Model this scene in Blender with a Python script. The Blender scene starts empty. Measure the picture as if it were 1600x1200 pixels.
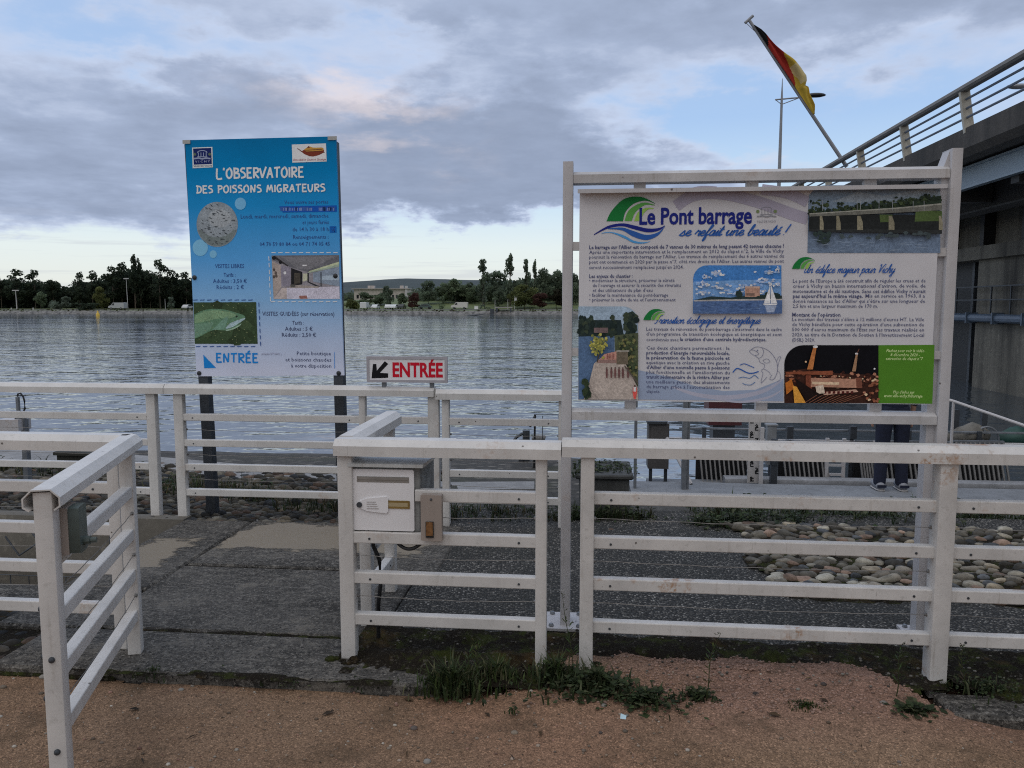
import bpy, bmesh, math, random
import numpy as np
from mathutils import Vector, Matrix
random.seed(7); RNG = np.random.default_rng(7)
R_ = math.radians
SC = bpy.context.scene
COL = SC.collection
# ------------------------------------------------------------------ camera
FPX, EYE, PITCH = 1230.0, 1.65, R_(5.7)
cam = bpy.data.cameras.new('camera'); cam.lens = 36*FPX/1600; cam.sensor_width = 36
cam.clip_start = 0.05; cam.clip_end = 8000
camo = bpy.data.objects.new('camera', cam); COL.objects.link(camo)
camo.location = (0, 0, EYE); camo.rotation_euler = (math.pi/2-PITCH, 0, 0); SC.camera = camo
# ------------------------------------------------------------------ light and sky
SUN_EL, SUN_AZ = 66, 215          # degrees; azimuth clockwise from +Y (behind the camera, to the left)
sl = bpy.data.lights.new('sun', 'SUN'); sl.energy = .6; sl.angle = R_(70); sl.color = (1.0, .92, .84)
so = bpy.data.objects.new('sun', sl); COL.objects.link(so)
so.rotation_euler = (R_(90-SUN_EL), 0, R_(180-SUN_AZ)); so.location = (0, -20, 40)
SC.view_settings.view_transform = 'Standard'; SC.view_settings.look = 'None'
SC.view_settings.exposure = 0.48; SC.view_settings.gamma = 1.0
def make_world():
    w = bpy.data.worlds.new('World'); SC.world = w; w.use_nodes = True
    nt = w.node_tree; nt.nodes.clear(); N = nt.nodes.new; L = nt.links.new
    def m(op, a, b=None, c=None, clamp=False):
        n = N('ShaderNodeMath'); n.operation = op; n.use_clamp = clamp
        for i, x in enumerate((a, b, c)):
            if x is None: continue
            if isinstance(x, (int, float)): n.inputs[i].default_value = x
            else: L(x, n.inputs[i])
        return n.outputs[0]
    def mixc(f, a, b, mode='MIX'):
        n = N('ShaderNodeMix'); n.data_type = 'RGBA'; n.blend_type = mode
        if isinstance(f, (int, float)): n.inputs[0].default_value = f
        else: L(f, n.inputs[0])
        for i, x in ((6, a), (7, b)):
            if isinstance(x, tuple): n.inputs[i].default_value = (*x, 1)
            else: L(x, n.inputs[i])
        return n.outputs[2]
    def ss(x, lo, hi):
        n = N('ShaderNodeMapRange'); n.interpolation_type = 'SMOOTHSTEP'; L(x, n.inputs[0])
        n.inputs[1].default_value = lo; n.inputs[2].default_value = hi; return n.outputs[0]
    tc = N('ShaderNodeTexCoord'); sp = N('ShaderNodeSeparateXYZ'); L(tc.outputs['Generated'], sp.inputs[0])
    x, y, z = sp.outputs
    az = m('ARCTAN2', x, y); el = m('ARCSINE', m('MAXIMUM', m('MINIMUM', z, 1.0), -1.0))
    azd = m('MULTIPLY', az, 57.29578); eld = m('MULTIPLY', el, 57.29578)
    zz = m('ADD', m('MAXIMUM', z, 0.0), 0.10)
    cb = N('ShaderNodeCombineXYZ'); L(m('DIVIDE', x, zz), cb.inputs[0]); L(m('DIVIDE', y, zz), cb.inputs[1])
    def noise(vec, sc, det, rough=.55, off=(0, 0, 0), stretch=(1, 1, 1), dist=0.0):
        mp = N('ShaderNodeMapping'); L(vec, mp.inputs[0]); mp.inputs['Location'].default_value = off
        mp.inputs['Scale'].default_value = stretch
        n = N('ShaderNodeTexNoise'); L(mp.outputs[0], n.inputs['Vector']); n.inputs['Scale'].default_value = sc
        n.inputs['Detail'].default_value = det; n.inputs['Roughness'].default_value = rough
        n.inputs['Distortion'].default_value = dist
        return n.outputs[0]
    # wobble of the direction, so that the broad cloud banks have ragged edges
    w1 = m('SUBTRACT', noise(tc.outputs['Generated'], 9, 6, .6, stretch=(1, 1, 2.4)), .5)
    w2 = m('SUBTRACT', noise(tc.outputs['Generated'], 9, 6, .6, off=(5, 3, 1), stretch=(1, 1, 2.4)), .5)
    azw = m('ADD', azd, m('MULTIPLY', w1, 16.0)); elw = m('ADD', eld, m('MULTIPLY', w2, 9.0))
    def blob(a0, e0, sa, se, amp):
        da = m('DIVIDE', m('SUBTRACT', azw, a0), sa); de = m('DIVIDE', m('SUBTRACT', elw, e0), se)
        r = m('ADD', m('MULTIPLY', da, da), m('MULTIPLY', de, de))
        return m('MULTIPLY', m('EXPONENT', m('MULTIPLY', r, -1.0)), amp)
    n1 = noise(cb.outputs[0], .85, 7, .52, off=(2.3, 1.1, 0), dist=.25)
    n2 = noise(cb.outputs[0], 2.4, 8, .58, off=(7.3, 4.1, 0), dist=.2)
    cov = m('ADD', m('MULTIPLY', n1, .9), m('MULTIPLY', n2, .55))
    cov = m('SUBTRACT', cov, .22)
    for b in ((-24, 8.2, 18, 4.6, .44), (-40, 13, 14, 8, .22), (-1, 10.8, 9, 3.6, .80), (-8, 7.4, 5.5, 2.2, .42), (8, 8.8, 10, 2.2, .42), (-20, 13, 8, 2.5, .20),
              (-4, 20, 20, 4.2, .34), (18, 17.5, 12, 3.6, .40), (30, 20, 8, 4, .25), (-34, 20, 9, 3, .22), (-10.5, 14.4, 3.6, 1.8, -.36), (-25, 16.6, 7, 1.6, -.28),
              (15, 12.2, 5, 1.8, -.30), (25, 13, 6, 3, -.18), (-9, 17.6, 7, 1.4, -.26), (3, 3.0, 20, 2.7, -1.1), (4, 14.5, 6, 1.5, .16),
              (-24, 1.8, 18, 1.9, -.9), (22, 4.5, 12, 3.5, -.7)):
        cov = m('ADD', cov, blob(*b))
    mask = ss(cov, .34, .78)
    dens = ss(cov, .55, 1.10)
    # clear sky: the physical sky warmed towards a pale horizon
    sk = N('ShaderNodeTexSky'); sk.sky_type = 'NISHITA'; sk.sun_disc = False
    sk.sun_elevation = R_(SUN_EL); sk.sun_rotation = R_(SUN_AZ)
    skc = mixc(1.0, sk.outputs[0], (.075, .075, .075), 'MULTIPLY')
    gr = N('ShaderNodeValToRGB'); L(m('DIVIDE', eld, 90.0, clamp=True), gr.inputs[0])
    e = gr.color_ramp.elements
    e[0].position = 0.0; e[0].color = (.66, .67, .63, 1); e[1].position = 1.0; e[1].color = (.40, .50, .66, 1)
    for p, c in ((.045, (.64, .70, .70, 1)), (.085, (.47, .61, .74, 1)), (.14, (.325, .47, .70, 1)), (.25, (.32, .43, .64, 1))):
        q = e.new(p); q.color = c
    clear = mixc(.22, gr.outputs[0], skc)
    # cloud body: lighter thin edges, dark slate middles, and warm lit flanks
    n3 = noise(cb.outputs[0], 4.5, 7, .6, off=(1.3, 9.1, 0))
    shade = m('ADD', m('MULTIPLY', dens, .80), m('MULTIPLY', m('SUBTRACT', n3, .5), .55), clamp=True)
    cl = N('ShaderNodeValToRGB'); L(shade, cl.inputs[0]); e = cl.color_ramp.elements
    e[0].position = 0; e[0].color = (.42, .48, .61, 1); e[1].position = 1; e[1].color = (.188, .230, .322, 1)
    q = e.new(.45); q.color = (.278, .334, .455, 1)
    pink = m('ADD', blob(-10.5, 13.6, 5.5, 1.7, 1.0), blob(-8, 11.2, 3.5, 1.4, .55), clamp=True)
    pink = m('ADD', pink, blob(17, 10.2, 4, .8, .5), clamp=True)
    pinkm = m('MULTIPLY', pink, ss(n2, .42, .60))
    skyc = mixc(mask, clear, cl.outputs[0])
    skyc = mixc(m('MULTIPLY', pinkm, .62), skyc, (.62, .54, .53))
    # thin streaks low over the far shore
    st = noise(tc.outputs['Generated'], 3.0, 6, .6, stretch=(1.5, 1.5, 40))
    stm = m('MULTIPLY', m('MULTIPLY', ss(st, .5, .68), m('SUBTRACT', 1.0, ss(eld, 3.5, 7.0))), .38)
    skyc = mixc(stm, skyc, (.37, .39, .45))
    # the bright half of the sky stands behind the camera
    back = m('MULTIPLY', ss(m('MULTIPLY', y, -1.0), -.35, .45), .75)
    skyc = mixc(back, skyc, (.43, .43, .435))
    bk = N('ShaderNodeMapRange'); L(y, bk.inputs[0]); bk.interpolation_type = 'SMOOTHSTEP'
    for i, v in ((1, .35), (2, -.6), (3, 1.0), (4, .95)): bk.inputs[i].default_value = v
    bg = N('ShaderNodeBackground'); L(skyc, bg.inputs[0]); L(bk.outputs[0], bg.inputs[1])
    out = N('ShaderNodeOutputWorld'); L(bg.outputs[0], out.inputs[0])
    w.cycles.sampling_method = 'MANUAL'; w.cycles.sample_map_resolution = 512
make_world()
SC.cycles.max_bounces = 6; SC.cycles.diffuse_bounces = 3; SC.cycles.glossy_bounces = 3
SC.cycles.transparent_max_bounces = 8; SC.cycles.caustics_reflective = False; SC.cycles.use_denoising = False; SC.cycles.pixel_filter_type = 'BLACKMAN_HARRIS'; SC.cycles.filter_width = 1.1
# ------------------------------------------------------------------ frames of reference
# Everything on this quay is square to the front fence: u runs along it, v towards the river, z up.
A = R_(5.5); O = (-0.785, 3.588); CA, SA = math.cos(A), math.sin(A)
def world(u, v, z=0.0): return (O[0]+u*CA+v*SA, O[1]-u*SA+v*CA, z)
def touv(x, y):
    dx, dy = x-O[0], y-O[1]; return dx*CA-dy*SA, dx*SA+dy*CA
def ray(px, py):
    x = (px-800)/FPX; y = -(py-600)/FPX
    return x, math.cos(PITCH)+y*math.sin(PITCH), -math.sin(PITCH)+y*math.cos(PITCH)
CU, CV = touv(0, 0)
def dirs(px, py):
    d = ray(px, py); return d[0]*CA-d[1]*SA, d[0]*SA+d[1]*CA, d[2]
def onV(px, py, v):      # point of the plane v = const read off the survey photo
    d = dirs(px, py); t = (v-CV)/d[1]; return CU+d[0]*t, v, EYE+d[2]*t
def onG(px, py, z=0.0):
    d = dirs(px, py); t = (z-EYE)/d[2]; return CU+d[0]*t, CV+d[1]*t, z
def onU(px, py, u):
    d = dirs(px, py); t = (u-CU)/d[0]; return u, CV+d[1]*t, EYE+d[2]*t
# ------------------------------------------------------------------ mesh builder
class MB:
    def __init__(s): s.v = []; s.f = []; s.m = []; s.c = []; s.mi = 0; s.col = None
    def add(s, vs, fs):
        o = len(s.v); s.v.extend([tuple(map(float, p)) for p in vs])
        for f in fs: s.f.append(tuple(i+o for i in f)); s.m.append(s.mi); s.c.append(s.col)
    def box(s, x0, x1, y0, y1, z0, z1):
        s.add([(x0,y0,z0),(x1,y0,z0),(x1,y1,z0),(x0,y1,z0),(x0,y0,z1),(x1,y0,z1),(x1,y1,z1),(x0,y1,z1)],
              [(0,3,2,1),(4,5,6,7),(0,1,5,4),(1,2,6,5),(2,3,7,6),(3,0,4,7)])
    def sweep(s, prof, pts, up=(0, 0, 1), cap=True):
        """closed profile (a, b) swept along a polyline; a is sideways, b is up"""
        up = Vector(up); n = len(prof); rings = []
        P = [Vector(p) for p in pts]
        for i, p in enumerate(P):
            t = (P[min(i+1, len(P)-1)]-P[max(i-1, 0)]).normalized()
            sd = t.cross(up)
            if sd.length < 1e-4: sd = t.cross(Vector((0, 1, 0)))
            sd.normalize(); w = sd.cross(t).normalized()
            k = prof[i] if isinstance(prof[0][0], (tuple, list)) else prof
            rings.append([p+sd*a+w*b for a, b in k])
        n = len(rings[0]); vs = [q for r in rings for q in r]; fs = []
        for i in range(len(P)-1):
            for j in range(n):
                k = (j+1) % n; fs.append((i*n+j, i*n+k, (i+1)*n+k, (i+1)*n+j))
        if cap: fs.append(tuple(reversed(range(n)))); fs.append(tuple((len(P)-1)*n+j for j in range(n)))
        s.add(vs, fs)
    def tube(s, pts, r, n=8):
        rr = r if isinstance(r, (list, tuple)) else [r]*len(pts)
        prof = [[(q*math.cos(2*math.pi*k/n), q*math.sin(2*math.pi*k/n)) for k in range(n)] for q in rr]
        s.sweep(prof, pts)
    def rbar(s, p, q, w, h, r=.006, up=(0, 0, 1)):
        s.sweep(rrect(w, h, r), [p, q], up)
    def ball(s, c, r, n=8, m=5, sq=(1, 1, 1)):
        vs = [(c[0], c[1], c[2]-r*sq[2])]; 
        for i in range(1, m):
            a = -math.pi/2+math.pi*i/m
            for j in range(n):
                b = 2*math.pi*j/n
                vs.append((c[0]+r*sq[0]*math.cos(a)*math.cos(b), c[1]+r*sq[1]*math.cos(a)*math.sin(b), c[2]+r*sq[2]*math.sin(a)))
        vs.append((c[0], c[1], c[2]+r*sq[2])); fs = []
        for j in range(n):
            fs.append((0, 1+(j+1) % n, 1+j)); fs.append((len(vs)-1, 1+(m-2)*n+j, 1+(m-2)*n+(j+1) % n))
            for i in range(m-2): fs.append((1+i*n+j, 1+i*n+(j+1) % n, 1+(i+1)*n+(j+1) % n, 1+(i+1)*n+j))
        s.add(vs, fs)
    def build(s, name, mats, parent=None, origin=None, smooth=35):
        org = parent.get('_o') if parent is not None and origin is None else origin
        org = tuple(org) if org is not None else (0, 0, 0)
        me = bpy.data.meshes.new(name)
        V = np.array(s.v, dtype=float)-np.array(org)
        me.from_pydata(V.tolist(), [], s.f)
        mats = mats if isinstance(mats, (list, tuple)) else [mats]
        for k in mats: me.materials.append(k)
        if len(mats) > 1: me.polygons.foreach_set('material_index', s.m)
        if any(c is not None for c in s.c):
            at = me.color_attributes.new('Col', 'FLOAT_COLOR', 'CORNER')
            arr = np.ones((len(me.loops), 4), dtype=np.float32); i = 0
            for f, c in zip(s.f, s.c):
                if c is not None: arr[i:i+len(f), :3] = c
                i += len(f)
            at.data.foreach_set('color', arr.ravel())
        if smooth:
            me.polygons.foreach_set('use_smooth', [True]*len(me.polygons)); me.set_sharp_from_angle(angle=R_(smooth))
        me.update()
        o = bpy.data.objects.new(name, me); COL.objects.link(o)
        if parent is not None: o.parent = parent; o['_o'] = org
        else: o.location = world(*org); o.rotation_euler = (0, 0, -A)
        return o
def rrect(w, h, r):
    a, b = w/2, h/2; k = r*.3
    return [(-a+r,-b),(a-r,-b),(a-k,-b+k),(a,-b+r),(a,b-r),(a-k,b-k),(a-r,b),(-a+r,b),(-a+k,b-k),(-a,b-r),(-a,-b+r),(-a+k,-b+k)]
def tag(o, label, cat, group=None, kind=None):
    o['label'] = label; o['category'] = cat
    if group: o['group'] = group
    if kind: o['kind'] = kind
    return o
def thing(name, label, cat, u, v, z=0.0, group=None, rot=0.0, local=False):
    o = bpy.data.objects.new(name, None); COL.objects.link(o); o.empty_display_size = .1
    o.location = world(u, v, z); o.rotation_euler = (0, 0, -A+rot)
    o['_o'] = (0, 0, 0) if local else (u, v, z)
    return tag(o, label, cat, group)
def structure(o): o['kind'] = 'structure'; return o
def stuff(o, label=None, cat=None):
    o['kind'] = 'stuff'
    if label: o['label'] = label
    if cat: o['category'] = cat
    return o
def copy_tree(o, parent=None):
    c = o.copy(); COL.objects.link(c)
    if parent is not None: c.parent = parent
    for ch in [k for k in o.children]: copy_tree(ch, c)
    return c
def lin(r, g, b):
    return tuple(((c/255)/12.92 if c <= 10 else ((c/255+.055)/1.055)**2.4) for c in (r, g, b))
# ------------------------------------------------------------------ materials
MATS = {}
class NT:
    def __init__(s, name):
        s.m = bpy.data.materials.new(name); s.m.use_nodes = True; s.t = s.m.node_tree
        s.b = s.t.nodes['Principled BSDF']; MATS[name] = s.m
        s.geo = None
    def n(s, k): return s.t.nodes.new(k)
    def l(s, a, b): s.t.links.new(a, b)
    def pos(s, sc=(1, 1, 1), obj=False):
        if obj: k = s.n('ShaderNodeTexCoord').outputs['Object']
        else: k = s.n('ShaderNodeNewGeometry').outputs['Position']
        mp = s.n('ShaderNodeMapping'); s.l(k, mp.inputs[0]); mp.inputs['Scale'].default_value = sc
        return mp.outputs[0]
    def noise(s, sc, det=4, rough=.55, v=None, out=0):
        k = s.n('ShaderNodeTexNoise'); s.l(v if v is not None else s.pos(), k.inputs['Vector'])
        k.inputs['Scale'].default_value = sc; k.inputs['Detail'].default_value = det; k.inputs['Roughness'].default_value = rough
        return k.outputs[out]
    def vor(s, sc, v=None, feat='F1', out='Distance', rnd=1.0):
        k = s.n('ShaderNodeTexVoronoi'); k.feature = feat; s.l(v if v is not None else s.pos(), k.inputs['Vector'])
        k.inputs['Scale'].default_value = sc; k.inputs['Randomness'].default_value = rnd; return k.outputs[out]
    def ramp(s, f, stops):
        k = s.n('ShaderNodeValToRGB'); s.l(f, k.inputs[0]); e = k.color_ramp.elements
        while len(e) < len(stops): e.new(.5)
        for i, (p, c) in enumerate(stops):
            e[i].position = p; e[i].color = (*c, 1) if isinstance(c, tuple) else (c, c, c, 1)
        return k.outputs[0]
    def mix(s, f, a, b, mode='MIX'):
        k = s.n('ShaderNodeMix'); k.data_type = 'RGBA'; k.blend_type = mode
        if isinstance(f, (int, float)): k.inputs[0].default_value = f
        else: s.l(f, k.inputs[0])
        for i, x in ((6, a), (7, b)):
            if isinstance(x, tuple): k.inputs[i].default_value = (*x, 1)
            else: s.l(x, k.inputs[i])
        return k.outputs[2]
    def math(s, op, a, b=0.0, clamp=False):
        k = s.n('ShaderNodeMath'); k.operation = op; k.use_clamp = clamp
        for i, x in ((0, a), (1, b)):
            if isinstance(x, (int, float)): k.inputs[i].default_value = x
            else: s.l(x, k.inputs[i])
        return k.outputs[0]
    def attr(s):
        k = s.n('ShaderNodeAttribute'); k.attribute_name = 'Col'; return k.outputs['Color']
    def base(s, c):
        if isinstance(c, tuple): s.b.inputs['Base Color'].default_value = (*c, 1)
        else: s.l(c, s.b.inputs['Base Color'])
    def rough(s, r):
        if isinstance(r, (int, float)): s.b.inputs['Roughness'].default_value = r
        else: s.l(r, s.b.inputs['Roughness'])
    def bump(s, h, strength=.3, dist=.01):
        k = s.n('ShaderNodeBump'); k.inputs['Strength'].default_value = strength; k.inputs['Distance'].default_value = dist
        s.l(h, k.inputs['Height']); s.l(k.outputs[0], s.b.inputs['Normal'])
    def spec(s, v): s.b.inputs['Specular IOR Level'].default_value = v
    def metal(s, v): s.b.inputs['Metallic'].default_value = v
def simple(name, c, rough=.5, var=.25, sc=6, metal=0, bump=0, spec=.5):
    k = NT(name); n = k.noise(sc, 5, .6)
    k.base(k.mix(k.ramp(n, [(.3, 0.0), (.7, 1.0)]), tuple(x*(1-var) for x in c), tuple(min(1, x*(1+var)) for x in c)))
    k.rough(rough); k.metal(metal); k.spec(spec)
    if bump: k.bump(n, bump, .01)
    return k.m
def mk_white(name, c, rust=.5, grime=.5):
    k = NT(name)
    n = k.noise(5, 6, .65); n2 = k.noise(45, 4, .6); n3 = k.noise(2.2, 5, .7)
    col = k.mix(k.ramp(n, [(.35, 0.0), (.75, 1.0)]), c, tuple(x*(1-.28*grime) for x in c))
    col = k.mix(k.ramp(n2, [(.58, 0.0), (.72, .45*grime)]), col, (.30, .29, .26))
    # flaking rust blooms and dark chips
    r1 = k.math('MULTIPLY', k.ramp(n3, [(.62-.05*min(1, rust), 0.0), (.70-.05*min(1, rust), 1.0)]), k.ramp(k.noise(26, 5, .7), [(.46, 0.0), (.56, 1.0)]))
    col = k.mix(k.math('MULTIPLY', r1, min(.95, .75*rust)), col, (.36, .19, .085))
    ch = k.math('ADD', k.vor(9.0), k.math('MULTIPLY', k.math('SUBTRACT', k.noise(70, 4, .7), .5), .16)); col = k.mix(k.ramp(ch, [(.035, .85), (.06, 0.0)]), col, (.06, .045, .038))
    dr = k.noise(9, 6, .7, k.pos((4, 4, .22))); col = k.mix(k.ramp(dr, [(.58, 0.0), (.70, .38*grime)]), col, (.27, .235, .19))
    sc = k.noise(14, 6, .75, k.pos((3.5, 3.5, .5)))
    col = k.mix(k.ramp(sc, [(.67, 0.0), (.70, .55)]), col, (.16, .14, .12))
    k.base(col); k.rough(.42); k.spec(.4)
    k.bump(k.noise(30, 4), .12, .004)
    return k.m
PAINT = mk_white('white_paint', (.66, .64, .615), rust=.4, grime=.7)
PAINT_R = mk_white('rusting_white_paint', (.66, .64, .615), rust=1.5, grime=.9)
PAINT_B = mk_white('grey_white_paint', (.54, .525, .53), rust=.25, grime=.5)
PAINT_C = mk_white('dull_white_paint', (.56, .54, .53), rust=.4, grime=1.1)
STEEL = simple('galvanised_steel', (.20, .215, .235), .45, .2, 12, .35)
DARKSTEEL = simple('dark_steel', (.055, .062, .072), .5, .3, 10, .3)
DEEP_BLACK = simple('black_rubber_and_shade', (.012, .012, .013), .55, .2, 10)
BLACKP = simple('black_plastic', (.016, .017, .018), .4, .2, 10)
BEIGE = simple('beige_enamel', (.33, .28, .245), .4, .1, 9)
GREENBOX = simple('green_grey_enamel', (.075, .098, .088), .38, .15, 12)
BRASS = simple('brass', (.34, .24, .08), .35, .2, 14, .6)
AMBER = simple('amber_plastic', (.20, .095, .035), .35, .5, 40)
MAILW = simple('mailbox_enamel', (.80, .79, .80), .3, .04, 4)
SLOTG = simple('slot_metal', (.33, .32, .30), .35, .15, 12, .5)
WIRE = simple('wire_steel', (.22, .21, .20), .4, .1, 10, .5)
NAVY = simple('navy_cloth', (.010, .014, .034), .85, .25, 25)
SKIN = simple('skin', (.42, .24, .17), .5, .06, 10)
HAIRM = simple('brown_hair', (.035, .02, .012), .6, .3, 60)
SHOE = simple('pale_shoe', (.26, .27, .30), .6, .15, 30)
CORR = simple('sun_bleached_plastic', (.42, .42, .40), .5, .1, 10)
MAROON = simple('maroon_paint', (.075, .016, .020), .5, .3, 8)
BLUEPIPE = simple('blue_grey_pipe', (.10, .135, .185), .45, .2, 5)
YELLOW = simple('yellow_plastic', (.65, .43, .05), .4, .1, 5)
TEAL = simple('teal_tarpaulin', (.015, .06, .048), .6, .3, 5)
GIRDER = simple('blue_girder_paint', (.30, .37, .43), .5, .08, 1.5)
BRPOST = simple('bridge_cream_paint', (.46, .43, .36), .5, .12, 3)
BRRAIL = simple('bridge_rail_paint', (.215, .20, .18), .5, .2, 3)
BRBAR = simple('bridge_bar_paint', (.13, .16, .21), .5, .15, 3)
LAMPM = simple('lamp_column_paint', (.24, .25, .27), .45, .15, 3)
def mk_concrete(name, c, sc=3, streak=0, dark=(.02, .019, .017), damp=.5):
    k = NT(name); n = k.noise(sc, 8, .68); n2 = k.noise(sc*14, 4, .6)
    col = k.mix(k.ramp(n, [(.35, 0.0), (.68, 1.0)]), tuple(x*.62 for x in c), c)
    col = k.mix(k.ramp(n2, [(.55, 0.0), (.72, .5)]), col, tuple(min(1, x*1.6) for x in c))
    if streak:
        s = k.noise(streak, 6, .7, k.pos((1, 1, .07)))
        col = k.mix(k.ramp(s, [(.42, 0.0), (.66, .9)]), col, dark)
    k.base(col); k.rough(.8); k.bump(k.math('ADD', n, k.math('MULTIPLY', n2, .4)), .35, .012)
    return k.m
CONC = mk_concrete('pale_concrete', (.30, .295, .29), 4)
CONCWET = mk_concrete('damp_bluish_concrete', (.25, .265, .285), 3); 
CONCWALL = mk_concrete('streaked_concrete', (.22, .20, .16), .6, 1.0, (.025, .022, .018))
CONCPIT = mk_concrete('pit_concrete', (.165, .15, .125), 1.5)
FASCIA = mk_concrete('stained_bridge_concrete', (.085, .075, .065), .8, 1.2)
SOFFIT = mk_concrete('dark_soffit_concrete', (.055, .055, .055), .7)  # plain dark grey concrete for the underside of the bridge
# ------------------------------------------------------------------ water
def mk_water():
    k = NT('lake_water'); k.base((.070, .086, .100)); k.rough(.05); k.spec(1.0); k.b.inputs['IOR'].default_value = 2.6
    a = k.noise(1.5, 2, .5, k.pos((.75, 1.0, 1))); b = k.noise(.5, 2, .5, k.pos((.8, 1.0, 1))); c = k.noise(.17, 2, .5, k.pos((.7, 1, 1))); d = k.noise(5.0, 2, .5, k.pos((.6, 1.0, 1)))
    calm = k.ramp(k.noise(.022, 3, .5, k.pos((.5, 1.2, 1))), [(.38, .55), (.60, 1.15)])
    h = k.math('ADD', k.math('MULTIPLY', a, .070), k.math('MULTIPLY', b, .095)); h = k.math('ADD', h, k.math('MULTIPLY', c, .10)); h = k.math('ADD', h, k.math('MULTIPLY', d, .012))
    h = k.math('MULTIPLY', h, calm)
    k.bump(h, 1.0, 1.0)
    return k.m
WATER = mk_water()
def mk_puddle():
    k = NT('muddy_puddle'); n = k.noise(2.2, 6, .6)
    k.base(k.mix(n, (.22, .18, .13), (.15, .125, .092))); k.rough(.6); k.spec(.25); k.bump(k.noise(40, 3), .05, .002); return k.m
PUDDLE = mk_puddle()
# ------------------------------------------------------------------ ground materials
def mk_gravel():
    k = NT('tan_gravel')
    n = k.noise(1.1, 6, .65); f = k.noise(210, 3, .7); v = k.vor(190, out='Color'); v2 = k.vor(190); cr = k.noise(48, 4, .65)
    big = k.noise(.55, 4, .55)
    col = k.mix(k.ramp(n, [(.35, 0.0), (.65, 1.0)]), (.235, .147, .092), (.298, .195, .126))
    col = k.mix(k.ramp(big, [(.48, 0.0), (.62, .6)]), col, (.33, .178, .114))
    sp = k.n('ShaderNodeSeparateXYZ'); k.l(k.n('ShaderNodeNewGeometry').outputs['Position'], sp.inputs[0])
    px = k.math('MULTIPLY', k.ramp(k.math('ADD', k.math('MULTIPLY', sp.outputs[0], .4), k.math('MULTIPLY', n, .3)), [(.22, 0.0), (.50, 1.0)]), k.ramp(k.math('MULTIPLY', sp.outputs[1], .25), [(.70, 0.0), (.78, 1.0)]))
    col = k.mix(k.math('MULTIPLY', px, .8), col, (.31, .185, .138))
    sep = k.n('ShaderNodeSeparateColor'); k.l(v, sep.inputs[0])
    col = k.mix(.8, col, k.ramp(sep.outputs[0], [(0.0, .45), (.5, .95), (.86, 1.15), (1.0, 1.9)]), 'MULTIPLY')
    col = k.mix(k.ramp(f, [(.60, 0.0), (.72, .6)]), col, (.05, .036, .026))
    col = k.mix(k.ramp(cr, [(.55, 0.0), (.66, .65)]), col, (.10, .068, .047))
    dirt = k.noise(3.1, 7, .7); col = k.mix(k.ramp(dirt, [(.52, 0.0), (.66, .6)]), col, (.085, .060, .038))
    k.base(col); k.rough(.9); k.spec(.15)
    k.bump(k.math('ADD', k.math('ADD', k.math('MULTIPLY', v2, -.6), f), k.math('MULTIPLY', cr, 1.2)), .8, .006); return k.m
GRAVEL = mk_gravel()
def mk_slab():
    k = NT('weathered_slab'); n = k.noise(1.7, 8, .72); f = k.noise(55, 5, .75); s = k.noise(13, 9, .8, k.pos((1, 1.6, 1)))
    col = k.mix(k.ramp(n, [(.40, 0.0), (.60, 1.0)]), (.044, .041, .037), (.105, .098, .089))
    col = k.mix(k.ramp(s, [(.49, 0.0), (.60, .8)]), col, (.20, .185, .162))
    col = k.mix(k.ramp(f, [(.53, 0.0), (.62, .85)]), col, (.27, .252, .225))
    col = k.mix(k.ramp(k.noise(70, 4, .75), [(.54, 0.0), (.62, .95)]), col, (.016, .015, .014))
    st = k.noise(3.4, 8, .78); col = k.mix(k.ramp(st, [(.57, 0.0), (.63, .6)]), col, (.19, .172, .145))
    # films of dried mud standing on the slabs
    sp = k.n('ShaderNodeSeparateXYZ'); k.l(k.n('ShaderNodeNewGeometry').outputs['Position'], sp.inputs[0])
    dx = k.math('SUBTRACT', sp.outputs[0], O[0]); dy = k.math('SUBTRACT', sp.outputs[1], O[1])
    u = k.math('SUBTRACT', k.math('MULTIPLY', dx, CA), k.math('MULTIPLY', dy, SA)); v = k.math('ADD', k.math('MULTIPLY', dx, SA), k.math('MULTIPLY', dy, CA))
    e = k.math('MULTIPLY', k.math('SUBTRACT', k.noise(3.2, 8, .7, k.pos((1, 1.9, 1))), .5), .85); mk = None
    for (u0, u1, v0, v1) in ((-1.40, .06, 1.50, 2.15), (-1.93, -1.58, 1.06, 1.72)):
        d = k.math('MINIMUM', k.math('MINIMUM', k.math('SUBTRACT', u, u0), k.math('SUBTRACT', u1, u)), k.math('MINIMUM', k.math('SUBTRACT', v, v0), k.math('SUBTRACT', v1, v)))
        q = k.ramp(k.math('ADD', k.math('MULTIPLY', d, 1.6), k.math('ADD', e, .0)), [(0.0, 0.0), (.05, 1.0)]); mk = q if mk is None else k.math('MAXIMUM', mk, q)
    col = k.mix(k.math('MULTIPLY', mk, .92), col, k.mix(n, (.26, .215, .155), (.19, .158, .115)))
    k.base(col); k.rough(k.math('SUBTRACT', .88, k.math('MULTIPLY', mk, .35))); k.spec(.25); k.bump(k.math('MULTIPLY', k.math('ADD', f, s), k.math('SUBTRACT', 1.0, k.math('MULTIPLY', mk, .9))), .9, .012); return k.m
SLAB = mk_slab()
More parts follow.
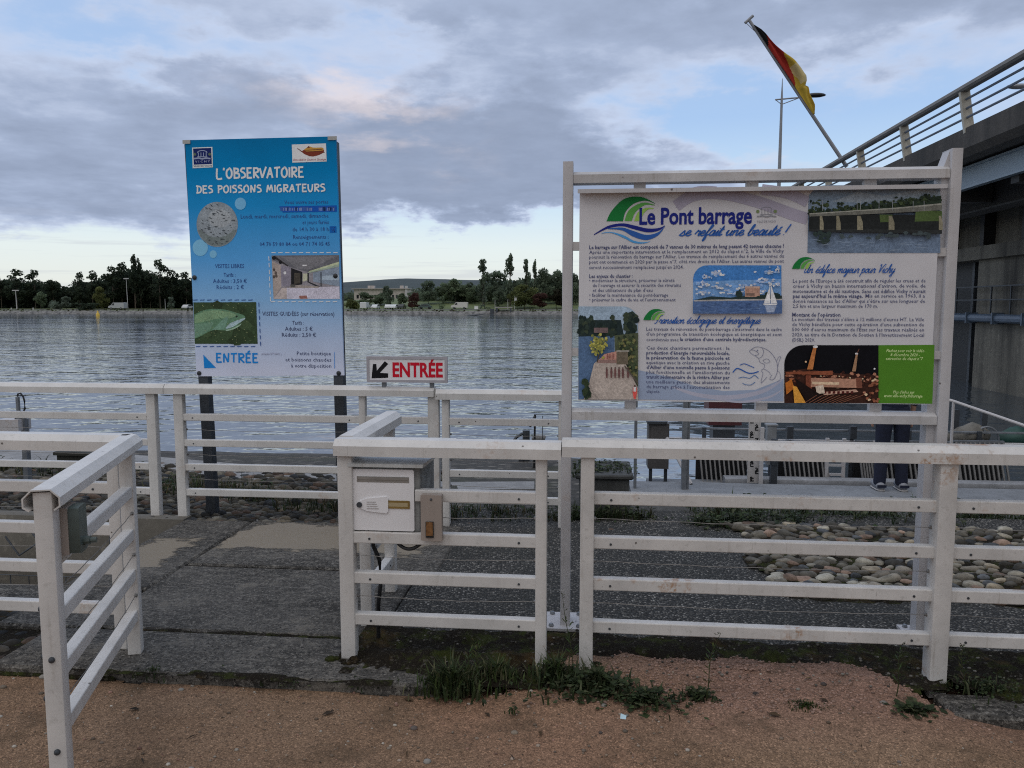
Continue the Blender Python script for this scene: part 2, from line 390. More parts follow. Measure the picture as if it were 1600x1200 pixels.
def mk_aggregate():
    k = NT('pebbledash_concrete'); v = k.vor(75, out='Color'); d = k.vor(75); n = k.noise(1.8, 6, .65); g = k.vor(21); gc = k.vor(21, out='Color')
    sep = k.n('ShaderNodeSeparateColor'); k.l(v, sep.inputs[0]); sg = k.n('ShaderNodeSeparateColor'); k.l(gc, sg.inputs[0])
    st = k.ramp(sep.outputs[0], [(0.0, (.045, .044, .041)), (.5, (.10, .095, .086)), (.8, (.19, .178, .158)), (1.0, (.42, .395, .35))])
    col = k.mix(k.ramp(d, [(.3, 0.0), (.6, 1.0)]), st, (.030, .029, .027))
    pal = k.math('MULTIPLY', k.ramp(g, [(.18, 1.0), (.30, 0.0)]), k.ramp(sg.outputs[0], [(.80, 0.0), (.84, 1.0)]))
    col = k.mix(k.math('MULTIPLY', pal, .8), col, (.22, .205, .18))
    col = k.mix(k.ramp(n, [(.45, 0.0), (.66, .55)]), col, (.032, .033, .029))
    k.base(col); k.rough(.8); k.spec(.25); k.bump(k.math('ADD', k.math('MULTIPLY', d, -.8), k.noise(60, 3)), 1.0, .012); return k.m
AGG = mk_aggregate()
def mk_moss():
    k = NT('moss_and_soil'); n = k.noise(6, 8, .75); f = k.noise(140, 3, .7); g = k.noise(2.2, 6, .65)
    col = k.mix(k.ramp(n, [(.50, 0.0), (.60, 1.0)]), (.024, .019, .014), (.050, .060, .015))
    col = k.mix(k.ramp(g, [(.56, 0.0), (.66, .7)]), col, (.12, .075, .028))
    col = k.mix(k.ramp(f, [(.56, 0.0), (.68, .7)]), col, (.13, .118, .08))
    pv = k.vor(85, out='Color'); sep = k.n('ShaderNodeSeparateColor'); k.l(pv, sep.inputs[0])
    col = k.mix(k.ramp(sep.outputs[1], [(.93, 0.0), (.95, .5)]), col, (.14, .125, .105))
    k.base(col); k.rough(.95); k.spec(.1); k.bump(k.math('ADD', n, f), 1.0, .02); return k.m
MOSS = mk_moss()
EARTH = mk_concrete('dark_earth', (.050, .042, .030), 2)
def mk_shore():
    k = NT('river_gravel_bank'); n = k.noise(.9, 7, .7); v = k.vor(9, out='Color'); d = k.vor(9)
    sep = k.n('ShaderNodeSeparateColor'); k.l(v, sep.inputs[0])
    st = k.ramp(sep.outputs[0], [(0.0, (.03, .026, .021)), (.6, (.065, .057, .047)), (1.0, (.17, .155, .13))])
    col = k.mix(k.ramp(d, [(.3, 0.0), (.6, 1.0)]), st, (.03, .026, .02))
    col = k.mix(k.ramp(n, [(.5, 0.0), (.62, .8)]), col, (.035, .036, .016))
    k.base(col); k.rough(.85); k.bump(d, -.7, .03); return k.m
SHORE = mk_shore()
def mk_attr(name, rough=.6, var=.25, sc=30, spec=.3, bump=0, trans=0):
    k = NT(name); n = k.noise(sc, 4, .6)
    k.base(k.mix(1.0, k.attr(), k.ramp(n, [(.25, 1-var), (.75, 1+var)]), 'MULTIPLY')); k.rough(rough); k.spec(spec)
    if bump: k.bump(n, bump, .01)
    return k.m
STONE = mk_attr('river_stone', .8, .55, 18, .2, .5)
PEB = mk_attr('loose_pebble', .8, .2, 50, .2)
LEAF = mk_attr('leaf', .65, .2, 8, .2)
FARLEAF = mk_attr('far_foliage', .8, .35, .35, .1)
def translucent(mt, f):
    t = mt.node_tree; b = t.nodes['Principled BSDF']; c = b.inputs['Base Color'].links[0].from_socket
    tr = t.nodes.new('ShaderNodeBsdfTranslucent'); t.links.new(c, tr.inputs[0]); mx = t.nodes.new('ShaderNodeMixShader'); mx.inputs[0].default_value = f
    t.links.new(b.outputs[0], mx.inputs[1]); t.links.new(tr.outputs[0], mx.inputs[2]); t.links.new(mx.outputs[0], t.nodes['Material Output'].inputs[0])
translucent(FARLEAF, .55); translucent(LEAF, .35)
PRINT = mk_attr('printed_vinyl', .5, .06, 9, .12)
def mk_pict():
    k = NT('printed_photograph'); n = k.noise(85, 6, .75); f = k.noise(260, 3, .7); g = k.noise(14, 4, .6)
    c = k.mix(1.0, k.attr(), k.ramp(n, [(.30, .66), (.5, 1.0), (.72, 1.40)]), 'MULTIPLY'); c = k.mix(1.0, c, k.ramp(f, [(.30, .82), (.70, 1.2)]), 'MULTIPLY'); c = k.mix(1.0, c, k.ramp(g, [(.3, .85), (.7, 1.15)]), 'MULTIPLY')
    k.base(c); k.rough(.5); k.spec(.12); return k.m
PICT = mk_pict()
CARP = mk_attr('car_paint', .35, .05, 1, .5)
BARK = simple('bark', (.085, .068, .05), .9, .35, 1.2)
PALEBARK = simple('pale_trunk', (.15, .125, .10), .9, .3, 1.2)
GRASSF = mk_concrete('bank_grass', (.13, .165, .06), .12)
RIPRAP = mk_concrete('stone_embankment', (.25, .24, .225), .8, .9)
HILLM = mk_concrete('wooded_hill', (.030, .046, .040), .02)
ROADM = mk_concrete('bank_road', (.18, .17, .155), .4)
GLASS = simple('dark_glass', (.02, .024, .028), .1, .1, 1)
WALLP = simple('pale_render_wall', (.50, .45, .41), .8, .12, .6)
ROOFM = simple('pale_roof_sheet', (.36, .33, .31), .7, .1, .5)
TYRE = DEEP_BLACK
# ------------------------------------------------------------------ noise for shapes
_LAT = RNG.random((257, 257))
def vnoise(x, y):
    x = np.asarray(x, float); y = np.asarray(y, float)
    xi = np.floor(x).astype(int); yi = np.floor(y).astype(int); fx = x-xi; fy = y-yi
    fx = fx*fx*(3-2*fx); fy = fy*fy*(3-2*fy); xi %= 256; yi %= 256
    a = _LAT[xi, yi]; b = _LAT[xi+1, yi]; c = _LAT[xi, yi+1]; d = _LAT[xi+1, yi+1]
    return (a*(1-fx)+b*fx)*(1-fy)+(c*(1-fx)+d*fx)*fy
def fbm(x, y, o=4):
    s = 0; a = .5
    for i in range(o): s = s+a*vnoise(x*2**i+i*17.3, y*2**i+i*9.1); a *= .5
    return s
def sst(x, a, b):
    t = np.clip((np.asarray(x, float)-a)/(b-a), 0, 1); return t*t*(3-2*t)
def grid(us, vs, zf):
    mb = MB(); us = np.asarray(us); vs = np.asarray(vs)
    Ug, Vg = np.meshgrid(us, vs, indexing='ij'); Z = zf(Ug, Vg)
    n, m = Ug.shape
    mb.v = list(zip(Ug.ravel().tolist(), Vg.ravel().tolist(), Z.ravel().tolist()))
    for i in range(n-1):
        for j in range(m-1):
            if np.isnan(Z[i, j]) or np.isnan(Z[i+1, j]) or np.isnan(Z[i, j+1]) or np.isnan(Z[i+1, j+1]): continue
            mb.f.append((i*m+j, (i+1)*m+j, (i+1)*m+j+1, i*m+j+1))
    mb.m = [0]*len(mb.f); mb.c = [None]*len(mb.f)
    mb.v = [(a, b, 0.0 if c != c else c) for a, b, c in mb.v]
    return mb
# ------------------------------------------------------------------ SETTING: land and water
m = MB(); m.add([(-400,-400,-.078),(400,-400,-.078),(400,.70,-.078),(-400,.70,-.078),(-1.5,.70,-.078),(-1.5,2.6,-.078),(400,2.6,-.078),(-400,-2.45,-.052),(400,-2.45,-.052),(400,-400,-.052),(-400,-400,-.052)], [(0,1,2,4,3),(4,2,6,5),(10,9,8,7)])
structure(m.build('ground', GRAVEL, origin=(0, -3, -.078)))
def gz(u, v):
    edge = -.235+.36*sst(u, .75, 1.15)*(1-sst(u, 2.35, 2.62))+.06*(fbm(u*5, 3.3+u*0)-.5)*2+.07*(fbm(u*19, v*19, 3)-.45)
    z = -.05+.054*sst(u, .55, 1.25)*(1-sst(u, 2.5, 2.9))*sst(v, -.9, -.25)
    z = z+.022*(fbm(u*1.6, v*2.2)-.5)+.018*(fbm(u*9, v*9, 5)-.5)
    return np.where(v > edge+.02, np.nan, z)
structure(grid(np.arange(-3.6, 4.4, .022), np.arange(-2.6, .2, .022), gz).build('gravel_path', GRAVEL, origin=(0, 0, 0), smooth=80))
def slabs(parts):
    mb = MB()
    for (x0, x1, y0, y1, z1) in parts:
        r = .012
        mb.add([(x0,y0,-.25),(x1,y0,-.25),(x1,y1,-.25),(x0,y1,-.25),(x0,y0,z1-r),(x1,y0,z1-r),(x1,y1,z1-r),(x0,y1,z1-r),
                (x0+r,y0+r,z1),(x1-r,y0+r,z1),(x1-r,y1-r,z1),(x0+r,y1-r,z1)],
               [(0,3,2,1),(0,1,5,4),(1,2,6,5),(2,3,7,6),(3,0,4,7),(4,5,9,8),(5,6,10,9),(6,7,11,10),(7,4,8,11),(8,9,10,11)])
    return mb
structure(slabs([(-1.62,.52,-.25,.19,-.003),(-1.43,.085,.21,1.166,0),(-1.42,.21,1.192,2.2,.004),(-1.97,-1.437,.76,2.2,0),
                 (-8,-1.46,.46,.745,.004),(-1.95,-1.455,.2,.45,-.004)]).build('concrete_slabs', SLAB, origin=(0, 0, 0), smooth=20))
structure(slabs([(2.62,9,-.29,-.10,-.006)]).build('kerb_strip', SLAB, origin=(2.6, 0, 0), smooth=20))
def az_(u, v): return -.006+.008*(fbm(u*3, v*3)-.5)
structure(grid(np.arange(.10, 12.1, .06), np.arange(.20, 2.9, .06), az_).build('pebbledash_apron', AGG, origin=(0, 0, 0)))
structure(slabs([(-8,-1.0,-.26,.45,-.03)]).build('stony_margin', MOSS, origin=(0, 0, 0)))
# the sunken pit at the left: far wall and floor
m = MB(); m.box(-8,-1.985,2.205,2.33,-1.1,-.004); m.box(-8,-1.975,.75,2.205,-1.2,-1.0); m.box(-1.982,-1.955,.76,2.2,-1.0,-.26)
structure(m.build('pit_wall', CONCPIT, origin=(-3, 2.2, 0)))
m = MB()
for k in range(9): m.box(-8+k*.69-.005+.0,-8+k*.69+.005,2.2035,2.206,-1.0,-.004)
structure(m.build('pit_wall_joints', DEEP_BLACK, origin=(-3, 2.2, 0)))
# puddles
def puddle(pts, z, u0):
    mb = MB(); mb.add([(a, b, z) for a, b in pts], [tuple(range(len(pts)))]); return mb.build('puddle', PUDDLE, origin=(u0, 1.5, z))
def wob(pts, amp=.03, n=26):
    out = []
    for i in range(len(pts)):
        a = pts[i]; b = pts[(i+1) % len(pts)]
        for k in range(n):
            t = k/n; x = a[0]+(b[0]-a[0])*t; y = a[1]+(b[1]-a[1])*t
            out.append((x+amp*2.4*(2*float(fbm(x*7, y*7, 5))-1), y+amp*2.4*(2*float(fbm(x*7+40, y*9, 5))-1)))
    return out
# the bank down to the lake
def bank(u, v):
    left = np.interp(v, [2.2, 2.6, 5, 6.5, 9.7, 12, 16], [-.03, -.05, -.17, -.32, -.93, -1.7, -2.6])
    right = np.interp(v, [2.2, 2.8, 3.7, 6, 7, 9], [-.03, -.05, -.62, -.75, -1.6, -2.6])
    k = sst(u, 1.1, 1.75); return left*(1-k)+right*k+.05*(fbm(u*1.5, v*1.5)-.5)
structure(grid(np.concatenate([np.arange(-60, -9, 3), np.arange(-9, 9, .15), np.arange(9, 60, 3)]), np.arange(2.25, 16, .15), bank).build('river_bank', SHORE, origin=(0, 3, 0)))
m = MB(); m.add([(-900,5,-.9),(900,5,-.9),(900,227,-.9),(-900,227,-.9)], [(0,1,2,3)])
structure(m.build('lake_water', WATER, origin=(0, 100, -.9)))
# pale walkway ramp beyond the back fence
pl = [onG(*p, -.12) for p in ((-40,694),(217,711),(400,727),(530,741),(700,753),(835,752),(835,764),(705,765),(527,768),(333,745),(252,729),(-40,716))]
m = MB(); n = len(pl)
m.add([(a,b,c) for a,b,c in pl]+[(a,b,c-.14) for a,b,c in pl], [tuple(range(n))]+[(i,i+n,(i+1)%n+n,(i+1)%n) for i in range(n)])
structure(m.build('bank_walkway', CONC, origin=(-2, 4, -.12), smooth=0))
# walkway over the fish pass
m = MB(); m.box(1.64,16,5.35,6.12,-.95,-.5); m.box(1.9,16,6.55,6.75,-1.5,-.60)
structure(m.build('dam_walkway', CONCWET, origin=(5, 5.7, -.5)))
m = MB(); m.box(1.64,16,5.33,5.352,-1.0,-.505)
# far bank
def farz(u, v):
    z = np.interp(v, [224.6, 225.2, 227, 232, 260, 330, 700], [-1.6, -.9, .12, .38, .75, 1.5, 6])
    z = z+sst(u, -110, -80)*np.interp(v, [240, 250, 262, 300, 420, 700], [0, 1.2, 2.6, 3.2, 3.0, 0])
    return z+.12*(fbm(u*.08, v*.3)-.5)
structure(grid(np.linspace(-520, 520, 140), np.array([224.6,225.2,226,227]), farz).build('stone_embankment', RIPRAP, origin=(0, 226, 0)))
structure(grid(np.linspace(-520, 520, 140), np.array([227,229,232,236,242,250,260,290,330,420,560,700]), farz).build('far_bank_grass', GRASSF, origin=(0, 240, 0)))
m = MB(); us = np.linspace(-520, 520, 105)
m.v = [(u, v, float(farz(np.array(u), np.array(v)))+.09) for v in (230.5, 233.5) for u in us]
m.f = [(i, i+1, 105+i+1, 105+i) for i in range(104)]; m.m = [0]*104; m.c = [None]*104
structure(m.build('bank_road', ROADM, origin=(0, 232, 0)))
def hillz(u, v):
    r = np.clip(1-np.abs(v-1500)/800, 0, 1); r = r*r*(3-2*r)
    h = 46+8*(fbm(u*.0016+3, v*.001)-.5)*2-.020*np.maximum(u+330, 0)-.06*np.maximum(-330-u, 0)
    h = np.maximum(h, 6)
    return 5+r*h+2.4*(fbm(u*.03, v*.03, 5)-.4)
structure(grid(np.linspace(-1800, 1800, 240), np.linspace(690, 2200, 60), hillz).build('hills', HILLM, origin=(0, 1000, 0), smooth=80))
# ------------------------------------------------------------------ cobbles (one bedded surface)
def cobbles(regions, seed, name, origin, lum=1.0):
    rng = random.Random(seed); mb = MB()
    pal = [(.17,.15,.12),(.21,.19,.15),(.12,.11,.09),(.26,.22,.16),(.23,.16,.12),(.085,.09,.095),(.29,.27,.22),(.07,.065,.055),(.14,.125,.10)]
    for (u0,u1,v0,v1,sx,sy,test,zf) in regions:
        j = 0; v = v0
        while v < v1:
            u = u0+(sx/2 if j % 2 else 0)
            while u < u1:
                a = u+rng.uniform(-.3,.3)*sx; b = v+rng.uniform(-.3,.3)*sy
                if test(a, b) and rng.random() < .95:
                    r = sx*rng.uniform(.30,.64); q = rng.uniform(.48,.85); rot = rng.uniform(-.5,.5)
                    c = rng.choice(pal); k = lum*rng.uniform(.45,1.55); mb.col = tuple(x*k for x in c)
                    z = float(zf(a, b)); o = len(mb.v); hh = r*rng.uniform(.40,.62)
                    mb.ball((0,0,0), 1, 9, 6)
                    ph = rng.uniform(0,6); e = rng.uniform(.05,.22)
                    for i in range(o, len(mb.v)):
                        x,y,w = mb.v[i]; s = 1+e*math.sin(3*math.atan2(y,x)+ph)*.5
                        w = math.copysign(abs(w)**.8, w)
                        j_ = rng.uniform(.90,1.10); x *= r*s*j_; y *= r*q*s*j_
                        mb.v[i] = (a+x*math.cos(rot)-y*math.sin(rot), b+x*math.sin(rot)+y*math.cos(rot), z+w*hh*(1+.25*math.sin(2*x/r+ph)))
                u += sx
            v += sy; j += 1
    return mb.build(name, STONE, origin=origin, smooth=50)
fl = lambda u, v: .006
structure(cobbles([(1.9,6,.93,2.45,.098,.066,lambda u,v: u > 2.22+.08*math.sin(7*v) and v > .98, fl)], 3, 'cobble_paving', (2, 1, 0)))
bed = grid(np.arange(2.0, 6.05, .05), np.arange(.93, 2.5, .05), lambda u, v: np.where((u > 2.20+.08*np.sin(7*v)), .022*fbm(u*5, v*5, 4)-.016*(1-sst(v, .95, 1.06))-.004, np.nan))
structure(bed.build('cobble_bed', MOSS, origin=(2, 1, 0), smooth=80))
def lz(u, v): return float(bank(np.array(u), np.array(v)))+.0
structure(cobbles([(-5.2,1.4,2.27,3.0,.092,.064,lambda u,v: True, lz),(-7.5,-.4,3.0,4.9,.13,.092,lambda u,v: True, lz)], 5, 'cobbled_bank', (-2, 3, 0), .42))
structure(cobbles([(-6,-1.1,-.2,.44,.10,.085,lambda u,v: True, lambda u,v: -.045)], 9, 'margin_cobbles', (-2, 0, 0), .3))
# moss cushions and soil at the foot of the fence, in the slab joints and between the cobbles
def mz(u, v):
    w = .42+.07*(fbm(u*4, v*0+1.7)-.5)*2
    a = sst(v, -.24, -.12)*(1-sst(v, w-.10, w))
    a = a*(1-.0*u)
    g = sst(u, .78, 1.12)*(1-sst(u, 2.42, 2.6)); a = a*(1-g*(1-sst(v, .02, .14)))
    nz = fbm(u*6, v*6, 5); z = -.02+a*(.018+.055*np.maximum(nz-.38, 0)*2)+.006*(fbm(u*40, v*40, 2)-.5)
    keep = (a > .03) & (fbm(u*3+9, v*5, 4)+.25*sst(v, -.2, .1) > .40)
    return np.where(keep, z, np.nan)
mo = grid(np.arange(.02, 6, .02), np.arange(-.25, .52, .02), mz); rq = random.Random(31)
for (fu, fv, n_) in ((.018,-.03,16),(.923,-.03,14),(1.13,-.03,14),(2.66,-.04,18),(1.02,.42,10),(2.82,.45,10),(.0,.37,10)):  # dark clumps added round the post feet to deepen the contact shade
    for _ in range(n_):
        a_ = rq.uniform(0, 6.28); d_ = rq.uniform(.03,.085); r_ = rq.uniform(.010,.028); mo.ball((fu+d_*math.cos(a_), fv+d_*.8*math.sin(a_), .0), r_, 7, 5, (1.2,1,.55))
stuff(mo.build('moss', MOSS, origin=(0, 0, 0), smooth=80), 'dark moss and damp soil along the foot of the white fence, with contact-shade clumps at its posts', 'moss')
def mz2(u, v):
    a = np.maximum(np.exp(-((v-.2)/.05)**2)*.9, np.exp(-((v+.235)/.05)**2)); nz = fbm(u*5, v*7, 4)
    return np.where(nz+.5*a > .82, -.012+.05*np.maximum(nz+.5*a-.82, 0), np.nan)
stuff(grid(np.arange(-1.7, .3, .016), np.arange(-.3, .42, .016), mz2).build('joint_moss', MOSS, origin=(-.5, 0, 0), smooth=80), 'thin dark moss in the joints of the concrete entrance slabs', 'moss')
# loose pebbles on the path
rng = random.Random(4); mb = MB()
for _ in range(3600):
    u = rng.uniform(-2.2, 3.4); v = rng.uniform(-2.3, .12); z = float(gz(np.array(u), np.array(v)))
    if z != z: continue
    r = rng.choice((.003,.004,.004,.005,.007,.010 if rng.random() < .3 else .004)); k = rng.uniform(.5, 1.5)
    c = rng.choice(((.20,.15,.11),(.24,.19,.15),(.13,.10,.075),(.22,.13,.10),(.30,.27,.23)))
    mb.col = tuple(x*k for x in c); mb.ball((u, v, z+r*.2), r, 5, 4, (1, rng.uniform(.6,1), .6))
for _ in range(90):
    u = rng.uniform(-2.2, 3.4); v = rng.uniform(-2.3, .0); z = float(gz(np.array(u), np.array(v)))
    if z != z: continue
    r = rng.uniform(.008,.02); k = rng.uniform(.4, 1.2); mb.col = tuple(x*k for x in rng.choice(((.22,.18,.14),(.30,.28,.25),(.12,.10,.09))))
    mb.ball((u, v, z+r*.1), r, 7, 5, (1, rng.uniform(.6,1), .55))
for _ in range(1500):
    u = rng.gauss(1.75, .55); v = rng.uniform(-.35, .16); z = float(gz(np.array(u), np.array(v)))
    if z != z: continue
    r = rng.uniform(.004,.009); k = rng.uniform(.6, 1.4); mb.col = tuple(x*k for x in (.25,.165,.13)); mb.ball((u, v, z+r*.2), r, 5, 4, (1, .8, .6))
for _ in range(520):
    u = rng.uniform(.2, 6); v = rng.uniform(-.12, .5); r = rng.uniform(.004,.010); k = rng.uniform(.25, 1.0)
    mb.col = tuple(x*k for x in (.2,.185,.16)); mb.ball((u, v, .012), r, 5, 4, (1, .8, .6))
stuff(mb.build('loose_pebbles', PEB, origin=(0, -1, 0), smooth=60), 'small loose pebbles scattered over the tan gravel path', 'pebbles')
# fallen leaves and twigs
mb = MB()
for _ in range(170):
    u = rng.uniform(-2.2, 3.4); v = rng.uniform(-2.2, .05); z = float(gz(np.array(u), np.array(v)))
    if z != z: continue
    a = rng.uniform(0, 6.28); l = rng.uniform(.008,.03); w = l*rng.choice((.12,.12,.5)); z += .006
    mb.col = rng.choice(((.04,.028,.018),(.07,.045,.025),(.03,.025,.02),(.14,.10,.05)))
    ca, sa = math.cos(a), math.sin(a)
    mb.add([(u-l*ca,v-l*sa,z),(u+w*sa,v-w*ca,z+.004),(u+l*ca,v+l*sa,z+.001),(u-w*sa,v+w*ca,z+.006)], [(0,1,2,3)])
stuff(mb.build('leaf_litter', PEB, origin=(0, -1, 0), smooth=0), 'dry leaf scraps and twigs on the tan gravel path', 'leaf litter')
# ------------------------------------------------------------------ BRIDGE
BU, BZ = 10.0, 5.87
br = thing('road_bridge', 'dark concrete road bridge with slanting railing crossing the water at right', 'bridge', BU, 20, 0)
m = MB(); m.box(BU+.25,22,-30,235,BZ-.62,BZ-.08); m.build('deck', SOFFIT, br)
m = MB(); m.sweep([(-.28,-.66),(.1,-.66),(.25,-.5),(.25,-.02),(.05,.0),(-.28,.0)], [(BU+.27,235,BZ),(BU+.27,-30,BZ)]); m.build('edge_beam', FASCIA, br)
def girder(u, z0, z1, w):
    mb = MB(); mb.box(u,u+.06,-30,235,z0+.05,z1-.05); mb.box(u-w/2,u+w/2+.06,-30,235,z0,z0+.05); mb.box(u-w/2,u+w/2+.06,-30,235,z1-.05,z1); return mb
girder(BU+.75, 4.62, 5.18, .12).build('girder', GIRDER, br)
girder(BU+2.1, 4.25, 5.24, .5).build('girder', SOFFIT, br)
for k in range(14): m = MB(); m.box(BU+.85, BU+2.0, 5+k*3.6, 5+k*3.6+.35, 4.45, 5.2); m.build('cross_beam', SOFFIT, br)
rl = MB(); pr_ = [(-.12,-.05),(-.07,-.09),(.07,-.09),(.12,-.05),(.12,.02),(.06,.06),(-.06,.06),(-.12,.02)]
rl.sweep(pr_, [(BU-.06,235,BZ+.90),(BU-.06,-30,BZ+.90)]); rail = rl.build('hand_rail', BRRAIL, br)
for h in (.22,.43,.64):
    m = MB(); m.tube([(BU+.06-.1*h,235,BZ+h),(BU+.06-.1*h,-30,BZ+h)], .028, 6); m.build('rail_bar', BRBAR, br)
for k in range(-3, 30):
    v = 16.72+k*3.62; m = MB()
    m.sweep([(-.11,-.05),(.11,-.05),(.11,.05),(-.11,.05)], [(BU+.12,v,BZ-.12),(BU-.04,v,BZ+.83)], up=(0,1,0)); m.build('rail_post', BRPOST, br)
# concrete wall of the sluices beneath the bridge, with its service gangway
wl = thing('sluice_wall', 'streaked concrete sluice wall standing in dark water beneath the bridge', 'wall', 13.2, 20, -.9)
m = MB(); m.box(13.2,14.4,6,22.5,-2,3.05); m.build('wall_face', CONCWALL, wl)
m = MB(); m.box(13.7,14.4,22.5,120,-2,3.05); m.build('gate_shade_panel', DEEP_BLACK, wl)  # gate blackened to stand in for the deep shade under the bridge
m = MB(); m.box(13.0,14.4,6,120,3.05,3.45); m.box(13.6,14.4,6,120,3.45,5.2); m.build('ledge', CONCWALL, wl)
m = MB()
for k in range(30): m.box(13.25,13.62,8+k*2.4,8.25+k*2.4,3.45,5.2)
m.build('wall_ribs', DEEP_BLACK, wl)
m = MB(); m.tube([(13.02,6,1.27),(13.02,120,1.27)], .13, 10)
for k in range(40): m.box(12.86,13.2,8+k*1.6,8.06+k*1.6,1.1,1.44)
m.build('pipe', BLUEPIPE, wl)
m = MB()
for k in range(60): m.box(12.99,13.03,8+k*1.1,8.04+k*1.1,1.42,2.22)
for h in (1.8, 2.2): m.box(12.985,13.035,6,120,h,h+.035)
m.build('gangway_railing', DARKSTEEL, wl)
m = MB()
for k in range(12): v = 23.6+k*2.9; m.box(13.6,13.7,v,v+.16,-1.2,3.04)
m.build('gate_guides', DARKSTEEL, wl)
# leaning flag staff on the bridge railing
fb = onV(1316, 250, 26); ft = onV(1171, 32, 26); FB = Vector(fb); FT = Vector(ft)
fp = thing('flag_pole', 'leaning flag pole on the bridge railing carrying a black red yellow flag', 'flag pole', *fb)
m = MB(); m.tube([FB-(FT-FB)*.05, FT], [.07,.055], 8); m.build('staff', LAMPM, fp)
d = (FT-FB).normalized(); sdv = Vector((d.z, 0, -d.x))
m = MB(); m.tube([FT-sdv*.17+d*.02, FT+sdv*.19+d*.06], .05, 8); m.tube([FT-sdv*.14, FB+(FT-FB)*.93-sdv*.05], .012, 5); m.build('finial', LAMPM, fp)
# hanging flag, bunched down the staff: position along it and reach of the cloth away from it
stt = [(0,.03),(.07,.13),(.13,.17),(.19,.19),(.26,.23),(.33,.29),(.40,.345),(.48,.45),(.57,.53),(.66,.58),(.70,.50),(.73,.37),(.755,.43),(.79,.36),(.825,.28),(.88,.24),(.93,.205),(.97,.12),(.995,.04)]
m = MB(); nw = 24; nl = 70; rows = []
for i in range(nl+1):
    t = i/nl; wd = float(np.interp(t, [q[0] for q in stt], [q[1] for q in stt])); p = FB+(FT-FB)*(.96-.64*t); row = []
    for j in range(nw+1):
        q = j/nw; row.append(p+sdv*wd*q+Vector((0, -.10+.10*math.sin(q*8+t*9)*min(1, wd*2.2)*(.3+q)+.05*math.sin(t*16+q*3)*q, 0)))
    rows.append(row)
m.v = [tuple(q) for r in rows for q in r]
for i in range(nl):
    t = (i+.5)/nl
    for j in range(nw):
        q = (j+.5)/nw
        edge = float(np.interp(t, [0, .36, .40, .50, .58, .66, .70], [2, 1.05, .80, .52, .36, .14, -.1]))
        c = (.010,.010,.012) if t+.10*q < .245 else ((.30,.030,.022) if q < edge else (.44,.31,.045) if not (.52 < t < .70 and q > .35+.5*(t-.52)) else (.52,.42,.20))
        m.f.append((i*(nw+1)+j, i*(nw+1)+j+1, (i+1)*(nw+1)+j+1, (i+1)*(nw+1)+j)); m.m.append(0); m.c.append(c)
CLOTH = mk_attr('flag_cloth', .8, .1, 6, .1)
fo = m.build('flag', CLOTH, fp, smooth=80)
so_ = fo.modifiers.new('thickness', 'SOLIDIFY'); so_.thickness = .012
# street lamps of the bridge
def street_lamp(label, u, v, h, arm, luml):
    t = thing('street_lamp', label, 'street lamp', u, v, BZ, 'street lamps on the bridge')
    m = MB(); m.tube([(u,v,BZ-.1),(u,v,BZ+h-.5),(u,v,BZ+h+.5)], [.10,.055,.012], 8); m.build('pole', LAMPM, t)
    s = 1 if arm > 0 else -1; z = BZ+h-.45
    m = MB(); m.tube([(u-s*.3,v,z),(u+arm*.62,v,z+.10)], .035, 6); m.tube([(u,v,z-.22),(u+arm*.4,v,z+.05)], .022, 6); m.tube([(u,v,z-.22),(u-s*.28,v,z)], .018, 6); m.build('arm', LAMPM, t)
    m = MB(); m.ball((u+arm*.8,v,z+.16), luml, 10, 6, (1,.35,.22)); m.build('lamp_head', BLACKP if arm > 0 else LAMPM, t)
    return t
lp = onV(1222, 140, 35.3)
street_lamp('tall grey street lamp behind the flag, its whole pole in view', lp[0], 35.3, lp[2]-BZ, 1.9, .48)
lq = onV(1564, 136, 35)
street_lamp('street lamp showing only its head through the bridge railing at right', lq[0]+2.6, 35, lq[2]-BZ+.3, -2.3, .55)
# ------------------------------------------------------------------ FENCES
RAILS = (.783, .580, .387, .187)
def cap_prof(w=.116, h=.074):
    a = w/2; return [(-a,-h),(-a+.012,-h),(-a+.012,-h+.004),(a-.012,-h+.004),(a-.012,-h),(a,-h),(a,-.028),(a*.52,0),(-a*.52,0),(-a,-.028)]
def open_cap(w=.116, h=.074, t=.005):     # folded sheet channel, open underneath
    a = w/2; s = a*.52
    return [(-a+.02,-h),(-a,-h+.014),(-a,-.028),(-s,0),(s,0),(a,-.028),(a,-h+.014),(a-.02,-h),
            (a-.022,-h+t),(a-t,-h+.017),(a-t,-.030),(s-.002,-t),(-s+.002,-t),(-a+t,-.030),(-a+t,-h+.017),(-a+.022,-h+t)]
def lower_rail(x0, x1, y, z, h=.054, d=.046):
    mb = MB(); mb.rbar((x0,y,z),(x1,y,z), d, h, .0045); mb.mi = 1
    for x in (x0+.075, x1-.075): mb.tube([(x,y-d/2-.003,z-.004),(x,y-d/2+.01,z-.004)], .0055, 8)
    return mb
